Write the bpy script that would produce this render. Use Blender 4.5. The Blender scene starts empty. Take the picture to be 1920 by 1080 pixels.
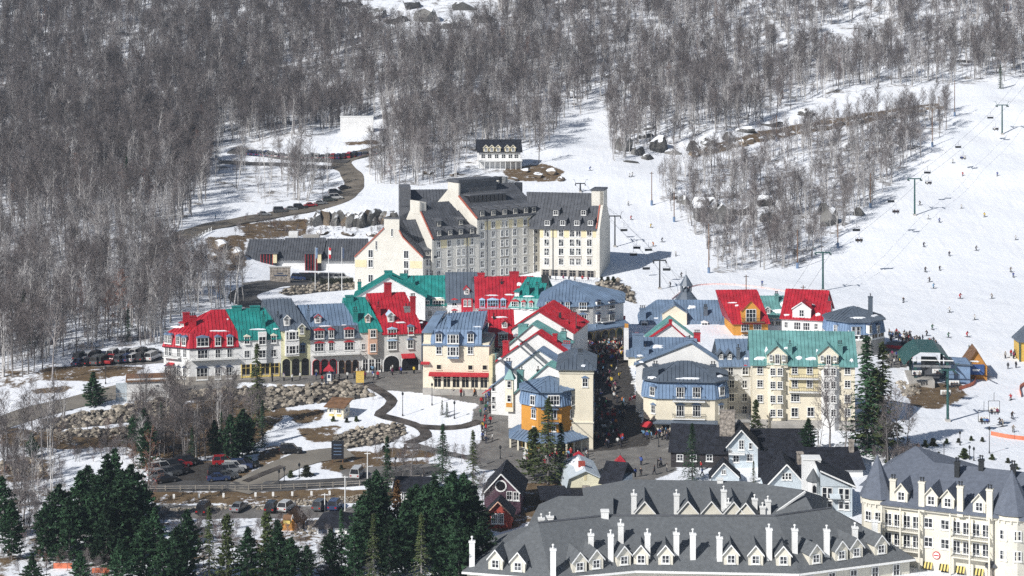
import bpy, bmesh, math, random
import numpy as np
from mathutils import Vector, Matrix
R = math.radians
rnd = random.Random(7)
scene = bpy.context.scene
COL = scene.collection

# ------------------------------------------------------------------ camera, sky, sun, exposure
FPX, CU, HC = 3600.0, 960.0, 92.0          # focal length in photograph pixels, centre column, eye height above the village street
cam_d = bpy.data.cameras.new('camera'); cam = bpy.data.objects.new('camera', cam_d); COL.objects.link(cam)
cam.location = (0, 0, HC); cam.rotation_euler = (R(90), 0, 0)
cam_d.sensor_width = 36.0; cam_d.lens = 36.0 * FPX / 1920.0; cam_d.shift_y = -540.0 / 1920.0
cam_d.clip_start = 1.0; cam_d.clip_end = 6000.0
scene.camera = cam

SUN_AZ, SUN_EL = R(45), R(37)              # azimuth measured from behind the camera towards its left
to_sun = Vector((-math.sin(SUN_AZ) * math.cos(SUN_EL), -math.cos(SUN_AZ) * math.cos(SUN_EL), math.sin(SUN_EL)))
world = bpy.data.worlds.new('World'); scene.world = world; world.use_nodes = True
nt = world.node_tree; nt.nodes.clear()
sky = nt.nodes.new('ShaderNodeTexSky'); sky.sky_type = 'NISHITA'; sky.sun_disc = False
sky.sun_elevation = SUN_EL; sky.sun_rotation = math.atan2(to_sun.x, to_sun.y); sky.altitude = 300
bg = nt.nodes.new('ShaderNodeBackground'); bg.inputs[1].default_value = 0.062
wo = nt.nodes.new('ShaderNodeOutputWorld')
nt.links.new(sky.outputs[0], bg.inputs[0]); nt.links.new(bg.outputs[0], wo.inputs[0])
sun_d = bpy.data.lights.new('sun', 'SUN'); sun_d.energy = 4.8; sun_d.angle = R(0.5); sun_d.color = (1.0, 0.975, 0.94)
sun = bpy.data.objects.new('sun', sun_d); COL.objects.link(sun)
sun.rotation_euler = to_sun.to_track_quat('Z', 'Y').to_euler(); sun.location = (-200, 0, 300)
scene.view_settings.view_transform = 'Standard'; scene.view_settings.look = 'None'
scene.view_settings.exposure = 0.12; scene.view_settings.gamma = 1.0
scene.render.engine = 'CYCLES'
scene.cycles.use_denoising = False; scene.cycles.use_adaptive_sampling = True; scene.cycles.adaptive_threshold = 0.025; scene.cycles.adaptive_min_samples = 20
scene.cycles.max_bounces = 5; scene.cycles.diffuse_bounces = 3; scene.cycles.glossy_bounces = 2
scene.cycles.transparent_max_bounces = 6; scene.cycles.volume_bounces = 0
scene.cycles.caustics_reflective = False; scene.cycles.caustics_refractive = False

HAZE = 0.00013
# ------------------------------------------------------------------ materials
MATS = {}
def mat(name, col, rough=0.7, var=0.12, scale=1.5, bump=0.0, spec=0.3, metal=0.0, col2=None, bscale=None, rand=0.0, detail=4.0):
    """procedural surface: base colour broken up by noise, optional second colour, optional bump"""
    if name in MATS: return MATS[name]
    m = bpy.data.materials.new(name); m.use_nodes = True; MATS[name] = m
    t = m.node_tree; b = t.nodes['Principled BSDF']; L = t.links.new
    b.inputs['Roughness'].default_value = rough; b.inputs['Metallic'].default_value = metal
    b.inputs['Specular IOR Level'].default_value = spec
    co = t.nodes.new('ShaderNodeTexCoord')
    n = t.nodes.new('ShaderNodeTexNoise'); n.inputs['Scale'].default_value = scale; n.inputs['Detail'].default_value = detail
    L(co.outputs['Object'], n.inputs['Vector'])
    mx = t.nodes.new('ShaderNodeMix'); mx.data_type = 'RGBA'
    c = Vector(col)
    a2 = Vector(col2) if col2 else c * (1 - 2 * var)
    b2 = c if col2 else c * (1 + var)
    mx.inputs[6].default_value = (*a2, 1); mx.inputs[7].default_value = (*b2, 1)
    rp = t.nodes.new('ShaderNodeMapRange'); rp.inputs[1].default_value = 0.3; rp.inputs[2].default_value = 0.7
    L(n.outputs['Fac'], rp.inputs[0]); L(rp.outputs[0], mx.inputs[0])
    out = mx.outputs[2]
    if rand:
        oi = t.nodes.new('ShaderNodeObjectInfo'); hs = t.nodes.new('ShaderNodeHueSaturation')
        mr = t.nodes.new('ShaderNodeMapRange'); mr.inputs[3].default_value = 1 - rand; mr.inputs[4].default_value = 1 + rand
        L(oi.outputs['Random'], mr.inputs[0]); L(mr.outputs[0], hs.inputs['Value']); L(out, hs.inputs['Color']); out = hs.outputs[0]
    L(out, b.inputs['Base Color'])
    if bump:
        n2 = t.nodes.new('ShaderNodeTexNoise'); n2.inputs['Scale'].default_value = bscale or scale * 6; n2.inputs['Detail'].default_value = 5
        L(co.outputs['Object'], n2.inputs['Vector'])
        bp = t.nodes.new('ShaderNodeBump'); bp.inputs['Strength'].default_value = bump; bp.inputs['Distance'].default_value = 0.1
        L(n2.outputs['Fac'], bp.inputs['Height']); L(bp.outputs[0], b.inputs['Normal'])
    return m
def objcol_mat(name, rough=0.6, spec=0.3, coat=0.0):
    m = bpy.data.materials.new(name); m.use_nodes = True; MATS[name] = m
    t = m.node_tree; b = t.nodes['Principled BSDF']; oi = t.nodes.new('ShaderNodeObjectInfo')
    t.links.new(oi.outputs['Color'], b.inputs['Base Color']); b.inputs['Roughness'].default_value = rough
    b.inputs['Specular IOR Level'].default_value = spec; b.inputs['Coat Weight'].default_value = coat
    return m
# roofs
mat('red_roof', (0.43, 0.022, 0.036), 0.42, 0.16, 0.5, spec=0.4)
mat('red_skirt', (0.47, 0.02, 0.038), 0.5, 0.10, 0.5)
mat('teal_roof', (0.022, 0.235, 0.215), 0.42, 0.16, 0.5, spec=0.4)
mat('pale_teal_roof', (0.145, 0.32, 0.31), 0.45, 0.16, 0.5, spec=0.4)
mat('blue_roof', (0.16, 0.225, 0.32), 0.42, 0.12, 0.35, spec=0.4)
mat('blue_skirt', (0.19, 0.28, 0.42), 0.5, 0.10, 0.5)
mat('slate_roof', (0.105, 0.13, 0.165), 0.45, 0.12, 0.35, spec=0.4)
mat('hotel_roof', (0.095, 0.10, 0.112), 0.55, 0.15, 0.5, spec=0.3)
mat('hotel_dormer', (0.13, 0.135, 0.148), 0.6, 0.12, 0.5)
mat('charcoal_roof', (0.018, 0.020, 0.028), 0.8, 0.3, 1.0, bump=0.3)
mat('shingle', (0.125, 0.134, 0.142), 0.9, 0.09, 1.6, bump=0.3, bscale=9, detail=8)
mat('blue_shingle', (0.125, 0.142, 0.178), 0.9, 0.09, 1.6, bump=0.3, bscale=9, detail=8)
mat('seam', (0.12, 0.12, 0.13), 0.5)
# walls
mat('white_wall', (0.77, 0.765, 0.75), 0.85, 0.05, 0.4)
mat('grey_white_wall', (0.62, 0.61, 0.58), 0.85, 0.07, 0.6)
mat('cream_wall', (0.79, 0.72, 0.57), 0.85, 0.05, 0.4)
mat('pale_cream_wall', (0.80, 0.75, 0.61), 0.85, 0.05, 0.4)
mat('yellow_wall', (0.72, 0.63, 0.40), 0.85, 0.06, 0.4)
mat('pale_yellow_wall', (0.66, 0.64, 0.42), 0.85, 0.06, 0.4)
mat('orange_wall', (0.62, 0.29, 0.055), 0.85, 0.08, 0.5)
mat('peach_wall', (0.68, 0.42, 0.30), 0.85, 0.06, 0.5)
mat('hotel_wall', (0.70, 0.67, 0.60), 0.85, 0.05, 0.3)
mat('hotel_yellow', (0.74, 0.65, 0.42), 0.85, 0.05, 0.3)
mat('hotel_base', (0.38, 0.35, 0.31), 0.85, 0.1, 0.6)
mat('ivory_wall', (0.69, 0.655, 0.56), 0.85, 0.05, 0.5)
mat('blue_siding', (0.52, 0.58, 0.62), 0.75, 0.06, 0.6)
mat('plum_wall', (0.10, 0.055, 0.075), 0.8, 0.12, 0.6)
mat('brick_red', (0.36, 0.07, 0.05), 0.8, 0.15, 1.0)
mat('barn_cream', (0.80, 0.76, 0.56), 0.85, 0.05, 0.4)
mat('log_orange', (0.50, 0.23, 0.05), 0.7, 0.15, 1.0)
mat('brown_wood', (0.20, 0.11, 0.06), 0.8, 0.2, 1.0)
mat('grey_wood', (0.33, 0.30, 0.26), 0.85, 0.2, 1.2)
# trims
mat('white_trim', (0.82, 0.82, 0.80), 0.6, 0.03, 1.0)
mat('trim_blue', (0.15, 0.22, 0.34), 0.6, 0.05, 1.0)
mat('trim_navy', (0.05, 0.07, 0.12), 0.6, 0.05, 1.0)
mat('trim_red', (0.48, 0.03, 0.04), 0.6, 0.05, 1.0)
mat('rust_trim', (0.42, 0.13, 0.09), 0.6, 0.05, 1.0)
mat('trim_yellow', (0.72, 0.55, 0.18), 0.6, 0.05, 1.0)
mat('sky_trim', (0.42, 0.58, 0.75), 0.6, 0.05, 1.0)
mat('dark_metal', (0.03, 0.033, 0.037), 0.5, 0.1, 1.0)
mat('grey_metal', (0.30, 0.31, 0.32), 0.45, 0.1, 1.0, metal=0.4)
mat('green_metal', (0.03, 0.09, 0.085), 0.5, 0.1, 1.0)
mat('black_void', (0.012, 0.012, 0.014), 0.7, 0.1, 1.0)
mat('dark_board', (0.045, 0.04, 0.042), 0.85, 0.2, 0.8)
mat('shop_glass', (0.02, 0.02, 0.024), 0.15, 0.3, 0.8, spec=0.5)
mat('awning_red', (0.45, 0.03, 0.04), 0.8, 0.1, 1.0)
def glass_mat(name, dark, light, thr, rough):
    m = bpy.data.materials.new(name); m.use_nodes = True; MATS[name] = m
    t = m.node_tree; b = t.nodes['Principled BSDF']; L = t.links.new
    oi = t.nodes.new('ShaderNodeObjectInfo'); n = t.nodes.new('ShaderNodeTexNoise'); n.inputs['Scale'].default_value = 1.3
    co = t.nodes.new('ShaderNodeTexCoord'); va = t.nodes.new('ShaderNodeVectorMath'); va.operation = 'ADD'
    cv = t.nodes.new('ShaderNodeCombineXYZ'); ml = t.nodes.new('ShaderNodeMath'); ml.operation = 'MULTIPLY'; ml.inputs[1].default_value = 57.0
    L(oi.outputs['Random'], ml.inputs[0]); L(ml.outputs[0], cv.inputs[0]); L(co.outputs['Object'], va.inputs[0]); L(cv.outputs[0], va.inputs[1]); L(va.outputs[0], n.inputs['Vector'])
    r = t.nodes.new('ShaderNodeValToRGB'); r.color_ramp.elements[0].position = thr; r.color_ramp.elements[0].color = (*dark, 1)
    r.color_ramp.elements[1].position = thr + 0.12; r.color_ramp.elements[1].color = (*light, 1)
    L(n.outputs['Fac'], r.inputs[0]); L(r.outputs[0], b.inputs['Base Color'])
    b.inputs['Roughness'].default_value = rough; b.inputs['Specular IOR Level'].default_value = 0.6
    return m
glass_mat('glass', (0.012, 0.014, 0.02), (0.16, 0.17, 0.18), 0.55, 0.08)
glass_mat('glass_bright', (0.02, 0.024, 0.03), (0.42, 0.42, 0.40), 0.5, 0.1)
# nature
mat('snow', (0.84, 0.86, 0.89), 0.6, 0.03, 0.3, bump=0.2, bscale=2.0, spec=0.2)
mat('boulder', (0.33, 0.29, 0.235), 0.9, 0.25, 1.2, bump=0.5, bscale=5, rand=0.45)
mat('grey_rock', (0.15, 0.145, 0.14), 0.9, 0.4, 0.35, bump=0.8, bscale=1.2, detail=8)
mat('stone_wall', (0.34, 0.30, 0.26), 0.9, 0.35, 1.6, bump=0.6, bscale=4)
mat('asphalt', (0.085, 0.083, 0.082), 0.9, 0.2, 0.25, bump=0.1)
mat('pale_road', (0.22, 0.20, 0.17), 0.9, 0.12, 0.2, bump=0.1)
mat('brown_road', (0.16, 0.14, 0.115), 0.9, 0.25, 0.2, bump=0.1)
mat('paving', (0.15, 0.145, 0.14), 0.85, 0.15, 0.5, bump=0.1)
mat('dark_path', (0.085, 0.075, 0.068), 0.85, 0.35, 0.5)
mat('concrete', (0.42, 0.40, 0.37), 0.9, 0.12, 0.6)
mat('bark', (0.24, 0.222, 0.215), 0.95, 0.25, 1.2, rand=0.4)
mat('birch_bark', (0.56, 0.54, 0.52), 0.9, 0.2, 1.2, rand=0.2)
mat('twig', (0.165, 0.142, 0.138), 0.95, 0.2, 0.5, rand=0.35)
mat('birch_twig', (0.34, 0.32, 0.32), 0.95, 0.2, 0.5, rand=0.25)
mat('rust_twig', (0.22, 0.105, 0.07), 0.95, 0.2, 0.5, rand=0.2)
mat('needles', (0.034, 0.078, 0.036), 0.7, 0.4, 0.5, spec=0.2, rand=0.4)
mat('needles_yellow', (0.070, 0.092, 0.034), 0.75, 0.3, 0.35, spec=0.15, rand=0.2)
mat('needles_brown', (0.14, 0.075, 0.03), 0.75, 0.3, 0.35, spec=0.15)
mat('hedge', (0.055, 0.06, 0.035), 0.9, 0.3, 0.8)
mat('orange_net', (0.66, 0.20, 0.11), 0.8, 0.1, 1.0)
mat('pink_net', (0.78, 0.52, 0.49), 0.8, 0.1, 1.0)
mat('tire', (0.015, 0.015, 0.016), 0.85, 0.1, 2.0)
mat('rim', (0.35, 0.35, 0.36), 0.35, 0.1, 2.0, metal=0.8)
mat('lamp_white', (0.8, 0.8, 0.78), 0.3, 0.02, 1.0)
mat('tail_red', (0.4, 0.01, 0.01), 0.3, 0.02, 1.0)
mat('skin', (0.45, 0.28, 0.20), 0.6, 0.05, 2.0)
mat('hair', (0.04, 0.025, 0.018), 0.8, 0.1, 2.0, rand=0.5)
mat('trouser', (0.028, 0.03, 0.04), 0.8, 0.2, 2.0, rand=0.9)
mat('sign_yellow', (0.72, 0.50, 0.12), 0.7, 0.08, 0.6)
mat('sign_dark', (0.018, 0.02, 0.028), 0.6, 0.2, 0.6)
mat('sign_blue', (0.04, 0.09, 0.24), 0.6, 0.1, 0.6)
mat('gold', (0.62, 0.40, 0.08), 0.6, 0.08, 0.6)
mat('flag_red', (0.55, 0.03, 0.04), 0.8, 0.1, 1.0)
objcol_mat('jacket', 0.75, 0.2); objcol_mat('car_paint', 0.3, 0.5, 0.6)
def M_(n): return MATS[n]

# ------------------------------------------------------------------ mesh helpers
class MB:
    """collects polygons with material names, builds ONE mesh object"""
    def __init__(s): s.v = []; s.f = []; s.m = []
    def poly(s, pts, m):
        b = len(s.v); s.v += [tuple(p) for p in pts]; s.f.append(tuple(range(b, b + len(pts)))); s.m.append(m)
    def box(s, x0, y0, z0, x1, y1, z1, m, bottom=True):
        b = len(s.v)
        s.v += [(x0, y0, z0), (x1, y0, z0), (x1, y1, z0), (x0, y1, z0), (x0, y0, z1), (x1, y0, z1), (x1, y1, z1), (x0, y1, z1)]
        F = [(0, 1, 5, 4), (1, 2, 6, 5), (2, 3, 7, 6), (3, 0, 4, 7), (4, 5, 6, 7)] + ([(3, 2, 1, 0)] if bottom else [])
        for q in F: s.f.append(tuple(b + i for i in q)); s.m.append(m)
    def prism(s, pts, z0, z1, m, mtop=None, cap=True):
        n = len(pts); b = len(s.v)
        s.v += [(p[0], p[1], z0) for p in pts] + [(p[0], p[1], z1) for p in pts]
        for i in range(n):
            j = (i + 1) % n; s.f.append((b + i, b + j, b + n + j, b + n + i)); s.m.append(m)
        if cap: s.f.append(tuple(b + n + i for i in range(n))); s.m.append(mtop or m)
    def slab(s, pts, th, m):
        """polygon with thickness straight down"""
        n = len(pts); b = len(s.v); s.v += [tuple(p) for p in pts] + [(p[0], p[1], p[2] - th) for p in pts]
        s.f.append(tuple(b + i for i in range(n))); s.m.append(m)
        s.f.append(tuple(b + n + i for i in reversed(range(n)))); s.m.append(m)
        for i in range(n):
            j = (i + 1) % n; s.f.append((b + n + i, b + n + j, b + j, b + i)); s.m.append(m)
    def ext(s, pts2, y0, y1, m):
        """x,z outline extruded along y (front y0)"""
        n = len(pts2); b = len(s.v); s.v += [(p[0], y0, p[1]) for p in pts2] + [(p[0], y1, p[1]) for p in pts2]
        s.f.append(tuple(b + i for i in range(n))); s.m.append(m)
        s.f.append(tuple(b + n + i for i in reversed(range(n)))); s.m.append(m)
        for i in range(n):
            j = (i + 1) % n; s.f.append((b + n + i, b + n + j, b + j, b + i)); s.m.append(m)
    def tube(s, a, b_, r0, r1, m, k=6, cap=False):
        a = Vector(a); c = Vector(b_); d = (c - a)
        if d.length < 1e-6: return
        d.normalize(); x = d.orthogonal().normalized(); y = d.cross(x); b = len(s.v)
        for p, r in ((a, r0), (c, r1)):
            for i in range(k):
                t = 2 * math.pi * i / k; s.v.append(tuple(p + x * (r * math.cos(t)) + y * (r * math.sin(t))))
        for i in range(k):
            j = (i + 1) % k; s.f.append((b + i, b + j, b + k + j, b + k + i)); s.m.append(m)
        if cap:
            s.f.append(tuple(b + k + i for i in range(k))); s.m.append(m)
            s.f.append(tuple(b + i for i in reversed(range(k)))); s.m.append(m)
    def cone(s, pts, apex, m):
        n = len(pts)
        for i in range(n): s.poly([pts[i], pts[(i + 1) % n], apex], m)
    def lathe(s, prof, m, k=8, c=(0, 0, 0)):
        b = len(s.v)
        for r, z in prof:
            for i in range(k): s.v.append((c[0] + r * math.cos(2 * math.pi * i / k), c[1] + r * math.sin(2 * math.pi * i / k), c[2] + z))
        for q in range(len(prof) - 1):
            for i in range(k):
                j = (i + 1) % k; s.f.append((b + q * k + i, b + q * k + j, b + (q + 1) * k + j, b + (q + 1) * k + i)); s.m.append(m)
        s.f.append(tuple(b + (len(prof) - 1) * k + i for i in range(k))); s.m.append(m)
    def mesh(s, name, smooth=False):
        me = bpy.data.meshes.new(name); me.from_pydata(s.v, [], s.f)
        names = list(dict.fromkeys(s.m)); ix = {n: i for i, n in enumerate(names)}
        for n in names: me.materials.append(M_(n))
        me.polygons.foreach_set('material_index', [ix[n] for n in s.m])
        if smooth: me.polygons.foreach_set('use_smooth', [True] * len(s.f))
        me.update(); return me
    def build(s, name, parent=None, smooth=False):
        if not s.f: return None
        return link(name, s.mesh(name, smooth), parent)
def link(name, data, parent=None, loc=None, rz=None, scale=None):
    o = bpy.data.objects.new(name, data); COL.objects.link(o)
    if parent is not None: o.parent = parent
    if loc is not None: o.location = loc
    if rz is not None: o.rotation_euler = (0, 0, rz)
    if scale is not None: o.scale = (scale,) * 3 if isinstance(scale, (int, float)) else scale
    return o
def tag(o, label=None, cat=None, group=None, kind=None):
    if label: o['label'] = label
    if cat: o['category'] = cat
    if group: o['group'] = group
    if kind: o['kind'] = kind
    return o
def empty(name, loc, rz=0.0, scale=None):
    o = link(name, None, None, loc, rz, scale); o.empty_display_size = 0.5; return o

def ray(u, v): return Vector(((u - CU) / FPX, 1.0, -v / FPX))
def W(u, v, Y): return Vector((0, 0, HC)) + ray(u, v) * Y
def Wz(u, v, z): return W(u, v, (HC - z) * FPX / v)       # the point of altitude z seen at (u, v)

# ------------------------------------------------------------------ terrain: control points -> thin plate surface -> height map
CTRL = [  # u, v, distance
 (-250, 1250, 270), (300, 1200, 282), (800, 1190, 282), (1400, 1180, 280), (1900, 1150, 288), (2300, 1150, 288),
 (50, 1040, 318), (330, 1030, 320), (600, 1010, 328), (800, 1000, 332), (100, 900, 366), (330, 905, 366), (500, 915, 362), (700, 912, 363), (300, 955, 352), (560, 957, 352),
 (360, 890, 371), (440, 885, 372), (560, 880, 375), (700, 870, 378), (820, 885, 372), (950, 885, 373), (1130, 870, 381), (1180, 880, 376), (1350, 905, 366), (1560, 900, 366), (1700, 900, 366), (1900, 900, 368), (2150, 900, 372),
 (650, 830, 393), (500, 830, 390), (440, 800, 398), (760, 800, 405), (880, 800, 404), (960, 850, 388), (1040, 852, 388), (1110, 850, 390), (1230, 815, 400), (1350, 810, 402), (1500, 793, 402), (1600, 800, 402), (1800, 800, 410), (1900, 800, 412),
 (320, 740, 428), (200, 770, 413), (50, 800, 400), (0, 850, 384), (-200, 860, 384), (450, 726, 430), (560, 715, 434), (640, 705, 439), (730, 697, 445), (800, 740, 424), (860, 745, 422), (920, 750, 420), (1140, 760, 420), (1150, 700, 440), (1130, 650, 463), (1000, 650, 470),
 (360, 705, 440), (500, 680, 455), (700, 650, 478), (220, 672, 455), (100, 690, 446), (0, 700, 440), (-200, 720, 436), (150, 620, 480), (320, 620, 482), (1260, 640, 470), (1500, 630, 480), (1680, 650, 478), (1800, 690, 462), (1920, 690, 464), (1800, 640, 488), (2150, 690, 466),
 (500, 545, 545), (600, 540, 556), (560, 520, 575), (740, 535, 558), (900, 532, 562), (1080, 532, 560), (1200, 560, 535), (1330, 555, 536), (1500, 550, 540), (1700, 560, 538), (1900, 560, 540), (2150, 560, 545),
 (330, 470, 575), (430, 440, 600), (560, 445, 615), (660, 440, 618), (560, 395, 645), (700, 390, 645), (200, 500, 560), (0, 520, 552), (-250, 540, 545),
 (1180, 440, 620), (1150, 350, 680), (1090, 225, 790), (820, 340, 680), (940, 300, 715), (1010, 330, 690), (640, 350, 680), (640, 290, 730), (420, 300, 720), (680, 240, 780),
 (1350, 510, 578), (1500, 505, 582), (1380, 400, 650), (1330, 330, 700), (1500, 330, 700), (1240, 300, 722), (1450, 240, 770), (1600, 400, 640), (1640, 230, 768), (1800, 400, 640), (2000, 400, 645), (1850, 200, 778), (2100, 200, 785), (1350, 160, 850), (1600, 150, 855), (1900, 120, 870),
 (150, 300, 720), (-200, 320, 705), (100, 150, 850), (500, 150, 850), (900, 150, 850), (-200, 150, 850), (-200, 0, 990), (200, 0, 990), (600, 0, 990), (1000, 0, 985), (1500, 0, 985), (1950, 0, 985), (2200, 0, 985),
 (-250, -200, 1180), (500, -200, 1180), (1200, -200, 1180), (2200, -200, 1180),
 (-400, -450, 1500), (960, -450, 1500), (2300, -450, 1500)]
cp = np.array([[*W(u, v, Y)] for u, v, Y in CTRL])
_sc = 100.0
def _tps_fit(p, lam=0.0):
    x = p[:, :2] / _sc; n = len(x)
    d2 = ((x[:, None] - x[None]) ** 2).sum(-1); K = np.where(d2 > 0, 0.5 * d2 * np.log(d2 + 1e-12), 0) + lam * np.eye(n)
    P = np.c_[np.ones(n), x]; A = np.zeros((n + 3, n + 3)); A[:n, :n] = K; A[:n, n:] = P; A[n:, :n] = P.T
    return np.linalg.solve(A, np.r_[p[:, 2], 0, 0, 0])
_w = _tps_fit(cp, 0.02)
def tps(X, Y):
    q = np.c_[np.ravel(X), np.ravel(Y)] / _sc; x = cp[:, :2] / _sc; out = np.empty(len(q))
    for i in range(0, len(q), 20000):
        c = q[i:i + 20000]; d2 = ((c[:, None] - x[None]) ** 2).sum(-1)
        out[i:i + 20000] = (np.where(d2 > 0, 0.5 * d2 * np.log(d2 + 1e-12), 0)) @ _w[:-3] + _w[-3] + c @ _w[-2:]
    return out.reshape(np.shape(X))
_VN = {}
def vnoise(X, Y, s, seed):
    if seed not in _VN: _VN[seed] = np.random.RandomState(seed).rand(256, 256)
    r = _VN[seed]; x = X / s; y = Y / s
    i = np.floor(x).astype(int); j = np.floor(y).astype(int); fx = x - i; fy = y - j; fx = fx * fx * (3 - 2 * fx); fy = fy * fy * (3 - 2 * fy)
    g = lambda a, b: r[a % 256, b % 256]
    return (g(i, j) * (1 - fx) + g(i + 1, j) * fx) * (1 - fy) + (g(i, j + 1) * (1 - fx) + g(i + 1, j + 1) * fx) * fy - 0.5
def height_raw(X, Y):
    Xc = np.clip(X, -330, 330); Yc = np.clip(Y, 255, 1500)
    z = tps(Xc, Yc)
    hill = np.clip((Y - 600) / 150, 0, 1)
    z = z + hill * (vnoise(X, Y, 38, 1) * 5 + vnoise(X, Y, 14, 2) * 1.6) + vnoise(X, Y, 7, 3) * 0.25
    return z
_gx = np.arange(-420, 420.1, 2.0); _gy = np.arange(230, 1300.1, 2.0)
_GX, _GY = np.meshgrid(_gx, _gy); _GZ = height_raw(_GX, _GY)
def gz(x, y):
    fx = min(max((x + 420) / 2.0, 0), len(_gx) - 1.001); fy = min(max((y - 230) / 2.0, 0), len(_gy) - 1.001)
    i = int(fx); j = int(fy); a = fx - i; b = fy - j
    return float((_GZ[j, i] * (1 - a) + _GZ[j, i + 1] * a) * (1 - b) + (_GZ[j + 1, i] * (1 - a) + _GZ[j + 1, i + 1] * a) * b)
def ground(u, v):
    """first point of the terrain seen at (u, v)"""
    d = ray(u, v); Y = 255.0; last = None
    while Y < 1295:
        p = Vector((0, 0, HC)) + d * Y; h = p.z - gz(p.x, p.y)
        if h <= 0:
            if last is None: return p
            a, ha = last; t = ha / (ha - h); p = Vector((0, 0, HC)) + d * (a + (Y - a) * t); p.z = gz(p.x, p.y); return p
        last = (Y, h); Y += 2.0
    return Vector((0, 0, HC)) + d * 1290
def proj(p):
    return CU + FPX * p[0] / p[1], FPX * (HC - p[2]) / p[1]
def inpoly(u, v, P):
    c = False; n = len(P); j = n - 1
    for i in range(n):
        a = P[i]; b = P[j]
        if (a[1] > v) != (b[1] > v) and u < (b[0] - a[0]) * (v - a[1]) / (b[1] - a[1]) + a[0]: c = not c
        j = i
    return c
def inpoly_np(u, v, P):
    c = np.zeros(u.shape, bool); n = len(P); j = n - 1
    for i in range(n):
        (xa, ya), (xb, yb) = P[i], P[j]
        if ya != yb:
            c ^= ((ya > v) != (yb > v)) & (u < (xb - xa) * (v - ya) / (yb - ya) + xa)
        j = i
    return c
# ------------------------------------------------------------------ ground sheet
EARTH = [
 [(75, 692), (160, 683), (272, 688), (255, 700), (160, 716), (85, 713)], [(55, 730), (150, 722), (120, 734), (60, 738)],
 [(280, 921), (560, 919), (810, 916), (810, 940), (640, 944), (560, 948), (285, 944)],
 [(540, 771), (607, 766), (600, 790), (556, 796)], [(556, 803), (640, 797), (625, 830), (575, 828)],
 [(598, 852), (660, 846), (722, 848), (716, 872), (660, 888), (600, 880)], [(716, 842), (812, 835), (815, 856), (720, 860)],
 [(1700, 722), (1800, 716), (1812, 745), (1760, 768), (1705, 760)], [(500, 838), (556, 830), (540, 852), (480, 880), (470, 870)],
 [(440, 420), (577, 411), (575, 440), (470, 450)], [(380, 445), (460, 440), (462, 500), (430, 510), (400, 490)],
 [(300, 862), (360, 862), (470, 868), (470, 905), (290, 908)], 
 [(1290, 285), (1420, 247), (1560, 222), (1700, 200), (1765, 192), (1760, 202), (1600, 234), (1440, 262), (1300, 297)],
 [(690, 870), (800, 862), (820, 880), (690, 892)], [(470, 775), (535, 760), (540, 775), (480, 830), (440, 850)],
 [(940, 318), (1020, 306), (1060, 320), (1040, 342), (960, 338)], [(245, 780), (330, 760), (460, 740), (500, 760), (430, 850), (330, 862), (250, 850)], [(0, 800), (60, 808), (240, 815), (310, 812), (300, 835), (150, 842), (0, 838)],
 [(0, 866), (90, 860), (90, 900), (0, 905)], [(940, 905), (1060, 905), (1060, 960), (930, 1000), (900, 980)], [(640, 268), (700, 262), (720, 270), (650, 274)],
]
PAVE = [
 [(430, 716), (440, 700), (700, 680), (800, 672), (930, 700), (935, 745), (900, 760), (790, 738), (690, 728), (640, 716), (540, 722)],
 [(1085, 640), (1180, 640), (1185, 700), (1205, 800), (1260, 835), (1275, 880), (1215, 905), (1080, 900), (1000, 870), (1000, 840), (1090, 840)],
 [(900, 745), (935, 740), (940, 850), (1000, 860), (990, 890), (900, 880), (880, 860), (915, 800), (880, 790)],
 [(932, 738), (990, 765), (985, 872), (925, 872)], [(150, 672), (300, 655), (320, 680), (180, 690)], [(300, 700), (450, 712), (448, 728), (320, 738), (230, 745), (200, 735)],
 [(280, 946), (560, 949), (690, 950), (690, 972), (280, 974)], [(640, 880), (820, 868), (830, 890), (640, 903)], [(930, 860), (1060, 880), (1060, 905), (940, 905)],
 [(1180, 800), (1400, 800), (1420, 815), (1260, 830), (1200, 820)], [(450, 530), (560, 520), (660, 522), (660, 530), (540, 532), (470, 548)],
 [(1660, 640), (1720, 640), (1700, 690), (1660, 690)],
]
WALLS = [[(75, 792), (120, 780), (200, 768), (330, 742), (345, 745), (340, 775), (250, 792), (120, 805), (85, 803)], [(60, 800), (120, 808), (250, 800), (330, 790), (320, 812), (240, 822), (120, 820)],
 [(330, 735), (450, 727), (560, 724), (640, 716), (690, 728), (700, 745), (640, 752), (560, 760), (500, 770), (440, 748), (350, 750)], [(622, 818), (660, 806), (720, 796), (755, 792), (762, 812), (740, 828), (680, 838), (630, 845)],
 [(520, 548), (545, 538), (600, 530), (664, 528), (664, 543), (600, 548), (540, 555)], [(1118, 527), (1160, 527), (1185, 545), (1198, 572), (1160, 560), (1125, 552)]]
STREET_SHADE = [[(1085, 640), (1180, 640), (1185, 700), (1205, 800), (1225, 835), (1090, 850)]]  # street paving painted darker here, its deep shade put into the colour
DARKP = WALLS + STREET_SHADE + [[(330, 866), (430, 866), (425, 905), (300, 905)]]
xs = np.unique(np.r_[np.arange(-1500, -340, 120), np.arange(-340, -150, 2.5), np.arange(-150, 150, 1.0), np.arange(150, 340, 2.5), np.arange(340, 1501, 120)])
ys = np.unique(np.r_[np.arange(-400, 240, 40), np.arange(240, 320, 2.0), np.arange(320, 570, 1.0), np.arange(570, 1160, 2.5), np.arange(1160, 2400, 60)])
GX, GY = np.meshgrid(xs, ys)
from_raw = height_raw(GX, GY)
inside = (GX > -419) & (GX < 419) & (GY > 231) & (GY < 1299)
fx = np.clip((GX + 420) / 2, 0, len(_gx) - 1.001); fy = np.clip((GY - 230) / 2, 0, len(_gy) - 1.001); I = fx.astype(int); J = fy.astype(int); A = fx - I; Bq = fy - J
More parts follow.
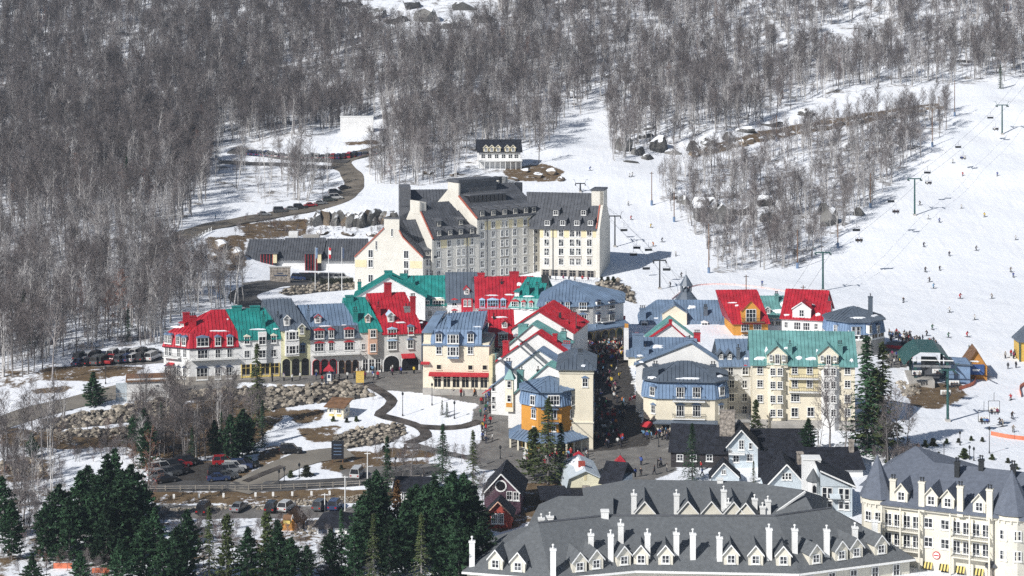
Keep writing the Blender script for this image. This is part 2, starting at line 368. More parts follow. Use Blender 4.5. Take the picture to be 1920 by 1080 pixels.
bil = (_GZ[J, I] * (1 - A) + _GZ[J, I + 1] * A) * (1 - Bq) + (_GZ[J + 1, I] * (1 - A) + _GZ[J + 1, I + 1] * A) * Bq
GZ = np.where(inside, bil, from_raw)
U = CU + FPX * GX / np.maximum(GY, 1.0); V = FPX * (HC - GZ) / np.maximum(GY, 1.0)
vis = GY > 240
def mask(polys):
    m = np.zeros(GX.shape, bool)
    for P in polys: m |= inpoly_np(U, V, P)
    m &= vis; m = m.astype(float)
    for _ in range(2):
        q = np.pad(m, 1, mode='edge'); m = (q[1:-1, 1:-1] * 2 + q[:-2, 1:-1] + q[2:, 1:-1] + q[1:-1, :-2] + q[1:-1, 2:]) / 6
    return m
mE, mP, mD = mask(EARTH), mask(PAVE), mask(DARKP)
FOREST = [
 [(-400, -300), (2400, -300), (2400, 120), (1900, 150), (1860, 158), (1650, 168), (1520, 190), (1420, 235), (1300, 262), (1150, 305), (1135, 240), (1125, 205), (1060, 225), (1020, 290), (1000, 325), (960, 330), (870, 345), (770, 350), (700, 345), (675, 318), (690, 300), (720, 280), (725, 235), (640, 235), (600, 262), (540, 280), (400, 295), (385, 380), (350, 420), (300, 470), (310, 500), (440, 540), (470, 560), (440, 580), (330, 595), (310, 645), (180, 655), (60, 690), (-400, 730)],
 [(1235, 330), (1320, 305), (1450, 270), (1560, 240), (1700, 208), (1790, 205), (1780, 240), (1640, 385), (1590, 430), (1510, 500), (1340, 520), (1325, 470), (1260, 400), (1235, 385)],
 [(400, 300), (560, 308), (640, 318), (645, 350), (600, 378), (470, 388), (395, 350)],
]
LEFTW = [[(-300, 690), (60, 690), (180, 655), (170, 690), (60, 720), (-20, 760), (-300, 800)], [(-300, 850), (100, 850), (120, 900), (300, 1000), (290, 1100), (-300, 1100)], [(290, 975), (690, 975), (690, 1100), (290, 1100)], [(230, 740), (500, 730), (500, 790), (430, 860), (230, 860)]]
mW = mask(LEFTW); mF = np.maximum(mask(FOREST), mW); mE = np.maximum(mE, .42 * mW)
nv = GX.size; me = bpy.data.meshes.new('ground')
ny, nx = GX.shape
idx = np.arange(nv).reshape(ny, nx)
quads = np.stack([idx[:-1, :-1], idx[:-1, 1:], idx[1:, 1:], idx[1:, :-1]], -1).reshape(-1, 4)
me.vertices.add(nv); me.vertices.foreach_set('co', np.stack([GX, GY, GZ], -1).astype(np.float32).ravel())
me.loops.add(quads.size); me.loops.foreach_set('vertex_index', quads.ravel().astype(np.int32))
me.polygons.add(len(quads)); me.polygons.foreach_set('loop_start', np.arange(0, quads.size, 4, dtype=np.int32))
me.polygons.foreach_set('use_smooth', np.ones(len(quads), bool))
me.update(calc_edges=True)
ca = me.color_attributes.new('cover', 'FLOAT_COLOR', 'POINT')
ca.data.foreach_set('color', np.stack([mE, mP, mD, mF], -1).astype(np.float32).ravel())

gm = bpy.data.materials.new('ground_cover'); gm.use_nodes = True; t = gm.node_tree; b = t.nodes['Principled BSDF']; L = t.links.new
b.inputs['Roughness'].default_value = 0.75; b.inputs['Specular IOR Level'].default_value = 0.15
at = t.nodes.new('ShaderNodeAttribute'); at.attribute_name = 'cover'
sp = t.nodes.new('ShaderNodeSeparateColor'); L(at.outputs['Color'], sp.inputs[0])
geo = t.nodes.new('ShaderNodeNewGeometry')
def noise(scale, detail=5.0, rough=0.6):
    n = t.nodes.new('ShaderNodeTexNoise'); n.inputs['Scale'].default_value = scale; n.inputs['Detail'].default_value = detail; n.inputs['Roughness'].default_value = rough
    L(geo.outputs['Position'], n.inputs['Vector']); return n.outputs['Fac']
def mrange(src, a, b_, c=0.0, d=1.0):
    n = t.nodes.new('ShaderNodeMapRange'); n.inputs[1].default_value = a; n.inputs[2].default_value = b_; n.inputs[3].default_value = c; n.inputs[4].default_value = d; L(src, n.inputs[0]); return n.outputs[0]
def madd(a, b_, op='ADD'):
    n = t.nodes.new('ShaderNodeMath'); n.operation = op
    for i, q in enumerate((a, b_)):
        if isinstance(q, (int, float)): n.inputs[i].default_value = q
        else: L(q, n.inputs[i])
    return n.outputs[0]
def mixc(f, a, b_):
    n = t.nodes.new('ShaderNodeMix'); n.data_type = 'RGBA'; L(f, n.inputs[0])
    for i, q in ((6, a), (7, b_)):
        if isinstance(q, tuple): n.inputs[i].default_value = (*q, 1)
        else: L(q, n.inputs[i])
    return n.outputs[2]
edge = madd(mrange(noise(0.16, 8, 0.72), 0.25, 0.75, -0.40, 0.40), mrange(noise(0.9, 6, 0.7), 0.25, 0.75, -0.26, 0.26), 'ADD')
fine = mrange(noise(1.1, 6, 0.7), 0.3, 0.7)
snowc = mixc(mrange(noise(0.05, 4), 0.3, 0.7), (0.80, 0.83, 0.875), (0.87, 0.88, 0.90))
mpn = t.nodes.new('ShaderNodeMapping'); mpn.inputs['Scale'].default_value = (1.3, .07, .07); mpn.inputs['Rotation'].default_value = (0, 0, R(-28)); L(geo.outputs['Position'], mpn.inputs['Vector'])
trk = t.nodes.new('ShaderNodeTexNoise'); trk.inputs['Scale'].default_value = 1.0; trk.inputs['Detail'].default_value = 6; trk.inputs['Distortion'].default_value = .4; L(mpn.outputs[0], trk.inputs['Vector'])
snowc = mixc(mrange(trk.outputs['Fac'], 0.42, 0.68), snowc, (0.765, 0.79, 0.835))
earthc = mixc(mrange(noise(0.35, 6, 0.7), 0.3, 0.7), (0.085, 0.058, 0.035), (0.19, 0.135, 0.078))
earthc = mixc(mrange(madd(noise(0.28, 8, 0.75), madd(noise(1.7, 5, 0.75), 0.4, 'MULTIPLY'), 'ADD'), 0.78, 0.84), earthc, (0.72, 0.73, 0.76))
pavec = mixc(mrange(noise(0.3, 5), 0.3, 0.7), (0.12, 0.115, 0.11), (0.22, 0.21, 0.195))
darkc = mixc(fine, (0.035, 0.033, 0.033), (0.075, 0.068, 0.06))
litter = mixc(fine, (0.10, 0.085, 0.07), (0.22, 0.2, 0.18))
spn = t.nodes.new('ShaderNodeSeparateXYZ'); L(geo.outputs['Normal'], spn.inputs[0])
steep = mrange(spn.outputs[2], 0.80, 0.93, 0.35, 0.0)
ff = madd(madd(at.outputs['Alpha'], 0.34, 'MULTIPLY'), madd(mrange(noise(0.16, 7, 0.75), 0.25, 0.75, -0.2, 0.62), steep, 'ADD'), 'ADD')
ff = madd(mrange(ff, 0.56, 0.76), at.outputs['Alpha'], 'MULTIPLY')
c = mixc(ff, snowc, litter)
th = lambda ch: mrange(madd(sp.outputs[ch], edge), 0.42, 0.58)
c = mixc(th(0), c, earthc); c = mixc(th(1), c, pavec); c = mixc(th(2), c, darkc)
L(c, b.inputs['Base Color'])
bp = t.nodes.new('ShaderNodeBump'); bp.inputs['Strength'].default_value = 0.4; bp.inputs['Distance'].default_value = 0.35
hsum = madd(madd(noise(0.5, 6, 0.6), madd(trk.outputs['Fac'], 0.25, 'MULTIPLY'), 'ADD'), madd(noise(0.09, 3), 3.0, 'MULTIPLY'), 'ADD'); L(hsum, bp.inputs['Height']); L(bp.outputs[0], b.inputs['Normal'])
MATS['ground_cover'] = gm
me.materials.append(gm)
tag(link('ground', me), kind='structure')

# ------------------------------------------------------------------ roads and paths: ribbons draped over the ground
def smooth_line(pts, step=2.0):
    P = [Vector(p) for p in pts]; out = []
    for i in range(len(P) - 1):
        p0 = P[max(i - 1, 0)]; p1 = P[i]; p2 = P[i + 1]; p3 = P[min(i + 2, len(P) - 1)]
        n = max(2, int((p2 - p1).length / step))
        for k in range(n):
            s = k / n
            out.append(0.5 * ((2 * p1) + (p2 - p0) * s + (2 * p0 - 5 * p1 + 4 * p2 - p3) * s * s + (3 * p1 - p0 - 3 * p2 + p3) * s ** 3))
    out.append(P[-1]); return out
def ribbon(name, px, width, m, lift=0.10, kerb=None):
    pts = smooth_line([ground(u, v) for u, v in px]); n = len(pts); mb = MB(); rows = []
    for i, p in enumerate(pts):
        d = pts[min(i + 1, n - 1)] - pts[max(i - 1, 0)]; d.z = 0; d.normalize(); s = Vector((d.y, -d.x, 0)); row = []
        w = width * (1 + 0.06 * math.sin(i * 0.7))
        for k in range(-2, 3):
            q = p + s * (w * k / 4); row.append(Vector((q.x, q.y, 0)))
        zc = max(gz(q.x, q.y) for q in row[1:4])
        for k, q in enumerate(row): q.z = max(gz(q.x, q.y), zc - 0.25 * abs(k - 2)) + lift
        rows.append(row)
    for i in range(n - 1):
        for k in range(4): mb.poly([rows[i][k], rows[i][k + 1], rows[i + 1][k + 1], rows[i + 1][k]], m)
    for a, k in ((0, 0), (4, 1)):
        for i in range(n - 1):
            p, q = rows[i][a], rows[i + 1][a]; lo = Vector((0, 0, -0.6))
            mb.poly([p, q, q + lo, p + lo], m)
    o = mb.build(name, None, True); tag(o, kind='structure')
    return pts
ribbon('road', [(240, 540), (275, 505), (300, 473), (335, 447), (420, 420), (520, 402), (598, 388), (645, 370), (664, 345), (655, 322), (640, 308), (655, 296), (690, 286), (722, 276)], 7.5, 'brown_road')
ribbon('road', [(655, 303), (610, 300), (540, 295), (470, 286), (430, 284)], 7, 'asphalt', 0.14)
ribbon('road', [(640, 314), (570, 312), (500, 308), (410, 304)], 5, 'asphalt', 0.12)
ribbon('road', [(700, 537), (600, 531), (520, 532), (470, 545), (455, 558), (480, 575), (520, 590)], 8, 'asphalt', 0.12)
ribbon('road', [(-120, 830), (0, 795), (60, 775), (140, 755), (230, 733), (300, 715), (340, 708)], 8.5, 'pale_road', 0.14)
ribbon('road', [(440, 922), (480, 903), (520, 880), (555, 866), (590, 856), (655, 848)], 7.0, 'pale_road', 0.14)
ribbon('road', [(270, 913), (360, 912), (480, 913), (600, 908), (720, 898), (830, 880)], 5.5, 'asphalt', 0.14)
ribbon('path', [(690, 722), (715, 735), (735, 752), (722, 768), (712, 778), (740, 786), (785, 800), (798, 818), (765, 832)], 2.5, 'dark_path', 0.12)
ribbon('path', [(785, 800), (830, 803), (870, 800), (900, 790)], 2.4, 'dark_path', 0.16)
ribbon('path', [(765, 832), (800, 842), (860, 855), (920, 868)], 2.6, 'paving', 0.12)
ribbon('path', [(460, 905), (500, 888), (530, 876)], 1.5, 'dark_path', 0.3)
# ------------------------------------------------------------------ buildings
_WIN = {}
def window_mesh(w, h, nx, ny, fr, ped, dp, glass):
    key = (round(w, 2), round(h, 2), nx, ny, fr, ped, round(dp, 2), glass)
    if key in _WIN: return _WIN[key]
    a = MB(); t = 0.13 if w > 0.9 else 0.10; x0, x1 = -w / 2, w / 2
    for bx_ in ((x0, x0 + t, 0, h), (x1 - t, x1, 0, h), (x0 + t, x1 - t, 0, t), (x0 + t, x1 - t, h - t, h)):
        a.box(bx_[0], -0.10, bx_[2], bx_[1], dp, bx_[3], fr)
    for i in range(1, nx):
        x = x0 + (w) * i / nx; a.box(x - 0.045, -0.055, t, x + 0.045, 0.0, h - t, fr)
    for j in range(1, ny):
        z = h * j / ny; a.box(x0 + t, -0.05, z - 0.03, x1 - t, -0.001, z + 0.03, fr)
    a.box(x0 - 0.10, -0.18, -0.14, x1 + 0.10, 0.02, -0.002, fr)
    if ped:
        a.ext([(x0 - 0.14, h + 0.004), (x1 + 0.14, h + 0.004), (x1 + 0.14, h + 0.12), (0, h + 0.5), (x0 - 0.14, h + 0.12)], -0.22, max(dp, 0.05), ped)
    pane = MB(); pane.box(x0 + t * 0.8, -0.03, t * 0.8, x1 - t * 0.8, min(dp, 0.3), h - t * 0.8, glass)
    _WIN[key] = (a.mesh('window'), pane.mesh('pane')); return _WIN[key]
_CH = {}
def chimney_mesh(w, d, h, m, pots, pm):
    key = (round(w, 2), round(d, 2), round(h, 2), m, pots, pm)
    if key in _CH: return _CH[key]
    a = MB(); a.box(-w / 2, -d / 2, -1.1, w / 2, d / 2, h, m); a.box(-w / 2 - 0.09, -d / 2 - 0.09, h - 0.22, w / 2 + 0.09, d / 2 + 0.09, h + 0.05, m)
    for i in range(pots):
        x = (i - (pots - 1) / 2) * (w / max(pots, 1)) * 0.9
        a.tube((x, 0, h), (x, 0, h + 0.55), 0.12, 0.10, pm, 6); a.tube((x, 0, h + 0.55), (x, 0, h + 0.75), 0.22, 0.16, pm, 6, True)
    _CH[key] = a.mesh('chimney'); return _CH[key]
_DM = {}
def rectr(x0, y0, x1, y1, z): return [Vector((x0, y0, z)), Vector((x1, y0, z)), Vector((x1, y1, z)), Vector((x0, y1, z))]
class B:
    """a building: an Empty at its front left corner; x runs along the facade, y away from the street, z up.
    p0 = world corner, yaw turns the facade (positive: the right end stands farther off); the width comes from the column u2"""
    def __init__(s, name, label, p0, yaw=0.0, u2=None, w=None, d=12.0, cat='house', group=None):
        s.p0 = Vector(p0); s.yaw = R(yaw)
        if w is None:
            k = (u2 - CU) / FPX; c, n = math.cos(s.yaw), math.sin(s.yaw)
            w = (k * s.p0.y - s.p0.x) / (c - k * n)
        s.w = w; s.d = d; s.px = FPX / s.p0.y
        s.root = tag(empty(name, s.p0, s.yaw), label, cat, group)
        s.M = Matrix.Translation(s.p0) @ Matrix.Rotation(s.yaw, 4, 'Z'); s.Mi = s.M.inverted()
        s.o = s.Mi @ Vector((0, 0, HC)); s.planes = []
        s.fp = [Vector((0, 0, 0)), Vector((w, 0, 0)), Vector((w, d, 0)), Vector((0, d, 0))]
        s.seam = MB(); s.flat = False
    def dir(s, u, v): return (s.Mi.to_3x3() @ ray(u, v))
    def at(s, u, v, y=0.0):
        k = s.dir(u, v); t = (y - s.o.y) / k.y; p = s.o + k * t; return p.x, p.z
    def x(s, u, z=4.0, y=0.0):
        k = s.dir(u, 0); t = (y - s.o.y) / k.y; return (s.o + k * t).x
    def z(s, v, u=None, y=0.0):
        """height seen at row v on the plane y, column u (default the left corner)"""
        if u is None: u = proj(s.p0)[0]
        return s.at(u, v, y)[1]
    def face(s, i):
        a = s.fp[i]; b_ = s.fp[(i + 1) % len(s.fp)]; e = (b_ - a); e.z = 0; L = e.length; e.normalize(); return a, e, Vector((e.y, -e.x, 0)), L
    def onface(s, i, u, v):
        a, e, n, L = s.face(i); k = s.dir(u, v); t = (a - s.o).dot(n) / k.dot(n); p = s.o + k * t; return (p - a).dot(e), p.z
    # --- shell
    def walls(s, h, m, base=None, name='wall', down=4.0, fp=None):
        fp = fp or s.fp; a = MB(); a.prism([(p.x, p.y) for p in fp], -down, h, m); o = a.build(name, s.root)
        if base:
            b_ = MB(); cx = sum((p.x for p in fp)) / len(fp); cy = sum((p.y for p in fp)) / len(fp)
            b_.prism([(p.x + (0.06 if p.x > cx else -0.06), p.y + (0.06 if p.y > cy else -0.06)) for p in fp], -down, base[0], base[1]); b_.build('plinth', s.root)
        s.h = h; return o
    def gable(s, pts, m, th=0.3, name='gable_wall'):
        """x,z outline standing at y0..y1"""
        a = MB(); a.ext([(p[0], p[1]) for p in pts[1]], pts[0], pts[0] + th, m); return a.build(name, s.root)
    def roof(s, rings, m, seam=0.9, th=0.22, skirt=None, name='roof', skip=(), top=True):
        """rings of equal length from the eaves up; band k may take another material (skirt for band 0)"""
        a = MB(); sk = MB()
        for k in range(len(rings) - 1):
            r0, r1 = rings[k], rings[k + 1]; n = len(r0); mm = skirt if (skirt and k == 0) else m
            for i in range(n):
                if (k, i) in skip: continue
                q = [r0[i], r0[(i + 1) % n], r1[(i + 1) % n], r1[i]]
                pts = []
                for p in q:
                    if not pts or (p - pts[-1]).length > 0.02: pts.append(p)
                if len(pts) > 1 and (pts[0] - pts[-1]).length < 0.02: pts.pop()
                if len(pts) < 3: continue
                nn = (pts[1] - pts[0]).cross(pts[2] - pts[0])
                if nn.length < 1e-4: continue
                nn.normalize()
                if nn.z < 0: nn = -nn
                if nn.z < 0.03: continue
                (sk if (skirt and k == 0) else a).slab(pts, th, mm); s.planes.append((k, i, nn, pts[0].copy()))
                if seam: s.seams(pts, nn, seam, mm)
        last = rings[-1]; nn = (last[1] - last[0]).cross(last[2] - last[0])
        if top and nn.length > 3.0 and min((last[1] - last[0]).length, (last[2] - last[1]).length) > .3: a.slab(last, th, m); s.planes.append((len(rings), 0, Vector((0, 0, 1)), last[0].copy()))
        o = a.build(name, s.root)
        if skirt: sk.build('roof_skirt', s.root)
        return o
    def seams(s, pts, n, sp, m):
        """raised standing seams running down the slope, clipped to the panel"""
        dn = Vector((n.x, n.y, 0))
        if dn.length < 0.05: return
        ac = Vector((-dn.y, dn.x, 0)).normalized(); upv = n.cross(ac).normalized(); o = pts[0]
        P = [((p - o).dot(ac), (p - o).dot(upv)) for p in pts]; x0 = min(p[0] for p in P); x1 = max(p[0] for p in P)
        k = max(1, int((x1 - x0) / sp)); st = (x1 - x0) / k
        for i in range(1, k):
            x = x0 + i * st; ys = []
            for j in range(len(P)):
                a, b_ = P[j], P[(j + 1) % len(P)]
                if (a[0] - x) * (b_[0] - x) < 0: ys.append(a[1] + (b_[1] - a[1]) * (x - a[0]) / (b_[0] - a[0]))
            if len(ys) < 2: continue
            lo, hi = min(ys), max(ys)
            if hi - lo < 0.3: continue
            a = o + ac * x + upv * lo; c = o + ac * x + upv * hi; w = ac * 0.04; hgt = n * 0.12
            s.seam.poly([a - w, a - w + hgt, c - w + hgt, c - w], m); s.seam.poly([a + w + hgt, a + w, c + w, c + w + hgt], m)
            s.seam.poly([a - w + hgt, a + w + hgt, c + w + hgt, c - w + hgt], m); s.seam.poly([a - w, a + w, a + w + hgt, a - w + hgt], m)
    def done(s):
        o = s.seam.build('roof_seams', s.root)
        if o: o['kind'] = 'stuff'
        return s
    # --- standard shapes on the rectangle
    def R_(s, l, r, f, b_, z): return rectr(l, f, s.w - r, s.d - b_, z)
    def hip(s, h, rise, il=None, ir=None, m='blue_roof', ov=0.5, skirt=None, brk=None, inset=0.5, seam=0.9, fy=0.5, th=0.22, skip=()):
        """hip (il, ir > 0) or gable (il = ir = -ov) with the ridge along x; brk = height of a steep mansard skirt"""
        il = -ov if il is None else il; ir = -ov if ir is None else ir
        r = [s.R_(-ov, -ov, -ov, -ov, h)]
        if brk:
            l2 = -ov if il <= 0 else inset; r2 = -ov if ir <= 0 else inset
            r = [s.R_(-ov if il <= 0 else -ov, -ov, -ov, -ov, h), s.R_(l2, r2, inset, inset, h + brk)]
        yy = s.d * fy
        r.append(rectr(il, yy, s.w - ir, yy + 0.001, h + (brk or 0) + rise))
        return s.roof(r, m, seam, th, skirt, skip=skip)
    def end_gables(s, h, rise, m, brk=0.0, inset=0.5, fy=0.5, sides=(0, 1), th=0.3):
        """the wall triangles under a roof whose ridge runs along x"""
        for k in sides:
            x = 0.0 if k == 0 else s.w - th
            a = MB(); yy = s.d * fy
            pr = [(0, h - 0.3), (s.d, h - 0.3)] + ([(s.d - inset, h + brk), (yy, h + brk + rise - 0.2), (inset, h + brk)] if brk else [(s.d, h), (yy, h + rise - 0.2), (0, h)])
            n = len(pr); a.v = [(x, p[0], p[1]) for p in pr] + [(x + th, p[0], p[1]) for p in pr]
            a.f = [tuple(reversed(range(n))), tuple(range(n, 2 * n))] + [(i, (i + 1) % n, n + (i + 1) % n, n + i) for i in range(n)]; a.m = [m] * (n + 2)
            a.build('gable_wall', s.root)
    def gable_y(s, h, rise, m, wm, ov=0.4, px=0.5, seam=0.9, hr=None, front=True, th=0.22, fo=None):
        """gable towards the street, ridge along y at px of the width; hr = eaves height at the right"""
        hr = h if hr is None else hr; xr = s.w * px; zr = max(h, hr) + rise; fo = ov if fo is None else fo
        sl = (zr - h) / xr; sr = (zr - hr) / (s.w - xr)
        e0 = [Vector((-ov, -fo, h - ov * sl)), Vector((s.w + ov, -fo, hr - ov * sr)), Vector((s.w + ov, s.d, hr - ov * sr)), Vector((-ov, s.d, h - ov * sl))]
        e1 = [Vector((xr, -fo, zr)), Vector((xr, -fo, zr)), Vector((xr, s.d, zr)), Vector((xr, s.d, zr))]
        s.roof([e0, e1], m, seam, th, skip=((0, 0), (0, 2)))
        a = MB()
        lo = min(h, hr) - 0.5
        a.ext([(0, lo), (s.w, lo), (s.w, hr - 0.02), (xr, zr - 0.1), (0, h - 0.02)], -0.01, 0.35, wm)
        a.build('gable_wall', s.root); a = MB()
        a.ext([(0, lo), (s.w, lo), (s.w, hr - 0.02), (xr, zr - 0.1), (0, h - 0.02)], s.d - 0.35, s.d + 0.01, wm)
        a.build('gable_wall', s.root); s.h = h
    # --- details
    def rp(s, u, v, side=0, band=None):
        best = None
        for k, i, n, p in s.planes:
            if i != side or (band is not None and k != band): continue
            d = s.dir(u, v); den = d.dot(n)
            if abs(den) < 1e-6: continue
            t = (p - s.o).dot(n) / den; q = s.o + d * t
            if band is None and best is not None and k < best[2]: continue
            best = (q, n, k)
        return best[0], best[1]
    def win(s, pts, w=1.1, h=1.5, nx=2, ny=2, fr='white_trim', ped=None, dp=0.06, face=0, glass='glass', off=0.0, name='window', xz=False):
        fm, pm = window_mesh(w, h, nx, ny, fr, ped, dp, glass); a, e, n, L = s.face(face)
        for q in pts:
            x, z = (q if xz else s.onface(face, q[0], q[1]))
            p = a + e * x + n * off; p.z = z - h / 2
            o = link(name, fm, s.root, p, math.atan2(e.y, e.x))
            link('pane', pm, s.root, p, math.atan2(e.y, e.x)) if s.flat else link('pane', pm, o)
    def rows(s, us, vs, um, **k):
        """level rows of windows: heights read at column um"""
        s.win([(s.x(u), s.z(v, um)) for u in us for v in vs], xz=True, **k)
    def grid(s, us, vs, **k): s.win([(u, v) for u in us for v in vs], **k)
    def dormer(s, u, v, w=1.5, h=1.6, rm='blue_roof', wm='white_wall', rise=0.7, side=0, ped=None, ww=None, wh=None, shed=False, glass='glass', band=None, nx=2, ny=2, fr='white_trim', rake='white_trim', rl=None):
        """a gabled or shed dormer whose front foot stands at the pixel on the roof plane"""
        p, n = s.rp(u, v, side, band); pitch = math.atan2(Vector((n.x, n.y, 0)).length, n.z); out = Vector((n.x, n.y, 0)).normalized()
        ang = math.atan2(out.y, out.x) + math.pi / 2; tl = max(math.tan(pitch), 0.25); L = rl or min((h + rise) / tl, 9.0) + 0.3; Lw = min(h / tl, L)
        key = (round(w, 2), round(h, 2), rm, wm, round(rise, 2), round(L, 1), shed, rake)
        if key not in _DM:
            a = MB(); zb = -0.5
            if shed:
                a.box(-w / 2, 0, zb, w / 2, Lw + 0.2, h, wm); a.slab([(-w / 2 - 0.2, -0.35, h + 0.02), (w / 2 + 0.2, -0.35, h + 0.02), (w / 2 + 0.2, L * 1.3, h + rise), (-w / 2 - 0.2, L * 1.3, h + rise)], 0.16, rm)
            else:
                a.ext([(-w / 2, zb), (w / 2, zb), (w / 2, h), (0, h + rise - 0.12), (-w / 2, h)], 0, L, wm)
                sl = rise / (w / 2); ov = 0.22
                for sg in (-1, 1):
                    e = sg * (w / 2 + ov); ze = h - ov * sl
                    pts = [(e, -0.3, ze), (0, -0.3, h + rise), (0, L, h + rise), (e, L, ze)]
                    a.slab(pts if sg < 0 else pts[::-1], 0.14, rm)
                    if rake: a.slab([(e, -0.36, ze + 0.03), (0, -0.36, h + rise + 0.03), (0, -0.301, h + rise + 0.03), (e, -0.301, ze + 0.03)], 0.24, rake)
            _DM[key] = a.mesh('dormer')
        o = link('dormer', _DM[key], s.root, p, ang)
        if ww is None: ww, wh = w * 0.6, h * 0.8
        if ww and ww > .05:
            fm, pm = window_mesh(ww, wh, nx, ny, fr, ped, 0.06, glass); q = Vector((0, -0.02, (h - wh) * 0.45))
            if s.flat: q = p + Matrix.Rotation(ang, 3, 'Z') @ q; link('window', fm, s.root, q, ang); link('pane', pm, s.root, q, ang)
            else: link('window', fm, o, q); link('pane', pm, o, q)
        return o
    def chimney(s, u, v, h=2.0, w=0.9, d=0.9, m='blue_roof', pots=2, pm='dark_metal', side=0, band=None, top=None):
        """foot at the pixel on the roof plane; top = row of its upper edge"""
        p, n = s.rp(u, v, side, band)
        if abs(n.x) > abs(n.y) * 2 and side in (1, 3) and len(s.fp) == 4:      # a slope seen edge on: stand near its street end
            pl = next(q for q in s.planes if q[1] == side); yy = min(4.0, s.d * .6); x, _ = s.at(u, v, yy); x = min(max(x, .2), s.w - .2); p = Vector((x, yy, pl[3].z - (pl[2].x * (x - pl[3].x)) / pl[2].z))
        if top is not None: q_ = s.M @ p; h = max((q_.z - HC + top * q_.y / FPX) * -1, .5)
        return link('chimney', chimney_mesh(w, d, h, m, pots, pm), s.root, p)
    def balcony(s, x0, x1, z, depth=1.3, face=0, m='white_trim', rm='dark_metal', rail=1.0, step=0.28):
        a, e, n, L = s.face(face); bx_ = MB(); w = x1 - x0; bx_.box(0, -depth, -0.2, w, -0.01, 0, m); p = a + e * x0; p.z = z
        o = link('balcony', bx_.mesh('balcony'), s.root, p, math.atan2(e.y, e.x)); r = MB()
        r.box(0, -depth, rail - 0.06, w, -depth + 0.06, rail, rm)
        for xx in (0, w - 0.06): r.box(xx, -depth + 0.06, rail - 0.06, xx + 0.06, -0.02, rail, rm)
        k = max(2, int(w / step))
        for i in range(k + 1): r.box(i * (w - 0.05) / k, -depth, 0, i * (w - 0.05) / k + 0.05, -depth + 0.05, rail - 0.06, rm, False)
        q = r.build('railing', s.root if s.flat else o); q.location = p if s.flat else (0, 0, 0); q.rotation_euler = (0, 0, math.atan2(e.y, e.x)) if s.flat else (0, 0, 0); q['kind'] = 'stuff'; return o
    def shop(s, x0, x1, z0, z1, bays, fm='cream_wall', face=0, arch=False, glass='shop_glass', dep=0.25, post=0.35):
        """a row of shop openings: dark glass set between posts"""
        a, e, n, L = s.face(face); bw = (x1 - x0) / bays
        g = MB(); f = MB(); w = bw - post; r = w / 2; hz = z1 - z0
        if arch:
            sp = hz - r * 0.9; arc = [(r * math.cos(t), sp + r * 0.9 * math.sin(t)) for t in [math.pi * i / 8 for i in range(9)]]
            g.ext([(-r, 0)] + [(r, 0)] + arc, -0.04, 0.02, glass)
            arc2 = [(c[0] * 1.14, sp + (c[1] - sp) * 1.14) for c in arc]
            for i in range(8): f.ext([arc[i], arc2[i], arc2[i + 1], arc[i + 1]], -0.14, 0.02, fm)
            for sg in (-1, 1): f.box(min(sg * r, sg * r * 1.14), -0.14, 0, max(sg * r, sg * r * 1.14), 0.02, sp, fm)
        else:
            g.box(-r, -0.05, 0, r, 0.02, hz, glass); f.box(-r, -0.09, 0, r, -0.051, 0.4, fm); f.box(-0.05, -0.09, 0.4, 0.05, -0.051, hz, fm); f.box(-r, -0.09, hz * 0.72, -0.05, -0.051, hz * 0.72 + 0.08, fm); f.box(0.05, -0.09, hz * 0.72, r, -0.051, hz * 0.72 + 0.08, fm)
            f.box(-r - post / 2, -0.2, 0, -r, 0.02, hz + 0.1, fm); f.box(r, -0.2, 0, r + post / 2, 0.02, hz + 0.1, fm)
        gm_, fm_ = g.mesh('pane'), f.mesh('shop_window')
        for i in range(bays):
            p = a + e * (x0 + bw * (i + 0.5)); p.z = z0; o = link('shop_window', fm_, s.root, p, math.atan2(e.y, e.x)); link('pane', gm_, s.root, p, math.atan2(e.y, e.x)) if s.flat else link('pane', gm_, o)
    def canopy(s, x0, x1, z, depth=1.4, drop=0.7, m='awning_red', face=0, name='awning', th=0.12):
        a, e, n, L = s.face(face); b_ = MB(); w = x1 - x0
        b_.slab([(0, -depth, -drop), (w, -depth, -drop), (w, -0.01, 0), (0, -0.01, 0)], th, m); p = a + e * x0; p.z = z
        return link(name, b_.mesh(name), s.root, p, math.atan2(e.y, e.x))
    def band(s, z, hgt, m, out=0.12, fp=None, name='cornice'):
        """a string course round the shell"""
        fp = fp or s.fp; n = len(fp); a = MB(); c = sum(fp, Vector()) / n
        for i in range(n):
            p, q = fp[i], fp[(i + 1) % n]; e = (q - p); e.z = 0; e.normalize(); nn = Vector((e.y, -e.x, 0)); p2, q2 = p + nn * out - e * out * 0.98, q + nn * out + e * out * 0.98
            a.poly([(p2.x, p2.y, z), (q2.x, q2.y, z), (q2.x, q2.y, z + hgt), (p2.x, p2.y, z + hgt)], m)
            a.poly([(p2.x, p2.y, z + hgt), (q2.x, q2.y, z + hgt), (q.x, q.y, z + hgt), (p.x, p.y, z + hgt)], m)
        return a.build(name, s.root)
    def blk(s, name, x0, y0, z0, x1, y1, z1, m):
        a = MB(); a.box(x0, y0, z0, x1, y1, z1, m); return a.build(name, s.root)
    def snow(s, u, v, lu, lv, side=0, band=None, seed=0, th=0.16):
        """an irregular sheet of snow lying on the roof plane round the pixel, lu x lv pixels"""
        p, n = s.rp(u, v, side, band); rr = random.Random(seed + int(u * 7 + v)); pts = []
        for i in range(12):
            tt = 2 * math.pi * i / 12; k = rr.uniform(0.6, 1.1); q, _ = s.rp(u + lu / 2 * math.cos(tt) * k, v + lv / 2 * math.sin(tt) * k, side, band); pts.append(q)
        hi = n * th; a = MB(); b0 = len(a.v); c = sum(pts, Vector()) / 12
        inn = [c + (q - c) * 0.8 + hi for q in pts]
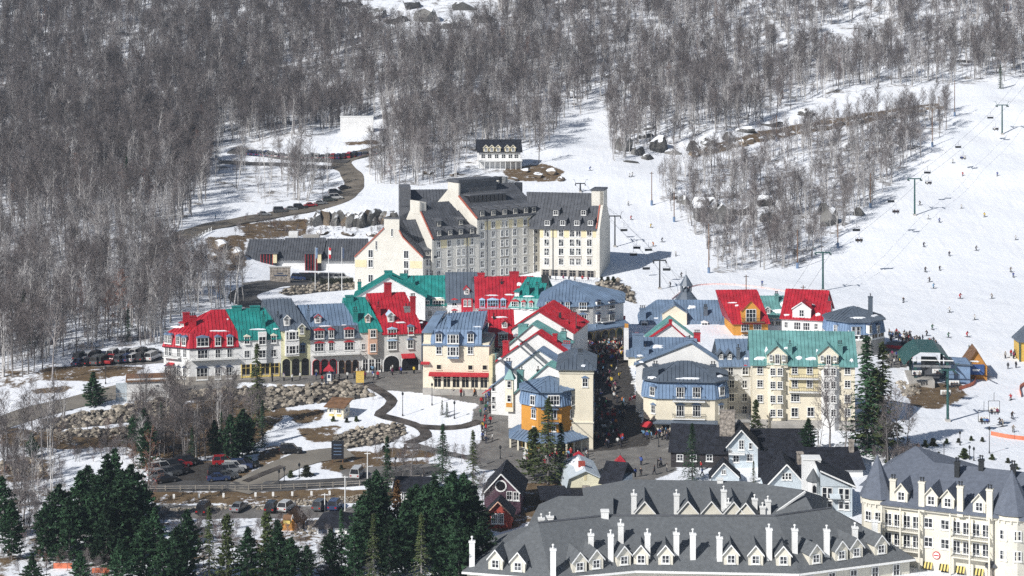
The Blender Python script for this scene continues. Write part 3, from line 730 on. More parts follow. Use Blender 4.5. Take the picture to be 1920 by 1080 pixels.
        for i in range(12):
            j = (i + 1) % 12; a.poly([pts[i], pts[j], inn[j], inn[i]], 'snow')
        a.poly(inn, 'snow')
        if (inn[1] - inn[0]).cross(inn[2] - inn[0]).dot(n) < 0: a.f = [tuple(reversed(f)) for f in a.f]
        o = a.build('snow_patch', s.root); return o
def line_pt(p0, yaw, u):
    """the point of column u on the horizontal line from p0 with the given yaw"""
    k = (u - CU) / FPX; c, n = math.cos(R(yaw)), math.sin(R(yaw)); t = (k * p0.y - p0.x) / (c - k * n); return Vector((p0.x + c * t, p0.y + n * t, p0.z))
def inset_poly(P, d):
    n = len(P); out = []
    for i in range(n):
        a, b_, c = P[i - 1], P[i], P[(i + 1) % n]; e1 = (b_ - a); e2 = (c - b_); e1.z = e2.z = 0; e1.normalize(); e2.normalize()
        n1 = Vector((-e1.y, e1.x, 0)); n2 = Vector((-e2.y, e2.x, 0)); k = 1 + n1.dot(n2)
        out.append(b_ + (n1 + n2) * (d / max(k, 0.3)))
    return out
def lift(P, z): return [Vector((p.x, p.y, z)) for p in P]
# ------------------------------------------------------------------ the row of coloured houses on the left
ROW0 = Wz(355, 714, 6.0); ROWY = 14.0
def rowhouse(label, u1, u2, ve, vb, vr, ur, m, skirt, wm, d=13.0, sk=-2.3, ov=0.35, inset=0.7, base=None, seam=0.8, zdown=4.0):
    p = line_pt(ROW0, ROWY, u1); b = B('house', label, p, ROWY, u2=u2, d=d)
    h = b.z(ve); z2 = b.z(vb, y=inset); zr = b.z(vr, ur, y=d / 2)
    b.walls(h + 0.1, wm, base)
    r0 = [Vector((0, -ov, h)), Vector((b.w, -ov, h)), Vector((b.w, d + ov, h)), Vector((0, d + ov, h))]
    r1 = [Vector((sk * 0.1, inset, z2)), Vector((b.w + sk * 0.1, inset, z2)), Vector((b.w + sk, d - inset, z2)), Vector((sk, d - inset, z2))]
    r2 = [Vector((sk, d / 2, zr)), Vector((b.w + sk, d / 2, zr)), Vector((b.w + sk, d / 2 + 0.001, zr)), Vector((sk, d / 2 + 0.001, zr))]
    b.roof([r0, r1, r2], m, seam, 0.25, skirt)
    for x, k in ((0.02, 0), (b.w - 0.02, 1)):   # party walls under the roof
        a = MB(); P = [(x, 0, h - 0.5), (x, d, h - 0.5), (x + sk, d - inset, z2 - 0.1), (x + sk, d / 2, zr - 0.2), (x + sk * 0.1, inset, z2 - 0.1)]
        a.poly(P, m); a.build('gable_wall', b.root)
    b.h, b.z2, b.zr = h, z2, zr
    return b

# red corner house
b = B('house', 'corner house with red mansard roof over white walls at the end of the row', ROW0, ROWY, u2=447.5, d=13)
Al = b.Mi @ Wz(307, 709, 6.0); h = b.z(653); z2 = b.z(626, y=0.6); zr = b.z(580, 420, y=7)
b.fp = [Vector((0, 0, 0)), Vector((b.w, 0, 0)), Vector((b.w, 13, 0)), Vector((Al.x + 4.5, 13, 0)), Vector((Al.x, Al.y, 0))]
b.walls(h + .1, 'white_wall', (0.9, 'hotel_base'))
e0 = lift(inset_poly(b.fp, -0.3), h); e1 = lift(inset_poly(b.fp, 0.75), z2)
for e in (e0, e1): e[1].x = e[2].x = b.w
xr = b.x(398, y=7); rl = Vector((xr, 7, zr)); rr = Vector((b.w - 2.3, 7, zr))
b.roof([e0, e1, [rl, rr, rr.copy(), rl.copy(), rl.copy()]], 'red_roof', 0.8, 0.25, 'red_skirt')
b.band(h - 0.25, 0.22, 'trim_navy', 0.3)
b.win([(380, 641)], 2.7, 2.0, 3, 2, 'white_trim', 'trim_blue', 0.8, off=0.25); b.win([(408.5, 640), (431, 639)], 1.35, 2.0, 2, 2, 'white_trim', 'trim_blue', 0.8, off=0.25)
b.win([(312.5, 635), (319.5, 636)], 0.9, 1.9, 2, 2, 'white_trim', 'trim_blue', 0.8, face=4, off=0.25); b.win([(335, 638), (346, 640)], 1.1, 1.9, 2, 2, 'white_trim', 'trim_blue', 0.8, face=4, off=0.25)
b.win([(380, 664)], 2.4, 2.0, 3, 2, 'white_trim', 'trim_navy'); b.win([(408.5, 663), (430.5, 662)], 1.25, 2.0, 2, 2, 'white_trim', 'trim_navy')
b.win([(312.5, 658), (319.5, 659), (335, 661), (346.5, 662)], 0.9, 2.0, 2, 2, 'white_trim', 'trim_navy', face=4)
b.win([(379, 701)], 2.6, 2.7, 3, 2, 'white_trim', 'trim_navy'); b.win([(408.5, 700), (429.5, 699)], 1.4, 2.7, 2, 2, 'white_trim', 'trim_navy')
b.win([(312, 697), (335, 699), (346, 700)], 0.95, 2.5, 2, 2, 'white_trim', 'trim_navy', face=4)
b.win([(316.5, 703)], 0.9, 2.1, 1, 1, 'brown_wood', None, face=4, name='door')
b.balcony(0.2, b.w - 0.3, b.z(674), 1.1, rail=1.0, rm='grey_metal'); b.balcony(0.4, 4.6, b.z(672), 1.0, face=4, rm='grey_metal')
b.canopy(1.2, 3.0, b.z(683), 0.9, 0.5, 'awning_red', face=4)
b.chimney(349, 606, w=1.5, d=1.2, m='red_roof', pots=0, side=4, top=586); b.chimney(361, 608, w=1.6, d=1.1, m='red_roof', pots=3, side=0, top=592)
b.snow(331, 613, 26, 5, side=4, seed=1); b.snow(412, 621, 42, 3, seed=2); b.snow(427, 599, 4, 3, seed=3)
b.dormer(342, 612, 1.4, 0.9, 'red_roof', 'red_skirt', 0.3, side=4, shed=True)
b.done()

b = rowhouse('white row house with teal roof between the red and the grey house', 447.5, 527, 637, 619, 578, 460, 'teal_roof', 'teal_roof', 'white_wall', base=(0.8, 'hotel_base'))
b.win([(463, 638), (513, 636)], 1.3, 1.7, 2, 2, 'white_trim', 'pale_cream_wall', 0.8, off=0.25); b.win([(463, 664), (513, 662)], 1.3, 1.8)
b.blk('bay', b.x(484), -1.0, 3.4, b.x(499), 0.2, b.h + 1.6, 'white_wall'); b.win([(491, 637), (491, 662)], 1.7, 1.9, 2, 2, off=1.0)
b.shop(b.x(452), b.x(524), 0.1, 3.1, 4, 'trim_yellow'); b.chimney(494, 611, w=0.8, d=0.8, m='teal_roof', pots=1, top=590); b.snow(484, 618, 34, 3.5); b.snow(517, 617, 12, 3)
b.chimney(444, 580, 0.8, 2.2, 1.2, 'teal_roof', 0); b.chimney(478, 580, 0.8, 2.2, 1.2, 'teal_roof', 0)
b.done()

b = rowhouse('narrow pale yellow row house with tall grey roof and white bay over arches', 527, 582, 619, 612, 560, 530, 'slate_roof', 'slate_roof', 'pale_yellow_wall', inset=0.6, sk=-3.6)
b.dormer(538, 611, 1.4, 1.9, 'slate_roof', 'white_wall', 0.7, band=1); b.dormer(566, 627, 1.5, 1.9, 'slate_roof', 'pale_yellow_wall', 0.7, band=0)
b.blk('bay', b.x(534), -1.2, b.z(667), b.x(560), 0.2, b.z(620), 'white_wall'); b.win([(547, 628), (547, 654)], 1.5, 1.9, 2, 2, off=1.2); b.win([(537.5, 628), (556.5, 627), (537.5, 654), (556.5, 653)], 0.55, 1.9, 1, 2, off=1.2)
b.win([(567.5, 653)], 1.2, 1.8, 2, 2, 'trim_blue', 'trim_blue')
b.shop(b.x(528), b.x(581), 0.0, b.z(673), 3, 'pale_yellow_wall', arch=True); b.chimney(521, 596, w=0.7, d=0.7, m='slate_roof', pots=1, top=590)
b.snow(548, 620, 14, 2.5)
b.done()

b = rowhouse('white row house with blue mansard roof and dark shop fronts', 582, 675, 636, 613, 570, 600, 'blue_roof', 'slate_roof', 'white_wall', inset=0.8)
for pts, w in (([(598.5, 627), (654.5, 625)], 2.2), ([(621, 626)], 1.2)): b.win(pts, w, 1.9, 3 if w > 2 else 2, 2, 'white_trim', 'trim_red', 0.9, off=0.3)
for pts, w in (([(598.5, 651), (654.5, 649)], 2.2), ([(621, 650)], 1.2)): b.win(pts, w, 1.9, 3 if w > 2 else 2, 2, 'white_trim', 'trim_red')
b.band(b.h - 0.2, 0.25, 'blue_roof', 0.3); b.balcony(0.2, b.w - 0.2, b.z(665), 1.2, rm='grey_metal')
b.shop(0.4, b.x(632), 0.0, 3.4, 3, 'trim_red', arch=True); b.shop(b.x(634), b.w - 0.3, 0.0, 3.0, 3, 'brown_wood', arch=True)
b.dormer(596, 606, 1.5, 1.6, 'blue_roof', 'white_wall', 0.6, band=1, rake='trim_red'); b.chimney(578, 603, w=0.8, d=0.8, m='blue_roof', pots=1, top=579); b.snow(610, 612, 36, 2.5); b.snow(645, 610, 14, 2)
b.done()

b = rowhouse('narrow white row house with steep teal roof and peach bay window', 675, 717, 622, 612, 557, 668, 'teal_roof', 'teal_roof', 'grey_white_wall', inset=0.6, sk=-3.0)
b.blk('bay', b.x(690), -1.1, b.z(664), b.x(706), 0.2, b.z(618), 'peach_wall'); b.win([(698, 624), (698, 650)], 1.35, 1.8, 2, 2, 'white_trim', None, off=1.1)
b.dormer(690, 605, 1.3, 1.6, 'teal_roof', 'peach_wall', 0.6, band=1); b.chimney(666, 600, w=1.1, d=1.0, m='teal_roof', pots=2, top=581)
b.win([(681, 650)], 1.0, 1.6); b.shop(0.5, b.w - 0.3, 0.0, 2.9, 3, 'white_trim'); b.chimney(655, 562, 1.0, 1.8, 1.2, 'teal_roof', 0)
b.done()

b = rowhouse('white house with big red roof at the inner end of the row', 717, 790, 626, 606, 548, 735, 'red_roof', 'red_skirt', 'grey_white_wall', inset=0.7, sk=-2.4, d=16)
b.win([(735, 625), (735, 647)], 2.1, 2.0, 3, 2, 'white_trim', 'sky_trim', 0.7, off=0.25); b.win([(770, 620), (769, 645)], 1.4, 2.0, 2, 2, 'white_trim', 'trim_blue', 0.7, off=0.25)
b.shop(b.x(718), b.x(750), 0.0, 3.6, 1, 'white_wall', arch=True, glass='black_void'); b.shop(b.x(752), b.x(786), 0.0, 3.6, 1, 'white_wall', arch=True, glass='black_void')
b.canopy(b.x(752), b.x(777), b.z(665), 1.3, 0.8, 'awning_red'); b.dormer(733, 604, 1.5, 1.8, 'sky_trim', 'white_wall', 0.7, band=1); b.chimney(709, 590, w=1.0, d=0.9, m='red_roof', pots=1, top=572)
b.chimney(774, 585, w=1.2, d=1.0, m='red_roof', pots=3, top=556); b.snow(752, 605, 24, 3); b.chimney(727, 551, 2.6, 1.6, 1.3, 'red_roof', 0); b.chimney(764, 582, 0.9, 1.6, 1.1, 'grey_metal', 2)
b.snow(790, 605, 10, 3)
b.done()
# its corner wing towards the square
p = line_pt(ROW0, ROWY, 790.5); b = B('house', 'small blue corner wing beside the red roofed row house', p, 48, w=6, d=8)
b.walls(b.z(620), 'blue_skirt'); b.hip(b.z(620), 1.6, 2, 2, 'red_roof', 0.4); b.win([(2.0, 4.6), (2.0, 8.0), (4.2, 4.6), (4.2, 8.0)], 1.1, 1.9, xz=True, ped='trim_navy'); b.shop(0.5, 5.5, 0, 3.0, 2, 'brown_wood'); b.done()

# ------------------------------------------------------------------ houses behind, below the hotel
def block(label, u1, u2, Y, z0, yaw, d, ve, wm, cat='house', name='house', down=6.0, base=None):
    p = W(u1, (HC - z0) * FPX / Y, Y); b = B(name, label, p, yaw, u2=u2, d=d, cat=cat); b.h = b.z(ve); b.walls(b.h + 0.1, wm, base, down=down); return b
b = block('house with a broad white gable edged in teal behind the red roof', 666, 797, 492, 8, 2, 10, 556, 'white_wall'); b.gable_y(b.h, b.z(518, 727) - b.h, 'teal_roof', 'white_wall', 0.5, 0.48)
b.chimney(674, 548, 3, 0.9, 0.9, 'teal_roof', 2, side=3, top=529); b.chimney(728, 524, 1.0, 2.0, 1.2, 'teal_roof', 0, side=3); b.done()
b = block('house with teal mansard roof beside the grey roofed house', 745, 839, 503, 8, 3, 13, 573, 'white_wall')
b.hip(b.h, b.z(516, 800, y=6.5) - b.z(561, 800), m='teal_roof', brk=b.z(561, y=.6) - b.h, inset=0.6, skirt='teal_roof'); b.end_gables(b.h, b.z(516, 800, y=6.5) - b.z(561, 800), 'teal_roof', b.z(561, y=.6) - b.h, 0.6)
b.win([(822, 569)], 3.0, 1.7, 4, 2, off=0.35, dp=1.0, ped='pale_cream_wall'); b.win([(801, 569)], 1.2, 1.7, off=0.35, dp=1.0); b.win([(806, 588), (826, 588)], 1.2, 1.6)
b.chimney(776, 536, w=.7, d=.7, m='teal_roof', pots=1, top=524); b.chimney(757, 519, .8, 2, 1.2, 'teal_roof', 0); b.chimney(836, 528, .6, .5, .5, 'dark_metal', 1); b.snow(820, 559, 30, 2.5); b.done()
b = block('white house with steep grey roof and red bay between teal and red roofs', 839, 894, 500, 8, 3, 13, 567, 'white_wall'); b.hip(b.h, b.z(510, 866, y=6.5) - b.h, m='slate_roof'); b.end_gables(b.h, b.z(510, 866, y=6.5) - b.h, 'white_wall')
b.dormer(875, 552, 1.4, 1.5, 'red_roof', 'white_wall', 0.7, rake='trim_red'); b.blk('bay', b.x(865), -1, b.z(586), b.x(886), 0.2, b.z(560), 'red_skirt'); b.win([(872, 567), (880, 567)], 0.8, 1.7, off=1.0); b.win([(852, 568), (852, 588)], 1.4, 1.6, ped='trim_red')
b.chimney(887, 530, .8, .5, .5, 'slate_roof', 1); b.done()
b = block('house with red roof and blue crowned windows behind the square', 894, 1000, 498, 8, 3, 13, 577, 'white_wall')
q = b.z(556, y=.6) - b.h; rs = b.z(518, 940, y=6.5) - b.h - q; b.hip(b.h, rs, m='red_roof', brk=q, inset=.6, skirt='red_skirt'); b.end_gables(b.h, rs, 'red_skirt', q, .6)
b.win([(904, 569), (943.5, 569)], 1.3, 1.9, 2, 2, 'sky_trim', 'sky_trim', 1.0, off=.35); b.win([(924, 569)], 2.8, 1.9, 4, 2, 'sky_trim', 'sky_trim', 1.0, off=.35); b.win([(905, 590), (925, 590), (943, 590)], 1.3, 1.7)
b.chimney(902, 519, 1, 1.8, 1, 'red_roof', 0); b.chimney(964, 518, 1.2, 2.4, 1, 'red_roof', 0); b.chimney(940, 532, .5, .4, .4, 'dark_metal', 1); b.snow(922, 554, 26, 2.5); b.snow(955, 553, 22, 3); b.snow(973, 533, 12, 8); b.done()
b = block('house with slanting teal roof and two teal chimneys beside the blue hip roof', 957, 1012, 489, 8, -16, 14, 576, 'white_wall')
q = b.z(558, y=.6) - b.h; rs = b.z(520, 1020, y=7) - b.h - q; b.hip(b.h, rs, 2.5, None, 'teal_roof', brk=q, inset=.6, skirt='teal_roof'); b.end_gables(b.h, rs, 'teal_roof', q, .6, sides=(1,))
b.win([(966, 571)], 1.9, 1.7, 3, 2, ped='trim_red', off=.35, dp=1.0); b.win([(982, 572), (996, 573)], 1.0, 1.7, ped='trim_red', off=.35, dp=1.0)
b.chimney(990, 551, w=.9, d=.9, m='teal_roof', pots=2, top=534); b.chimney(1007, 552, w=.9, d=.9, m='teal_roof', pots=2, top=534); b.chimney(1022, 527, w=1.6, d=1.2, m='dark_metal', pots=1, top=516); b.dormer(969, 556, 1.2, 1.3, 'teal_roof', 'white_wall', .3, shed=True, ww=0.01, wh=0.01); b.snow(990, 556, 24, 3); b.done()
# blue hip roofed restaurant at the head of the street
b = block('white restaurant with wide blue hip roof facing the crowded square', 1010, 1112, 466, 8, -4, 20, 574, 'white_wall'); b.w0 = b.w
xr = b.x(1168, y=8); b.fp = [Vector((0, 0, 0)), Vector((b.w, 0, 0)), Vector((xr, 7, 0)), Vector((xr, 20, 0)), Vector((0, 20, 0))]
b.root.children[0].name = 'hall_wall'; b.walls(b.h + .1, 'white_wall', name='wall', down=5)
e0 = lift(inset_poly(b.fp, -.5), b.h); e1 = lift(inset_poly(b.fp, .6), b.z(566, y=.6)); xa = b.x(1062, y=11); za = b.z(524, 1062, y=11)
b.roof([e0, e1, [Vector((xa, 11, za))] * 5], 'blue_roof', .8, .25, 'blue_roof', top=False)
b.win([(1028, 571), (1048, 572), (1064, 572)], 1.1, 1.7, ped='trim_blue', dp=1.0, off=.45); b.win([(1093, 573)], 1.9, 1.8, 3, 2, ped='trim_blue', dp=1.0, off=.45)
b.win([(1093, 597)], 1.9, 1.9, 3, 2, ped='trim_blue'); b.win([(1070, 597), (1048, 597)], 1.2, 1.8, ped='trim_blue')
b.win([(1121, 572), (1121, 596)], 1.3, 1.9, ped='trim_navy', face=1, dp=.5, off=.3); b.win([(1146, 572), (1146, 595)], 1.9, 1.9, 3, 2, ped='trim_navy', face=1, dp=.5, off=.3)
L1 = b.face(1)[3]; b.canopy(-5, L1 + .6, b.z(608) + .2, 2.2, 1.0, 'blue_roof', face=1, name='porch_roof', th=.3); b.canopy(b.x(1090), b.w + .8, b.z(608) + .2, 2.2, 1.0, 'blue_roof', name='porch_roof', th=.3)
b.shop(0.2, L1, 0.3, 3.6, 4, 'trim_yellow', face=1, arch=True); b.shop(b.x(1092), b.w, 0.3, 3.6, 1, 'trim_yellow', arch=True); b.balcony(2.2, 6.0, b.z(604), 1.1, face=1); b.band(b.z(619), .35, 'trim_red', .5)
b.done()

# ------------------------------------------------------------------ cream house with the blue mansard, red house beside it, gables down the street
b = B('house', 'cream house with blue mansard roof and red awning above its shops', Wz(793, 730, 6.0), -5, u2=917, d=14)
zb = b.z(617, y=.7); h = b.z(643); xr = b.x(903); b.walls(h + .1, 'cream_wall', (.4, 'concrete'), down=5)
xs_ = b.x(808, y=.0)
b.roof([[Vector((xs_, -.35, h)), Vector((xr, -.35, h)), Vector((xr, 14.3, h)), Vector((xs_ - 1.4, 14.3, h + .0))], [Vector((xs_ + .3, .7, zb)), Vector((xr, .7, zb)), Vector((xr, 13.3, zb)), Vector((xs_ + .6, 13.3, zb))],
        [Vector((b.x(842, y=7), 7, b.z(587, 842, y=7))), Vector((xr + .6, 7, b.z(582, 905, y=7))), Vector((xr + .6, 7.001, b.z(582, 905, y=7))), Vector((b.x(842, y=7), 7.001, b.z(587, 842, y=7)))]], 'blue_roof', .75, .25, 'blue_skirt')
c = MB(); xl = b.x(796); c.box(0.1, .4, h - 3, xs_ + .3, 13, b.z(622), 'cream_wall'); c.build('side_wall', b.root)
c = MB(); c.slab([(-.3, 0, b.z(622)), (xs_ + .4, 0, b.z(622)), (xs_ + 2.2, 5, b.z(588, 812, y=5)), (1.5, 5, b.z(592, 804, y=5))], .3, 'blue_roof'); c.slab([(1.5, 5, b.z(592, 804, y=5)), (xs_ + 2.2, 5, b.z(588, 812, y=5)), (xs_ + 2.2, 12, b.z(592, 804, y=5)), (1.5, 12, b.z(592, 804, y=5))], .3, 'blue_roof'); c.build('side_roof', b.root)
b.win([(823, 633), (882.5, 633)], 1.4, 1.9, 2, 2, ped='trim_navy', dp=.9, off=.3); b.win([(823, 657), (882, 657)], 1.3, 1.7, 2, 2, ped='trim_blue'); b.win([(823, 688), (882, 689), (909, 689)], 1.2, 1.2, 1, 1, 'cream_wall', glass='black_void')
b.blk('bay', b.x(840), -1.1, b.z(670), b.x(861), .2, b.z(625), 'blue_skirt'); b.win([(850.5, 634), (850.5, 657)], 1.3, 2.0, 2, 2, off=1.1); b.win([(842.5, 634), (859, 634), (842.5, 657), (859, 657)], .55, 2.0, 1, 2, off=1.1)
c = MB(); c.prism([(b.x(840) - .1, -1.2), (b.x(861) + .1, -1.2), (b.x(861) + .1, .5), (b.x(840) - .1, .5)], b.z(625), b.z(622), 'blue_roof'); c.build('bay_roof', b.root)
b.canopy(b.x(805), b.w, b.z(697), 1.5, .35, 'awning_red', th=.35); b.shop(b.x(812), b.w - .1, .2, b.z(702), 6, 'cream_wall', post=.55)
b.canopy(-.4, b.x(806), b.z(678), .8, .2, 'awning_red', th=.3); b.chimney(842, 611, w=.9, d=.9, m='blue_skirt', pots=1, top=592); b.snow(896, 613, 18, 2); b.band(b.z(647), .2, 'blue_skirt', .25)
b.done()
b = block('red mansard house behind the cream house with white balconies', 903, 962, 436, 6, 3, 13, 650, 'pale_cream_wall'); q = b.z(624, y=.7) - b.h; rs = b.z(580, 940, y=6.5) - b.h - q
b.hip(b.h, rs, m='red_roof', brk=q, inset=.7, skirt='red_skirt', seam=.8); b.end_gables(b.h, rs, 'red_skirt', q, .7); b.dormer(911, 615, 1.3, 1.4, 'red_roof', 'white_wall', .5, band=1, rake='trim_red'); b.dormer(946, 615, 1.3, 1.4, 'red_roof', 'white_wall', .5, band=1, rake='trim_red')
b.win([(909, 634), (943, 634)], 2.1, 2.1, 3, 2, dp=1.0, off=.4, ped='white_wall'); b.win([(910, 659), (932, 659)], 1.2, 1.8, ped='trim_blue'); b.balcony(b.x(900), b.x(922), b.z(646), 1.2, rm='white_trim'); b.balcony(b.x(934), b.x(958), b.z(646), 1.2, rm='white_trim')
b.snow(938, 595, 34, 3); b.snow(910, 600, 10, 4); b.chimney(926, 598, .5, .4, .4, 'dark_metal', 1); b.done()

def gab(label, u1, u2, Y, z0, vl, peak, vr, d, m, wm='white_wall', yaw=-14, down=6.0, cat='house'):
    p = W(u1, (HC - z0) * FPX / Y, Y); b = B('house', label, p, yaw, u2=u2, d=d, cat=cat)
    hl = b.z(vl); xp, zp = b.at(*peak); xw, hr = b.at(u2, vr); b.walls(min(hl, hr), wm, down=down)
    b.gable_y(hl, zp - max(hl, hr), m, wm, .45, xp / b.w, .8, hr); return b
b = gab('big white gable with red roof highest up the street', 960, 1075, 437, 6.0, 614, (1010, 582), 622, 16, 'red_roof', down=8)
b.chimney(1075, 606, w=1.3, d=1.2, m='red_roof', pots=3, side=1, top=586); b.chimney(1062, 624, w=1.1, d=1.0, m='red_roof', pots=0, side=1, top=600); b.chimney(1050, 604, .6, .5, .5, 'dark_metal', 3, side=1); b.done()
b = block('red roofed wing beside the big white gable', 1074, 1092, 442, 6.5, 55, 10, 606, 'brown_wood'); b.hip(b.h, 1.2, 1, 1, 'red_roof', .5); b.win([(2, 4), (4.5, 4), (2, 8), (4.5, 8)], 1.0, 1.7, xz=True); b.done()
b = gab('white gable with pale teal roof between two red roofed gables', 950, 1066, 429, 5.5, 648, (999, 606), 645, 4.8, 'pale_teal_roof', down=7)
b.chimney(981, 621, w=2.0, d=1.4, m='pale_teal_roof', pots=0, side=3, top=608); b.chimney(1057, 636, w=1.2, d=1.0, m='pale_teal_roof', pots=3, side=1, top=622); b.snow(967, 629, 10, 8, side=3); b.done()
b = gab('long white gable with red roof and red chimneys', 925, 1062, 421, 5, 680, (1007, 623), 660, 4.6, 'red_roof', down=6)
b.chimney(949, 655, w=1.3, d=1.1, m='red_roof', pots=0, side=3, top=639); b.chimney(1041, 645, w=.9, d=.9, m='red_roof', pots=0, side=1, top=626); b.chimney(1063, 668, w=1.9, d=1.4, m='blue_roof', pots=4, pm='awning_red', side=1, top=645); b.snow(970, 646, 10, 6, side=3); b.snow(935, 672, 12, 5, side=3)
b.win([(1.2, 3.2), (1.2, 7), (3.4, 3.2), (3.4, 7)], 1.0, 1.7, face=3, xz=True); b.blk('bay', -.8, 2, 2, .1, 4.4, 9, 'pale_teal_roof'); b.done()
b = gab('white gable with blue roof and blue chimney', 921, 1056, 412, 3.5, 724, (1011, 655), 684, 4.6, 'blue_roof', down=5)
b.chimney(953, 697, w=1.3, d=1.1, m='blue_roof', pots=2, side=3, top=678); b.blk('bay', -.7, .8, 5.2, .1, 3.2, 12.0, 'yellow_wall'); b.win([(925.5, 727), (925.5, 750), (925.5, 760)], .8, 1.6, 1, 2, off=.0)
b.win([(1.2, 3), (1.2, 6.5), (3.3, 3), (3.3, 6.5)], 1.0, 1.7, face=3, xz=True); b.canopy(.3, 4.2, 5, 2.2, 1.2, 'awning_red', face=3); b.done()
b = gab('white gable with pale teal roof next to the orange tower', 953, 1052, 404, 1.5, 746, (1027, 682), 693, 4.4, 'pale_teal_roof', down=5)
b.chimney(976, 712, w=1.3, d=1.1, m='pale_teal_roof', pots=2, side=3, top=694); b.chimney(1009, 690, .5, .5, .5, 'dark_metal', 1, side=3); b.blk('bay', -.5, -.6, 4, 1.2, .2, 10.8, 'pale_cream_wall'); b.win([(.35, 9.8), (.35, 6.8)], .9, 1.5, 1, 2, off=.6, xz=True)
c = MB(); c.cone([(-.8, -.9, 10.8), (1.5, -.9, 10.8), (1.5, 1.0, 10.8), (-.8, 1.0, 10.8)], (.35, .1, 13.2), 'pale_teal_roof'); c.build('bay_roof', b.root); b.blk('bay_panel', -.3, -.68, 5.0, 1.0, -.601, 5.9, 'orange_wall'); b.win([(1.2, 3), (1.2, 6.5), (3.3, 3), (3.3, 6.5)], 1.0, 1.7, face=3, xz=True); b.done()
# cream tower at the street corner
b = B('house', 'square cream tower house with slate pyramid roof at the street corner', Wz(1049, 846, 0.0), -3, u2=1112, d=15)
h = b.z(691); b.walls(h + .1, 'cream_wall', (.6, 'concrete')); zr = b.z(664, 1082, y=4); b.roof([b.R_(-.7, -.7, -.7, -.7, h), rectr(b.w * .42, 4, b.w * .58, 11, zr)], 'slate_roof', .8)
b.band(b.z(700), .3, 'pale_cream_wall', .18); b.band(b.z(793), .3, 'pale_cream_wall', .15); b.win([(1097, 717)], 1.2, 1.8, 2, 2, ped='trim_blue'); b.chimney(1088, 681, w=1.1, d=1.0, m='slate_roof', pots=3, top=661); b.snow(1094, 686, 10, 4)
for z in (4.2, 7.6, 11): b.win([(2.5, z), (6, z), (9.5, z), (12.5, z)], 1.2, 1.8, face=1, xz=True, ped='trim_blue')
b.done()
# orange octagonal tower
def ngon(cx, cy, r, k, rot=0.0): return [Vector((cx + r * math.cos(rot + 2 * math.pi * i / k), cy + r * math.sin(rot + 2 * math.pi * i / k), 0)) for i in range(k)]
b = B('house', 'orange octagonal house with blue mansard roof and open porch at the corner', Wz(978, 852, 0.0), 0, u2=1084, d=12)
r = b.w / 2 / math.cos(R(22.5)); b.fp = ngon(b.w / 2, r * .92 + .5, r, 8, R(-157.5)); yc = r * .92 + .5
# front face is fp[1]-fp[2]
zp, zt, ze, zr = b.z(812), b.z(762), b.z(735), b.z(705, 1033, y=yc)
b.walls(zt + .1, 'orange_wall'); e0 = lift(inset_poly(b.fp, -.35), zt); e1 = lift(inset_poly(b.fp, .25), ze); e2 = lift(inset_poly(b.fp, -.5), ze + .05); e3 = [Vector((b.w / 2, yc, zr))] * 8
b.roof([e0, e1], 'blue_skirt', .7, .2, name='mansard', top=False); b.roof([e2, e3], 'blue_roof', .8, .25, top=False)
for fc, us in ((1, (1038,)), (0, (1001,)), (2, (1073,))):
    for u in us:
        b.win([(u, 750)], 2.4 if fc == 1 else 1.35, 2.0, 4 if fc == 1 else 2, 2, dp=.9, off=.35, face=fc); b.win([(u, 776)], 1.35, 1.9, 2, 2, ped='trim_blue' if fc == 0 else None, face=fc); b.win([(u, 804)], .95, 1.1, 2, 2, face=fc)
L1 = b.face(1)[3]; b.balcony(.6, L1 - .6, b.z(792), 1.2, face=1, m='blue_roof'); b.balcony(.6, L1 - .6, b.z(766), 1.0, face=1, m='blue_roof', rail=.2)
pf = inset_poly(b.fp, -2.6); b.roof([lift(pf, b.z(826) + .1), lift(inset_poly(b.fp, -.02), zp)], 'blue_roof', .8, .25, name='porch_roof', top=False)
pp = inset_poly(b.fp, -2.3)
for i in range(8):
    a_, c_ = pp[i], pp[(i + 1) % 8]
    for k in range(3):
        q = a_ + (c_ - a_) * (k / 3.0)
        if q.y < yc + 2: b.blk('porch_post', q.x - .17, q.y - .17, -1, q.x + .17, q.y + .17, b.z(826), 'pale_cream_wall')
for i in (0, 1, 2, 7): b.shop(.3, b.face(i)[3] - .3, .2, 3.3, 3, 'trim_yellow', face=i)
b.chimney(1056, 727, w=1.3, d=1.1, m='blue_roof', pots=3, side=2, top=704); b.chimney(1008, 716, .8, .8, .8, 'blue_roof', 1, side=0); b.snow(997, 727, 14, 6, side=0); b.snow(962, 818, 1, 1, side=0) if False else None
b.done()

# ------------------------------------------------------------------ houses right of the street
b = block('white house with blue roofs and cupola on the slope side', 1196, 1372, 492, 7.5, -2, 15, 633, 'white_wall'); q = b.z(601, y=.7) - b.h; rs = b.z(562, 1290, y=7.5) - b.h - q
b.hip(b.h, rs, b.x(1232, y=7.5), 3.0, 'blue_roof', brk=q, inset=.7, skirt='blue_roof', seam=.8); b.win([(1208, 612), (1321, 612)], 1.6, 2.0, 2, 2, dp=1.0, off=.35, ped='white_wall'); b.win([(1358, 617)], 2.2, 2.0, 3, 2, dp=1.0, off=.35, ped='trim_blue'); b.win([(1236, 640), (1321, 640), (1358, 641)], 1.3, 1.8)
g = b.dormer(1265, 608, 6.2, 3.0, 'blue_roof', 'cream_wall', 2.0, band=1, ww=.01, wh=.01, rake=None); b.win([(1254, 592), (1272, 593)], 1.1, 1.4, off=-1.2, glass='shop_glass')
b.chimney(1323, 590, w=1.0, d=.9, m='slate_roof', pots=3, top=576); b.chimney(1205, 596, w=1.6, d=1.1, m='blue_roof', pots=3, top=578); b.snow(1297, 576, 18, 8); b.snow(1230, 597, 10, 3); b.done()
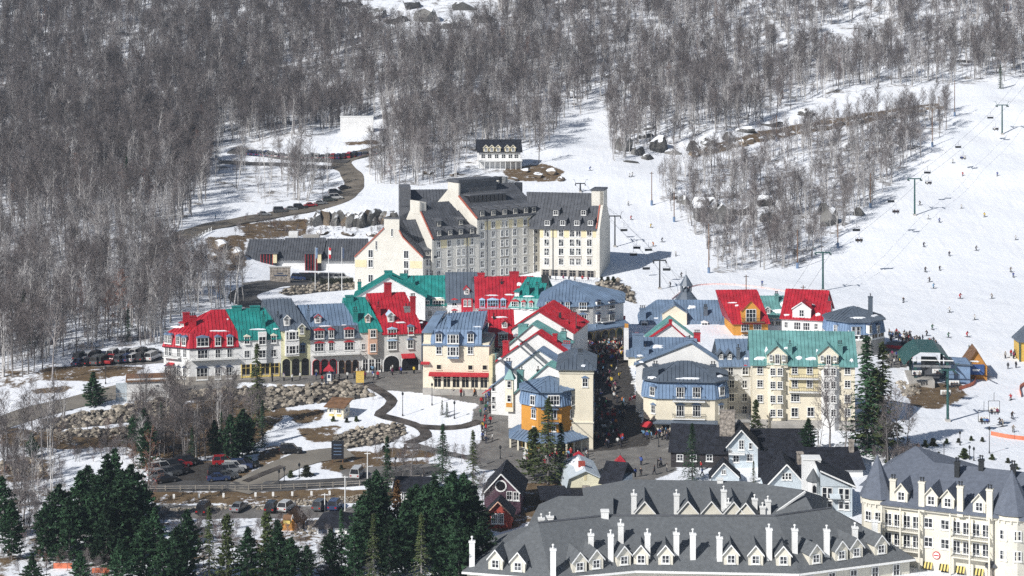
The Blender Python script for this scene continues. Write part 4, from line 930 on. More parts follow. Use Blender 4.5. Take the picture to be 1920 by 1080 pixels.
# cupola tower of that house stands free as its bell turret
p = W(1270, 585, 505); b = B('bell_turret', 'slender slate cupola rising over the blue roofs below the slope', p, 0, u2=1306, d=5, cat='turret'); w = b.w
b.walls(b.z(562), 'slate_roof', down=3); c = MB(); z1, z2_, z3, z4 = b.z(562), b.z(548), b.z(538), b.z(516)
cx, cy = w / 2, 2.5
c.cone(lift(ngon(cx, cy, w * .62, 8), z1 - .5), (cx, cy, z2_ + 1.5), 'slate_roof'); c.build('turret_skirt', b.root)
c = MB(); P = ngon(cx, cy, w * .27, 8); c.prism([(p.x, p.y) for p in P], z1, z2_, 'slate_roof'); c.build('drum', b.root)
for i in range(8): q = P[i]; b.blk('turret_post', q.x - .12, q.y - .12, z2_ - .1, q.x + .12, q.y + .12, z3 + .1, 'slate_roof')
c = MB(); c.cone(lift(ngon(cx, cy, w * .36, 8), z3), (cx, cy, z4), 'slate_roof'); c.poly(list(reversed(lift(ngon(cx, cy, w * .36, 8), z3))), 'slate_roof'); c.build('spire', b.root)
c = MB(); c.tube((cx, cy, z4 - .3), (cx, cy, z4 + 1.1), .07, .03, 'dark_metal', 5); c.build('finial', b.root)
b = gab('small white gable edged red under a pale teal roof', 1214, 1304, 470, 6.5, 632, (1258, 597), 632, 5, 'pale_teal_roof', yaw=0); b.done()
b = gab('little white gable with red rakes in front of the teal one', 1218, 1283, 464, 6.5, 633, (1257, 607), 630, 1.6, 'red_roof', yaw=0); b.chimney(1257, 612, .9, .7, .7, 'red_roof', 0, side=1); b.done()
b = block('long low house with blue roofs along the right side of the street', 1178, 1305, 446, 5.5, -3, 14, 668, 'pale_cream_wall'); b.hip(b.h, b.z(632, 1240, y=7) - b.h, 0.0, None, 'blue_roof', seam=.8); b.end_gables(b.h, b.z(632, 1240, y=7) - b.h, 'orange_wall')
b.chimney(1196, 654, w=2.6, d=1.6, m='blue_roof', pots=0, top=626); b.chimney(1194, 632, .9, .9, .9, 'red_roof', 0); b.chimney(1307, 632, 1.0, 1.5, 1.0, 'red_roof', 3); b.chimney(1210, 662, w=1.6, d=1.2, m='blue_roof', pots=1, top=651); b.snow(1233, 650, 24, 8); b.snow(1200, 667, 14, 4)
for z in (3.5, 6.8): b.win([(3, z), (7, z), (11, z)], 1.2, 1.8, face=3, xz=True, ped='trim_blue')
b.blk('bay', -1.0, 2.0, 2.5, .1, 5.0, 9.5, 'white_wall'); b.blk('bay', -.8, 8, 2.5, .1, 11, 9.5, 'orange_wall'); b.done()
b = gab('wide white gable wall with blue roof behind the cream mansard house', 1192, 1356, 415, 2.5, 682, (1296, 641), 681, 3.4, 'blue_roof', yaw=-7, down=5)
b.chimney(1293, 668, w=1.6, d=1.3, m='blue_roof', pots=1, side=3, top=640); b.snow(1203, 679, 12, 4, side=3)
for z in (4, 7.5, 11): b.win([(1.7, z)], 1.1, 1.8, face=3, xz=True, ped='trim_blue')
for z in (3.2, 6.6): b.balcony(.4, 3.1, z, 1.1, face=3)
b.canopy(0.3, 3.2, 3.6, 1.6, .8, 'awning_red', face=3); b.done()
b = B('house', 'cream house with light blue mansard and slate hip roof above a busy terrace', Wz(1206, 812, 1.5), -5, u2=1364, d=13); h = b.z(745); zb = b.z(713, y=.6); zr = b.z(676, 1286, y=6.5)
cw = 2.6; b.fp = [Vector((0, 2.2, 0)), Vector((cw, 0, 0)), Vector((b.w - cw, 0, 0)), Vector((b.w, 2.2, 0)), Vector((b.w, 13, 0)), Vector((0, 13, 0))]
b.walls(h + .1, 'cream_wall', (.5, 'concrete')); e0 = lift(inset_poly(b.fp, -.4), h); e1 = lift(inset_poly(b.fp, .45), zb); e2 = lift(inset_poly(b.fp, -.3), zb + .1); xa = b.x(1276, y=6.5); xb_ = b.x(1292, y=6.5)
rl, rr = Vector((xa, 6.5, zr)), Vector((xb_, 6.5, zr)); b.roof([e0, e1], 'blue_skirt', .7, .2, name='mansard', top=False); b.roof([e2, [rl, rl, rr, rr, rr, rl]], 'slate_roof', .8, .25, top=False)
b.band(h - .25, .3, 'trim_blue', .3)
b.win([(1275.5, 735), (1306, 735)], 1.7, 2.2, 3, 2, dp=.9, off=.3, face=1, ped='trim_blue'); b.win([(1225, 733)], 1.3, 1.9, dp=.9, off=.3, face=0, ped='trim_blue'); b.win([(1352, 733)], 1.3, 1.9, dp=.9, off=.3, face=2, ped='trim_blue')
b.win([(1275.5, 770), (1306, 770)], 1.7, 2.4, 3, 2, face=1, ped='trim_blue'); b.win([(1225, 767)], 1.2, 1.8, face=0, ped='trim_blue'); b.win([(1352, 767)], 1.2, 1.8, face=2, ped='trim_blue')
L1 = b.face(1)[3]; b.balcony(b.x(1261) - cw, b.x(1322) - cw, b.z(749), 1.2, face=1); b.balcony(b.x(1261) - cw, b.x(1322) - cw, b.z(783), .5, face=1)
b.canopy(-.6, L1 + .6, b.z(786), 1.1, .5, 'slate_roof', face=1, name='porch_roof', th=.25); b.shop(b.x(1240) - cw, L1, .2, b.z(790), 6, 'cream_wall', face=1); b.canopy(.2, 2.9, b.z(792), 1.4, .9, 'awning_red', face=0); b.shop(.2, 3.0, .2, 2.6, 1, 'brown_wood', face=0)
b.chimney(1229, 703, w=1.2, d=1.1, m='slate_roof', pots=2, side=0, top=683); b.chimney(1337, 703, w=1.2, d=1.1, m='slate_roof', pots=2, side=2, top=684); b.snow(1290, 710, 50, 4, side=1); b.snow(1222, 708, 20, 5, side=0); b.snow(1350, 706, 14, 6, side=2); b.done()
b = block('blue roofed link house in shade beside the teal roofed block', 1352, 1412, 412, 3, 2, 12, 687, 'grey_white_wall', down=5); rs = b.z(635, 1390, y=6) - b.h; b.hip(b.h, rs, m='blue_roof', seam=.8)
b.dormer(1352, 674, 1.3, 1.2, 'slate_roof', 'slate_roof', .8, rake='slate_roof'); b.dormer(1368, 674, 1.3, 1.2, 'slate_roof', 'slate_roof', .8, rake='slate_roof'); b.chimney(1384, 672, w=.7, d=.7, m='slate_roof', pots=1, top=652); b.snow(1399, 673, 14, 5); b.win([(1397, 695)], 1.4, 1.7, ped='trim_red', dp=.8, off=.2); b.win([(1370, 696), (1396, 720), (1396, 745), (1396, 768), (1372, 720), (1372, 745), (1372, 768)], 1.2, 1.8)
b.balcony(.5, b.w * .5, b.z(710), 1.2); b.balcony(.5, b.w * .5, b.z(735), 1.2); b.done()
# big cream block with teal roof
b = B('apartment_block', 'big cream apartment block with pale teal roof and two gabled dormers', Wz(1411, 791, 4.0), -5, u2=1603, d=15, cat='apartments'); h = b.z(683); b.walls(h + .1, 'cream_wall', (.6, 'concrete'), down=6); zr = b.z(620, 1500, y=7.5)
b.hip(h, zr - h, m='pale_teal_roof', ov=.6, seam=.75); b.end_gables(h, zr - h, 'cream_wall')
for u in (1457, 1553):
    g = b.dormer(u, 682, 4.2, 2.1, 'pale_teal_roof', 'pale_cream_wall', 1.9, ww=.01, wh=.01, rake='pale_teal_roof'); x = b.x(u); b.win([(x, h + 1.3)], 1.0, 2.1, 2, 2, xz=True, off=.62); b.win([(x - 1.3, h + 1.6), (x + 1.3, h + 1.6)], .7, 1.2, 2, 2, xz=True, off=.62); b.blk('dormer_front', x - 2.2, -.6, h - .5, x + 2.2, .3, h + .1, 'pale_cream_wall')
for u in (1457, 1557): 
    c = MB(); x0, x1 = b.x(u - 18), b.x(u + 18); c.prism([(x0, 0.1), (x0 + 1.2, -1.2), (x1 - 1.2, -1.2), (x1, 0.1)], -5, h - .1, 'cream_wall' if u < 1500 else 'white_wall'); c.build('bay', b.root)
    b.win([(u + o, v) for o in (-8.5, 5) for v in (695, 720, 746, 772)], 1.15, 1.6, 2, 3, off=1.2)
b.win([(1425, v) for v in (694, 719)] + [(1589, v) for v in (695, 720, 747, 773)] + [(1425, 747)], 1.3, 1.6, 2, 3); b.win([(1491, 746)], 1.9, 1.6, 3, 3); b.win([(1490, 773), (1520, 772)], 1.5, 2.0, 2, 2)
for v0 in (694, 719): b.blk('loggia', b.x(1480), -.06, b.z(v0 + 12), b.x(1534), .2, b.z(v0 - 9), 'yellow_wall'); b.win([(1490, v0), (1518, v0)], 1.3, 1.6, 2, 3, off=.06); b.balcony(b.x(1479), b.x(1535), b.z(v0 + 13), 1.0, step=.35)
b.chimney(1481, 662, w=.9, d=.9, m='pale_teal_roof', pots=1, top=645); b.chimney(1575, 662, w=1.0, d=.9, m='pale_teal_roof', pots=2, top=645)
for u, v, a, c in ((1424, 672, 24, 9), (1437, 657, 7, 16), (1474, 653, 12, 5), (1498, 671, 14, 9), (1520, 673, 26, 8), (1532, 660, 6, 14), (1597, 676, 8, 8)): b.snow(u, v, a, c)
b.blk('terrace', b.x(1445), -5, -3, b.x(1505), -1.3, .6, 'concrete'); b.done()
# houses along the slope
b = block('orange timbered house with red roof and arched gable window', 1376, 1440, 478, 7.5, 4, 13, 607, 'orange_wall'); rs = b.z(543, 1375, y=6.5) - b.h; b.hip(b.h, rs, -3.5, 1.5, 'red_roof', seam=.8)
b.dormer(1408, 603, 4.6, 3.0, 'red_roof', 'orange_wall', 2.4, ww=2.6, wh=3.2, nx=3, ny=3, rake='trim_red', rl=7); b.win([(1397, 614), (1420, 612)], 2.0, 1.8, 3, 2); b.win([(1397, 634), (1420, 634)], 2.0, 1.8, 3, 2); b.balcony(b.x(1390), b.x(1432), b.z(622), 1.2, m='brown_wood'); b.balcony(b.x(1390), b.x(1432), b.z(603), 1.2, m='brown_wood'); b.snow(1375, 568, 26, 3); b.snow(1382, 573, 8, 4); b.done()
b = block('small house with pale teal roof behind the red roofs', 1428, 1502, 492, 7.5, 4, 12, 595, 'white_wall'); b.hip(b.h, b.z(554, 1460, y=6) - b.h, m='pale_teal_roof', seam=.8); b.dormer(1439, 588, 1.5, 1.3, 'pale_teal_roof', 'white_wall', .6); b.chimney(1456, 565, w=.9, d=.9, m='pale_teal_roof', pots=2, top=551); b.chimney(1482, 562, w=1.0, d=.9, m='pale_teal_roof', pots=1, top=549); b.snow(1466, 583, 40, 10); b.snow(1468, 570, 12, 12); b.win([(1446, 608), (1459, 608)], 1.5, 1.9, ped='trim_blue'); b.done()
b = block('white house with red roof and broad white gable end near the slope', 1466, 1542, 482, 7.5, -17, 19, 597, 'white_wall'); rs = b.z(545, 1530, y=8) - b.h; b.hip(b.h, rs, m='red_roof', fy=.5, seam=.8); b.end_gables(b.h, rs, 'grey_white_wall')
b.dormer(1503, 596, 4.6, 2.4, 'red_roof', 'white_wall', 1.6, ww=1.3, wh=1.8, rake='white_wall', rl=6); b.win([(1474, 609), (1530, 612)], 1.0, 1.6); b.win([(1495, 611), (1512, 612)], 1.8, 2.0, 3, 2); b.chimney(1517, 581, w=1.3, d=1.0, m='red_roof', pots=0, top=566); b.chimney(1554, 580, w=1.2, d=1.0, m='red_roof', pots=1, top=565); b.snow(1511, 571, 40, 6); b.snow(1475, 591, 14, 4); b.snow(1533, 590, 12, 7); b.done()
b = B('house', 'blue octagonal house with slate roof next to the lift queue', W(1556, 640, 466), 0, u2=1664, d=13); r = b.w / 2 / math.cos(R(22.5)); yc = r * .92; b.fp = ngon(b.w / 2, yc, r, 8, R(-157.5)); zt, ze, zr = b.z(626), b.z(603), b.z(573, 1605, y=yc)
b.walls(zt + .1, 'white_wall', (.5, 'concrete')); b.roof([lift(inset_poly(b.fp, -.3), zt), lift(inset_poly(b.fp, .3), ze)], 'blue_skirt', .7, .2, name='mansard', top=False); b.roof([lift(inset_poly(b.fp, -.4), ze + .05), [Vector((b.w / 2, yc, zr))] * 8], 'slate_roof', .8, .25, top=False)
b.win([(1600, 620), (1609, 620)], .9, 2.1, 1, 2, dp=.8, off=.3, face=1, ped='trim_blue'); b.win([(1568, 616)], 1.0, 1.9, dp=.8, off=.3, face=0, ped='trim_blue'); b.win([(1630, 617), (1645, 617)], 1.1, 2.0, dp=.8, off=.3, face=2, ped='trim_navy'); b.chimney(1632, 588, w=1.0, d=.9, m='slate_roof', pots=1, side=2, top=556); b.snow(1609, 596, 30, 4, side=1); b.snow(1640, 592, 20, 5, side=2)
b.shop(.3, b.face(1)[3] - .3, .2, 2.6, 2, 'white_trim', face=1); b.shop(.3, b.face(2)[3] - .3, .2, 2.6, 2, 'white_trim', face=2); b.done()
# ------------------------------------------------------------------ the grand hotel above the village
hot = B('grand_hotel', 'huge cream hotel with dark stepped roofs and pointed gables above the village', W(792, 527, 566), 0, w=50, d=20, cat='hotel'); HR = hot.root
def wing(u1, u2, Y, vbase, yaw, d):
    """a wing of the hotel: builds like a house but hangs its parts under the hotel"""
    p = W(u1, vbase, Y); w_ = B('wing', None, p, yaw, u2=u2, d=d, cat=None)
    r = w_.root; r.parent = HR; r.location = HR_M @ p; r.rotation_euler = (0, 0, R(yaw)); w_.flat = True; return w_
HR_M = hot.Mi
WR = 'rust_trim'
# tower wing (tall, its facade turned out of the sun)
t_ = wing(895, 1014, 563, 530, 37, 20); h = t_.z(406, 940); t_.walls(h + .1, 'hotel_wall', (t_.z(521), 'hotel_base'), down=6); zr = t_.z(345, 920, y=12)
e0 = [Vector((-.2, -.5, h)), Vector((t_.w + .3, -.5, h)), Vector((t_.w + .3, 24, h)), Vector((-.2, 24, h))]; xl = t_.x(868, y=12); xr = t_.x(962, y=12)
t_.roof([e0, [Vector((.3, 12, zr)), Vector((xr, 12, zr)), Vector((xr, 12.01, zr)), Vector((.3, 12.01, zr))]], 'hotel_roof', 1.0, .4)
a = MB(); P = [(0, -.4, h - 6), (0, -.3, h), (0, 9.0, zr - 2.6), (0, 9.0, zr + 1.2), (0, 14.5, zr + 1.2), (0, 14.5, zr - 1), (0, 24, h), (0, 24, h - 6)]
a.v = [(-.35, y, z) for _, y, z in P] + [(.25, y, z) for _, y, z in P]; n = len(P); a.f = [tuple(range(n)), tuple(reversed(range(n, 2 * n)))] + [(i, n + i, n + (i + 1) % n, (i + 1) % n) for i in range(n)]; a.m = ['hotel_wall'] * (n + 2); a.build('gable_wall', t_.root)
a = MB(); a.tube((-.3, -.45, h), (-.3, 9.0, zr - 2.5), .28, .28, WR, 4); a.build('rake_trim', t_.root)
a = MB(); a.box(.4, 9.5, zr - 3, t_.x(931, y=9.5), 15, t_.z(341, 890, y=9.5), 'hotel_dormer'); a.build('penthouse', t_.root); a = MB(); zt = t_.z(341, 890, y=9.5); a.box(-.2, 9.2, zt, t_.x(933, y=9.5), 15.4, zt + .9, 'hotel_roof'); a.build('penthouse_parapet', t_.root)
for u, v, w_, hh, mm in ((938, 339, 3.0, 1.6, 'hotel_wall'), (951, 340, 4.4, 2.0, 'white_wall'), (965, 344, 4.5, 2.6, 'hotel_dormer'), (935, 333, 1.0, 2.8, 'dark_metal'), (946, 333, .8, 3, 'grey_metal')):
    x, z = t_.at(u, v, 13); t_.blk('roof_plant', x - w_ / 2, 12, z - hh - 2, x + w_ / 2, 15, z + .3, mm)
p, n_ = t_.rp(915, 372); a = MB(); x0, z0_ = t_.at(877, 373, p.y); x1, _ = t_.at(945, 373, p.y); sl = math.atan2(zr - h, 12.5)
for k in range(9):
    xa = x0 + (x1 - x0) * k / 9; a.box(xa + .12, p.y - 1.2, p.z - 1.1, xa + (x1 - x0) / 9 - .12, p.y + 1.4, p.z + 1.2, 'shop_glass')
o = a.build('skylight', t_.root); o['kind'] = 'stuff'
t_.blk('skylight_roof', x0 - .3, p.y - 1.6, p.z + 1.21, x1 + .3, p.y + 2.0, p.z + 1.5, 'hotel_dormer')
for u in (904, 925, 946, 966, 986, 1001): t_.dormer(u, 403 - (u - 945) * .075, 2.2, 2.0, 'hotel_dormer', 'hotel_roof', .9, shed=True, ww=1.3, wh=1.5, fr='hotel_wall')
V6 = (420, 437, 455.5, 473, 491, 509)
t_.rows((904, 924.5, 965, 984.5, 1004), V6, 945, w=1.5, h=2.0, glass='glass_bright')
t_.rows((941.5, 950.5), V6, 945, w=1.15, h=2.0, glass='glass_bright')
for u in (914.5, 935, 957.5, 975, 994.5): x = t_.x(u); z = t_.z(420, 945); t_.blk('yellow_panel', x - 1.2, -.05, z - 1.3, x + 1.2, .1, z + 1.2, 'hotel_yellow')
for u in (913, 1002): x, z = t_.at(u, 413, 0); t_.blk('drain_pipe', x - .1, -.25, -1, x + .1, -.03, h, 'hotel_dormer')
for v in (446, 463.5, 481.5): t_.blk('spandrel', t_.x(938), -.08, t_.z(v + 1.6, 945), t_.x(954), .05, t_.z(v - 1.6, 945), 'hotel_base')
t_.done()
# middle wing, lower, in front of the tower's left end
m_ = wing(812, 898, 554, 530, 35, 17); h = m_.z(445, 850); m_.walls(h + .1, 'hotel_wall', (m_.z(521), 'hotel_base'), down=6); zr = m_.z(378, 830, y=8.5)
m_.roof([[Vector((-.2, -.5, h)), Vector((m_.w, -.5, h)), Vector((m_.w, 17, h)), Vector((-.2, 17, h))], [Vector((-.1, 8.5, zr)), Vector((m_.w - 5, 8.5, zr)), Vector((m_.w - 5, 8.51, zr)), Vector((-.1, 8.51, zr))]], 'hotel_roof', 1.0, .4)
a = MB(); P = [(-.4, h - 9), (-.3, h), (6.3, zr - 2.2), (6.3, zr + .8), (11.5, zr + .8), (11.5, zr - 2), (17, h), (17, h - 9)]
a.v = [(-.6, y, z) for y, z in P] + [(0, y, z) for y, z in P]; n = len(P); a.f = [tuple(range(n)), tuple(reversed(range(n, 2 * n)))] + [(i, n + i, n + (i + 1) % n, (i + 1) % n) for i in range(n)]; a.m = ['hotel_wall'] * (n + 2); a.build('gable_wall', m_.root)
a = MB(); a.tube((-.3, -.45, h), (-.3, 6.2, zr - 2.2), .26, .26, WR, 4); a.build('rake_trim', m_.root)
a = MB(); a.box(-.7, 6.5, zr - 3, 1.8, 9.5, zr + .4, 'hotel_wall'); a.build('gable_stack', m_.root)
for u in (823, 844, 864, 885): m_.dormer(u, 441 - (u - 850) * .075, 2.0, 1.9, 'hotel_dormer', 'hotel_roof', .9, shed=True, ww=1.2, wh=1.4, fr='hotel_wall')
for u in (823, 864): m_.dormer(u, 423 - (u - 850) * .07, 2.0, 1.7, 'hotel_dormer', 'hotel_roof', .9, shed=True, ww=1.2, wh=1.3, fr='hotel_wall')
V4 = (456, 474, 492, 511)
m_.rows((822, 842, 884), V4, 850, w=1.4, h=2.0, glass='glass_bright')
m_.rows((859.5, 869), V4, 850, w=1.15, h=2.0, glass='glass_bright')
for u in (832, 876): x = m_.x(u); z = m_.z(456, 850); m_.blk('yellow_panel', x - 1.2, -.05, z - 1.2, x + 1.2, .1, z + 1.2, 'hotel_yellow')
m_.blk('drain_pipe', m_.x(875), -.25, -1, m_.x(875) + .2, -.03, h, 'hotel_dormer')
m_.done()
# left gabled block
g_ = wing(665, 793, 552, 534, -9, 26); w = g_.w; X = lambda u, v: g_.at(u, v, 0)
out = [(0, -6), (w, -6), X(792.5, 483), X(755, 445), X(748.5, 432), X(748.5, 410), X(720, 410), X(720, 428), X(664.5, 482)]; out[2] = (w, out[2][1]); out[-1] = (0, out[-1][1])
a = MB(); a.ext(out, 0, .5, 'hotel_wall'); a.build('gable_wall', g_.root); hl = out[-1][1]; g_.h = hl
a = MB(); a.box(.05, .5, -6, w - .05, 26, hl - .2, 'hotel_wall'); a.build('wall', g_.root); xs_ = (out[6][0] + out[5][0]) / 2; zs = X(735, 414)[1]
g_.roof([[Vector((-.3, .3, hl)), Vector((w + .3, .3, hl)), Vector((w + .3, 26, hl)), Vector((-.3, 26, hl))], [Vector((xs_, .3, zs)), Vector((xs_, .3, zs)), Vector((xs_, 26, zs)), Vector((xs_, 26, zs))]], 'hotel_roof', 1.0, .3, skip=((0, 0), (0, 2)))
for i, (p, q) in enumerate(((out[8], out[7]), (out[2], out[3]), (out[3], out[4]))): a = MB(); a.tube((p[0], -.1, p[1] + .1), (q[0], -.1, q[1] + .1), .24, .24, WR, 4); a.build('rake_trim', g_.root)
g_.blk('parapet_cap', out[6][0] - .2, -.15, out[6][1], out[5][0] + .2, .7, out[6][1] + .35, 'hotel_dormer')
g_.win([(695, 475.5), (695, 494), (695, 522), (761.5, 477), (761.5, 496), (761.5, 513)], 1.5, 2.3, 2, 1); g_.win([(705.5, 460)], .6, 2.7, 1, 2); g_.win([(735, 436)], .6, 2.2, 1, 1)
for u0, u1 in ((666, 687.5), (769, 791.5)): g_.blk('yellow_panel', g_.x(u0), -.06, g_.z(502, 730), g_.x(u1), .1, g_.z(488.5, 730), 'hotel_yellow')
g_.done()
# wing between them, set back
k_ = wing(794, 818, 553, 530, 28, 12); h = k_.z(482); k_.walls(h + .1, 'hotel_wall', (k_.z(521), 'hotel_base'), down=6); k_.win([(800, v) for v in (492, 511)] + [(808, v) for v in (492, 511)], 1.2, 2.0); k_.roof([[Vector((-1, -.4, h)), Vector((k_.w, -.4, h)), Vector((k_.w, 12, h)), Vector((-3, 12, h))], [Vector((-3, 8, h + 10)), Vector((k_.w - 1, 8, h + 10)), Vector((k_.w - 1, 8.01, h + 10)), Vector((-3, 8.01, h + 10))]], 'hotel_roof', 1.0, .4)
k_.dormer(802, 480, 2.0, 1.8, 'hotel_dormer', 'hotel_roof', .8, shed=True, ww=1.2, wh=1.3, fr='hotel_wall'); k_.done()
# rear left wing
q_ = wing(752, 850, 592, 500, 6, 14); h = q_.z(385); q_.walls(h, 'hotel_wall', down=8); zr = q_.z(355, 810, y=7); q_.roof([[Vector((0, -.4, h)), Vector((q_.w, -.4, h)), Vector((q_.w, 14, h)), Vector((0, 14, h))], [Vector((0, 7, zr)), Vector((q_.w, 7, zr)), Vector((q_.w, 7.01, zr)), Vector((0, 7.01, zr))]], 'hotel_roof', 1.0, .4)
q_.blk('gable_stack', -.4, -.3, h - 4, q_.x(770), 8, q_.z(350), 'hotel_dormer'); q_.done()
# right wing in full sun
r_ = wing(1012, 1119, 572, 527, -12, 19); h = r_.z(427); r_.walls(h + .1, 'hotel_wall', (r_.z(521), 'hotel_base'), down=6); zr = r_.z(361, 1060, y=9.5)
r_.roof([[Vector((-3, -.5, h)), Vector((r_.w + .1, -.5, h)), Vector((r_.w + .1, 19.5, h)), Vector((-3, 19.5, h))], [Vector((-6, 9.5, zr)), Vector((r_.w + .1, 9.5, zr)), Vector((r_.w + .1, 9.51, zr)), Vector((-6, 9.51, zr))]], 'hotel_roof', 1.0, .4)
a = MB(); P = [(-.3, -7), (-.3, h), (6.0, zr - 3.2), (6.0, zr + .9), (13, zr + .9), (13, zr - 3.2), (19.3, h), (19.3, -7)]; n = len(P)
a.v = [(r_.w - .1, y, z) for y, z in P] + [(r_.w + .9, y, z) for y, z in P]; a.f = [tuple(range(n)), tuple(reversed(range(n, 2 * n)))] + [(i, n + i, n + (i + 1) % n, (i + 1) % n) for i in range(n)]; a.m = ['hotel_wall'] * (n + 2); a.build('gable_wall', r_.root)
a = MB(); a.tube((r_.w - .05, -.45, h + .1), (r_.w - .05, 6, zr - 3.2), .24, .24, WR, 4); a.build('rake_trim', r_.root); r_.blk('gable_stack', r_.w - 2.6, 6, zr - 4, r_.w + 1.0, 13, zr + 1.1, 'hotel_wall'); r_.blk('parapet_cap', r_.w - 2.8, 5.8, zr + 1.1, r_.w + 1.2, 13.2, zr + 1.6, 'hotel_roof')
for u in (1026, 1055, 1081.5, 1107): r_.dormer(u, 424, 2.3, 2.0, 'hotel_dormer', 'hotel_roof', .8, shed=True, ww=1.5, wh=1.4, fr='white_trim')
for u in (1042, 1094): r_.dormer(u, 405, 2.3, 2.0, 'hotel_dormer', 'hotel_roof', .8, shed=True, ww=1.5, wh=1.4, fr='white_trim')
V4 = (437.5, 455, 472, 490)
for u in (1025, 1052, 1072.5, 1084.5, 1105): r_.win([(u, v) for v in V4], 1.6, 2.2, 2, 1, 'white_trim', glass='glass_bright')
for u in (1038.5, 1062, 1095): x, z = r_.at(u, 437, 0); r_.blk('yellow_panel', x - .9, -.05, z - 1.3, x + .9, .1, z + 1.6, 'hotel_yellow')
for u in (1015.5, 1114.5): x, z = r_.at(u, 437, 0); r_.blk('yellow_panel', x - .5, -.05, z - 1.3, x + .5, .1, z + 1.6, 'hotel_yellow')
for u in (1052, 1078.5, 1105): r_.blk('spandrel', r_.x(u - (12 if u == 1078.5 else 5)), -.07, r_.z(484), r_.x(u + (12 if u == 1078.5 else 5)), .05, r_.z(478), 'hotel_base')
r_.blk('drain_pipe', r_.x(1036), -.25, -1, r_.x(1036) + .2, -.03, h, 'hotel_dormer')
r_.shop(.5, r_.w - .5, r_.z(521), r_.z(505), 6, 'hotel_base', post=.8); r_.blk('terrace', -2, -7, -6, r_.w + .5, -.1, r_.z(522), 'hotel_base'); r_.balcony(-2, r_.w + .3, r_.z(522), 7.0, rail=.9, m='hotel_base', step=.6)
r_.shop(r_.w * .55, r_.w * .8, -3.4, -1.2, 1, 'hotel_base'); r_.done()

# conference wing with metal roofs
b = B('conference_hall', 'low white conference hall with grey metal roofs and dark glazed bays', W(460, 520, 582), 1, u2=668, d=20, cat='hall'); h = b.z(488); b.walls(h + .05, 'white_wall', (.7, 'hotel_base'), down=5); zr = b.z(448, 560, y=9)
for (u0, u1, dz) in ((458, 526, 0), (526.5, 606, .35), (606.5, 686, .1)):
    x0, x1 = b.x(u0), b.x(u1); b.roof([[Vector((x0, -.8, h + dz)), Vector((x1, -.8, h + dz)), Vector((x1, 20.5, h + dz)), Vector((x0, 20.5, h + dz))], [Vector((x0 + .5, 9, zr + dz)), Vector((x1 + .2, 9, zr + dz)), Vector((x1 + .2, 9.01, zr + dz)), Vector((x0 + .5, 9.01, zr + dz))]], 'slate_roof' if False else 'hotel_roof', .8, .35)
b.end_gables(h, zr - h, 'hotel_wall', fy=.45, sides=(0,))
for u0, u1 in ((490, 520), (573, 603)):
    x0, x1 = b.x(u0), b.x(u1); z0, z1 = b.z(506, u0), b.z(475, u0); b.blk('glazed_bay', x0, -1.3, z0, x1, 3, z1, 'shop_glass'); b.blk('bay_roof', x0 - .4, -1.6, z1, x1 + .4, 6, z1 + .35, 'hotel_roof'); b.blk('yellow_panel', x1 - 1.2, -1.36, z0 + (z1 - z0) * .45, x1, -1.301, z1, 'hotel_yellow')
    for k in range(5): x = x0 + (x1 - 1.3 - x0) * k / 4; b.blk('mullion', x - .06, -1.4, z0, x + .06, -1.3, z1, 'trim_red')
    for k in (1, 2): z = z0 + (z1 - z0) * k / 3; b.blk('mullion', x0, -1.38, z - .05, x1 - 1.3, -1.31, z + .05, 'dark_metal')
b.shop(b.x(478), b.x(489), 0, 2.6, 1, 'hotel_base'); b.blk('roof_unit', b.x(541, y=11), 11, zr - 1, b.x(558, y=11), 14, b.z(435, 548, y=11), 'white_wall'); b.blk('roof_unit', b.x(568, y=11), 11, zr - 1, b.x(598, y=11), 14, b.z(441, 548, y=11), 'concrete'); b.done()
# sign wall and flag poles in front of the hotel
p = ground(506, 527); b = B('sign_wall', 'low stone sign wall beside the hotel drive', p, 2, u2=544, d=.9, cat='sign'); hh = b.z(502); b.walls(hh, 'stone_wall', down=1); c = MB(); c.box(b.w * .35, -.08, hh * .55, b.w * .65, -.003, hh * .62, 'trim_navy'); c.box(b.w * .2, -.08, hh * .38, b.w * .85, -.003, hh * .46, 'trim_navy'); c.build('lettering', b.root)
c = MB(); c.box(-.2, -.15, hh, b.w + .2, 1.05, hh + .25, 'concrete'); c.build('coping', b.root)
for u, fm, nm in ((591, 'trim_blue', 'blue'), (616, 'flag_red', 'red and white'), (641, 'trim_navy', 'navy')):
    v0 = 545; p = ground(u, v0); r = empty('flag_pole', p); tag(r, 'white flag pole with limp %s flag before the hotel' % nm, 'flag pole', 'flag poles by the hotel drive'); hgt = (v0 - 463) * p.y / FPX
    c = MB(); c.tube((0, 0, -1), (0, 0, hgt), .13, .07, 'white_trim', 6, True); c.build('pole', r); c = MB()
    for k in range(8):
        z0, z1 = hgt - .2 - k * .38, hgt - .2 - (k + 1) * .38; o1, o2 = .12 + .1 * math.sin(k * 1.3), .12 + .1 * math.sin((k + 1) * 1.3); mm = 'white_trim' if (nm.startswith('red') and 2 <= k <= 4) else fm
        c.poly([(.08, 0, z0), (.75, o1, z0 - .15), (.7, o2, z1 - .15), (.08, 0, z1)], mm); c.poly([(.1, .06, z0), (.1, .06, z1), (.62, -o2, z1 - .1), (.66, -o1, z0 - .1)], mm)
    c.build('flag', r)
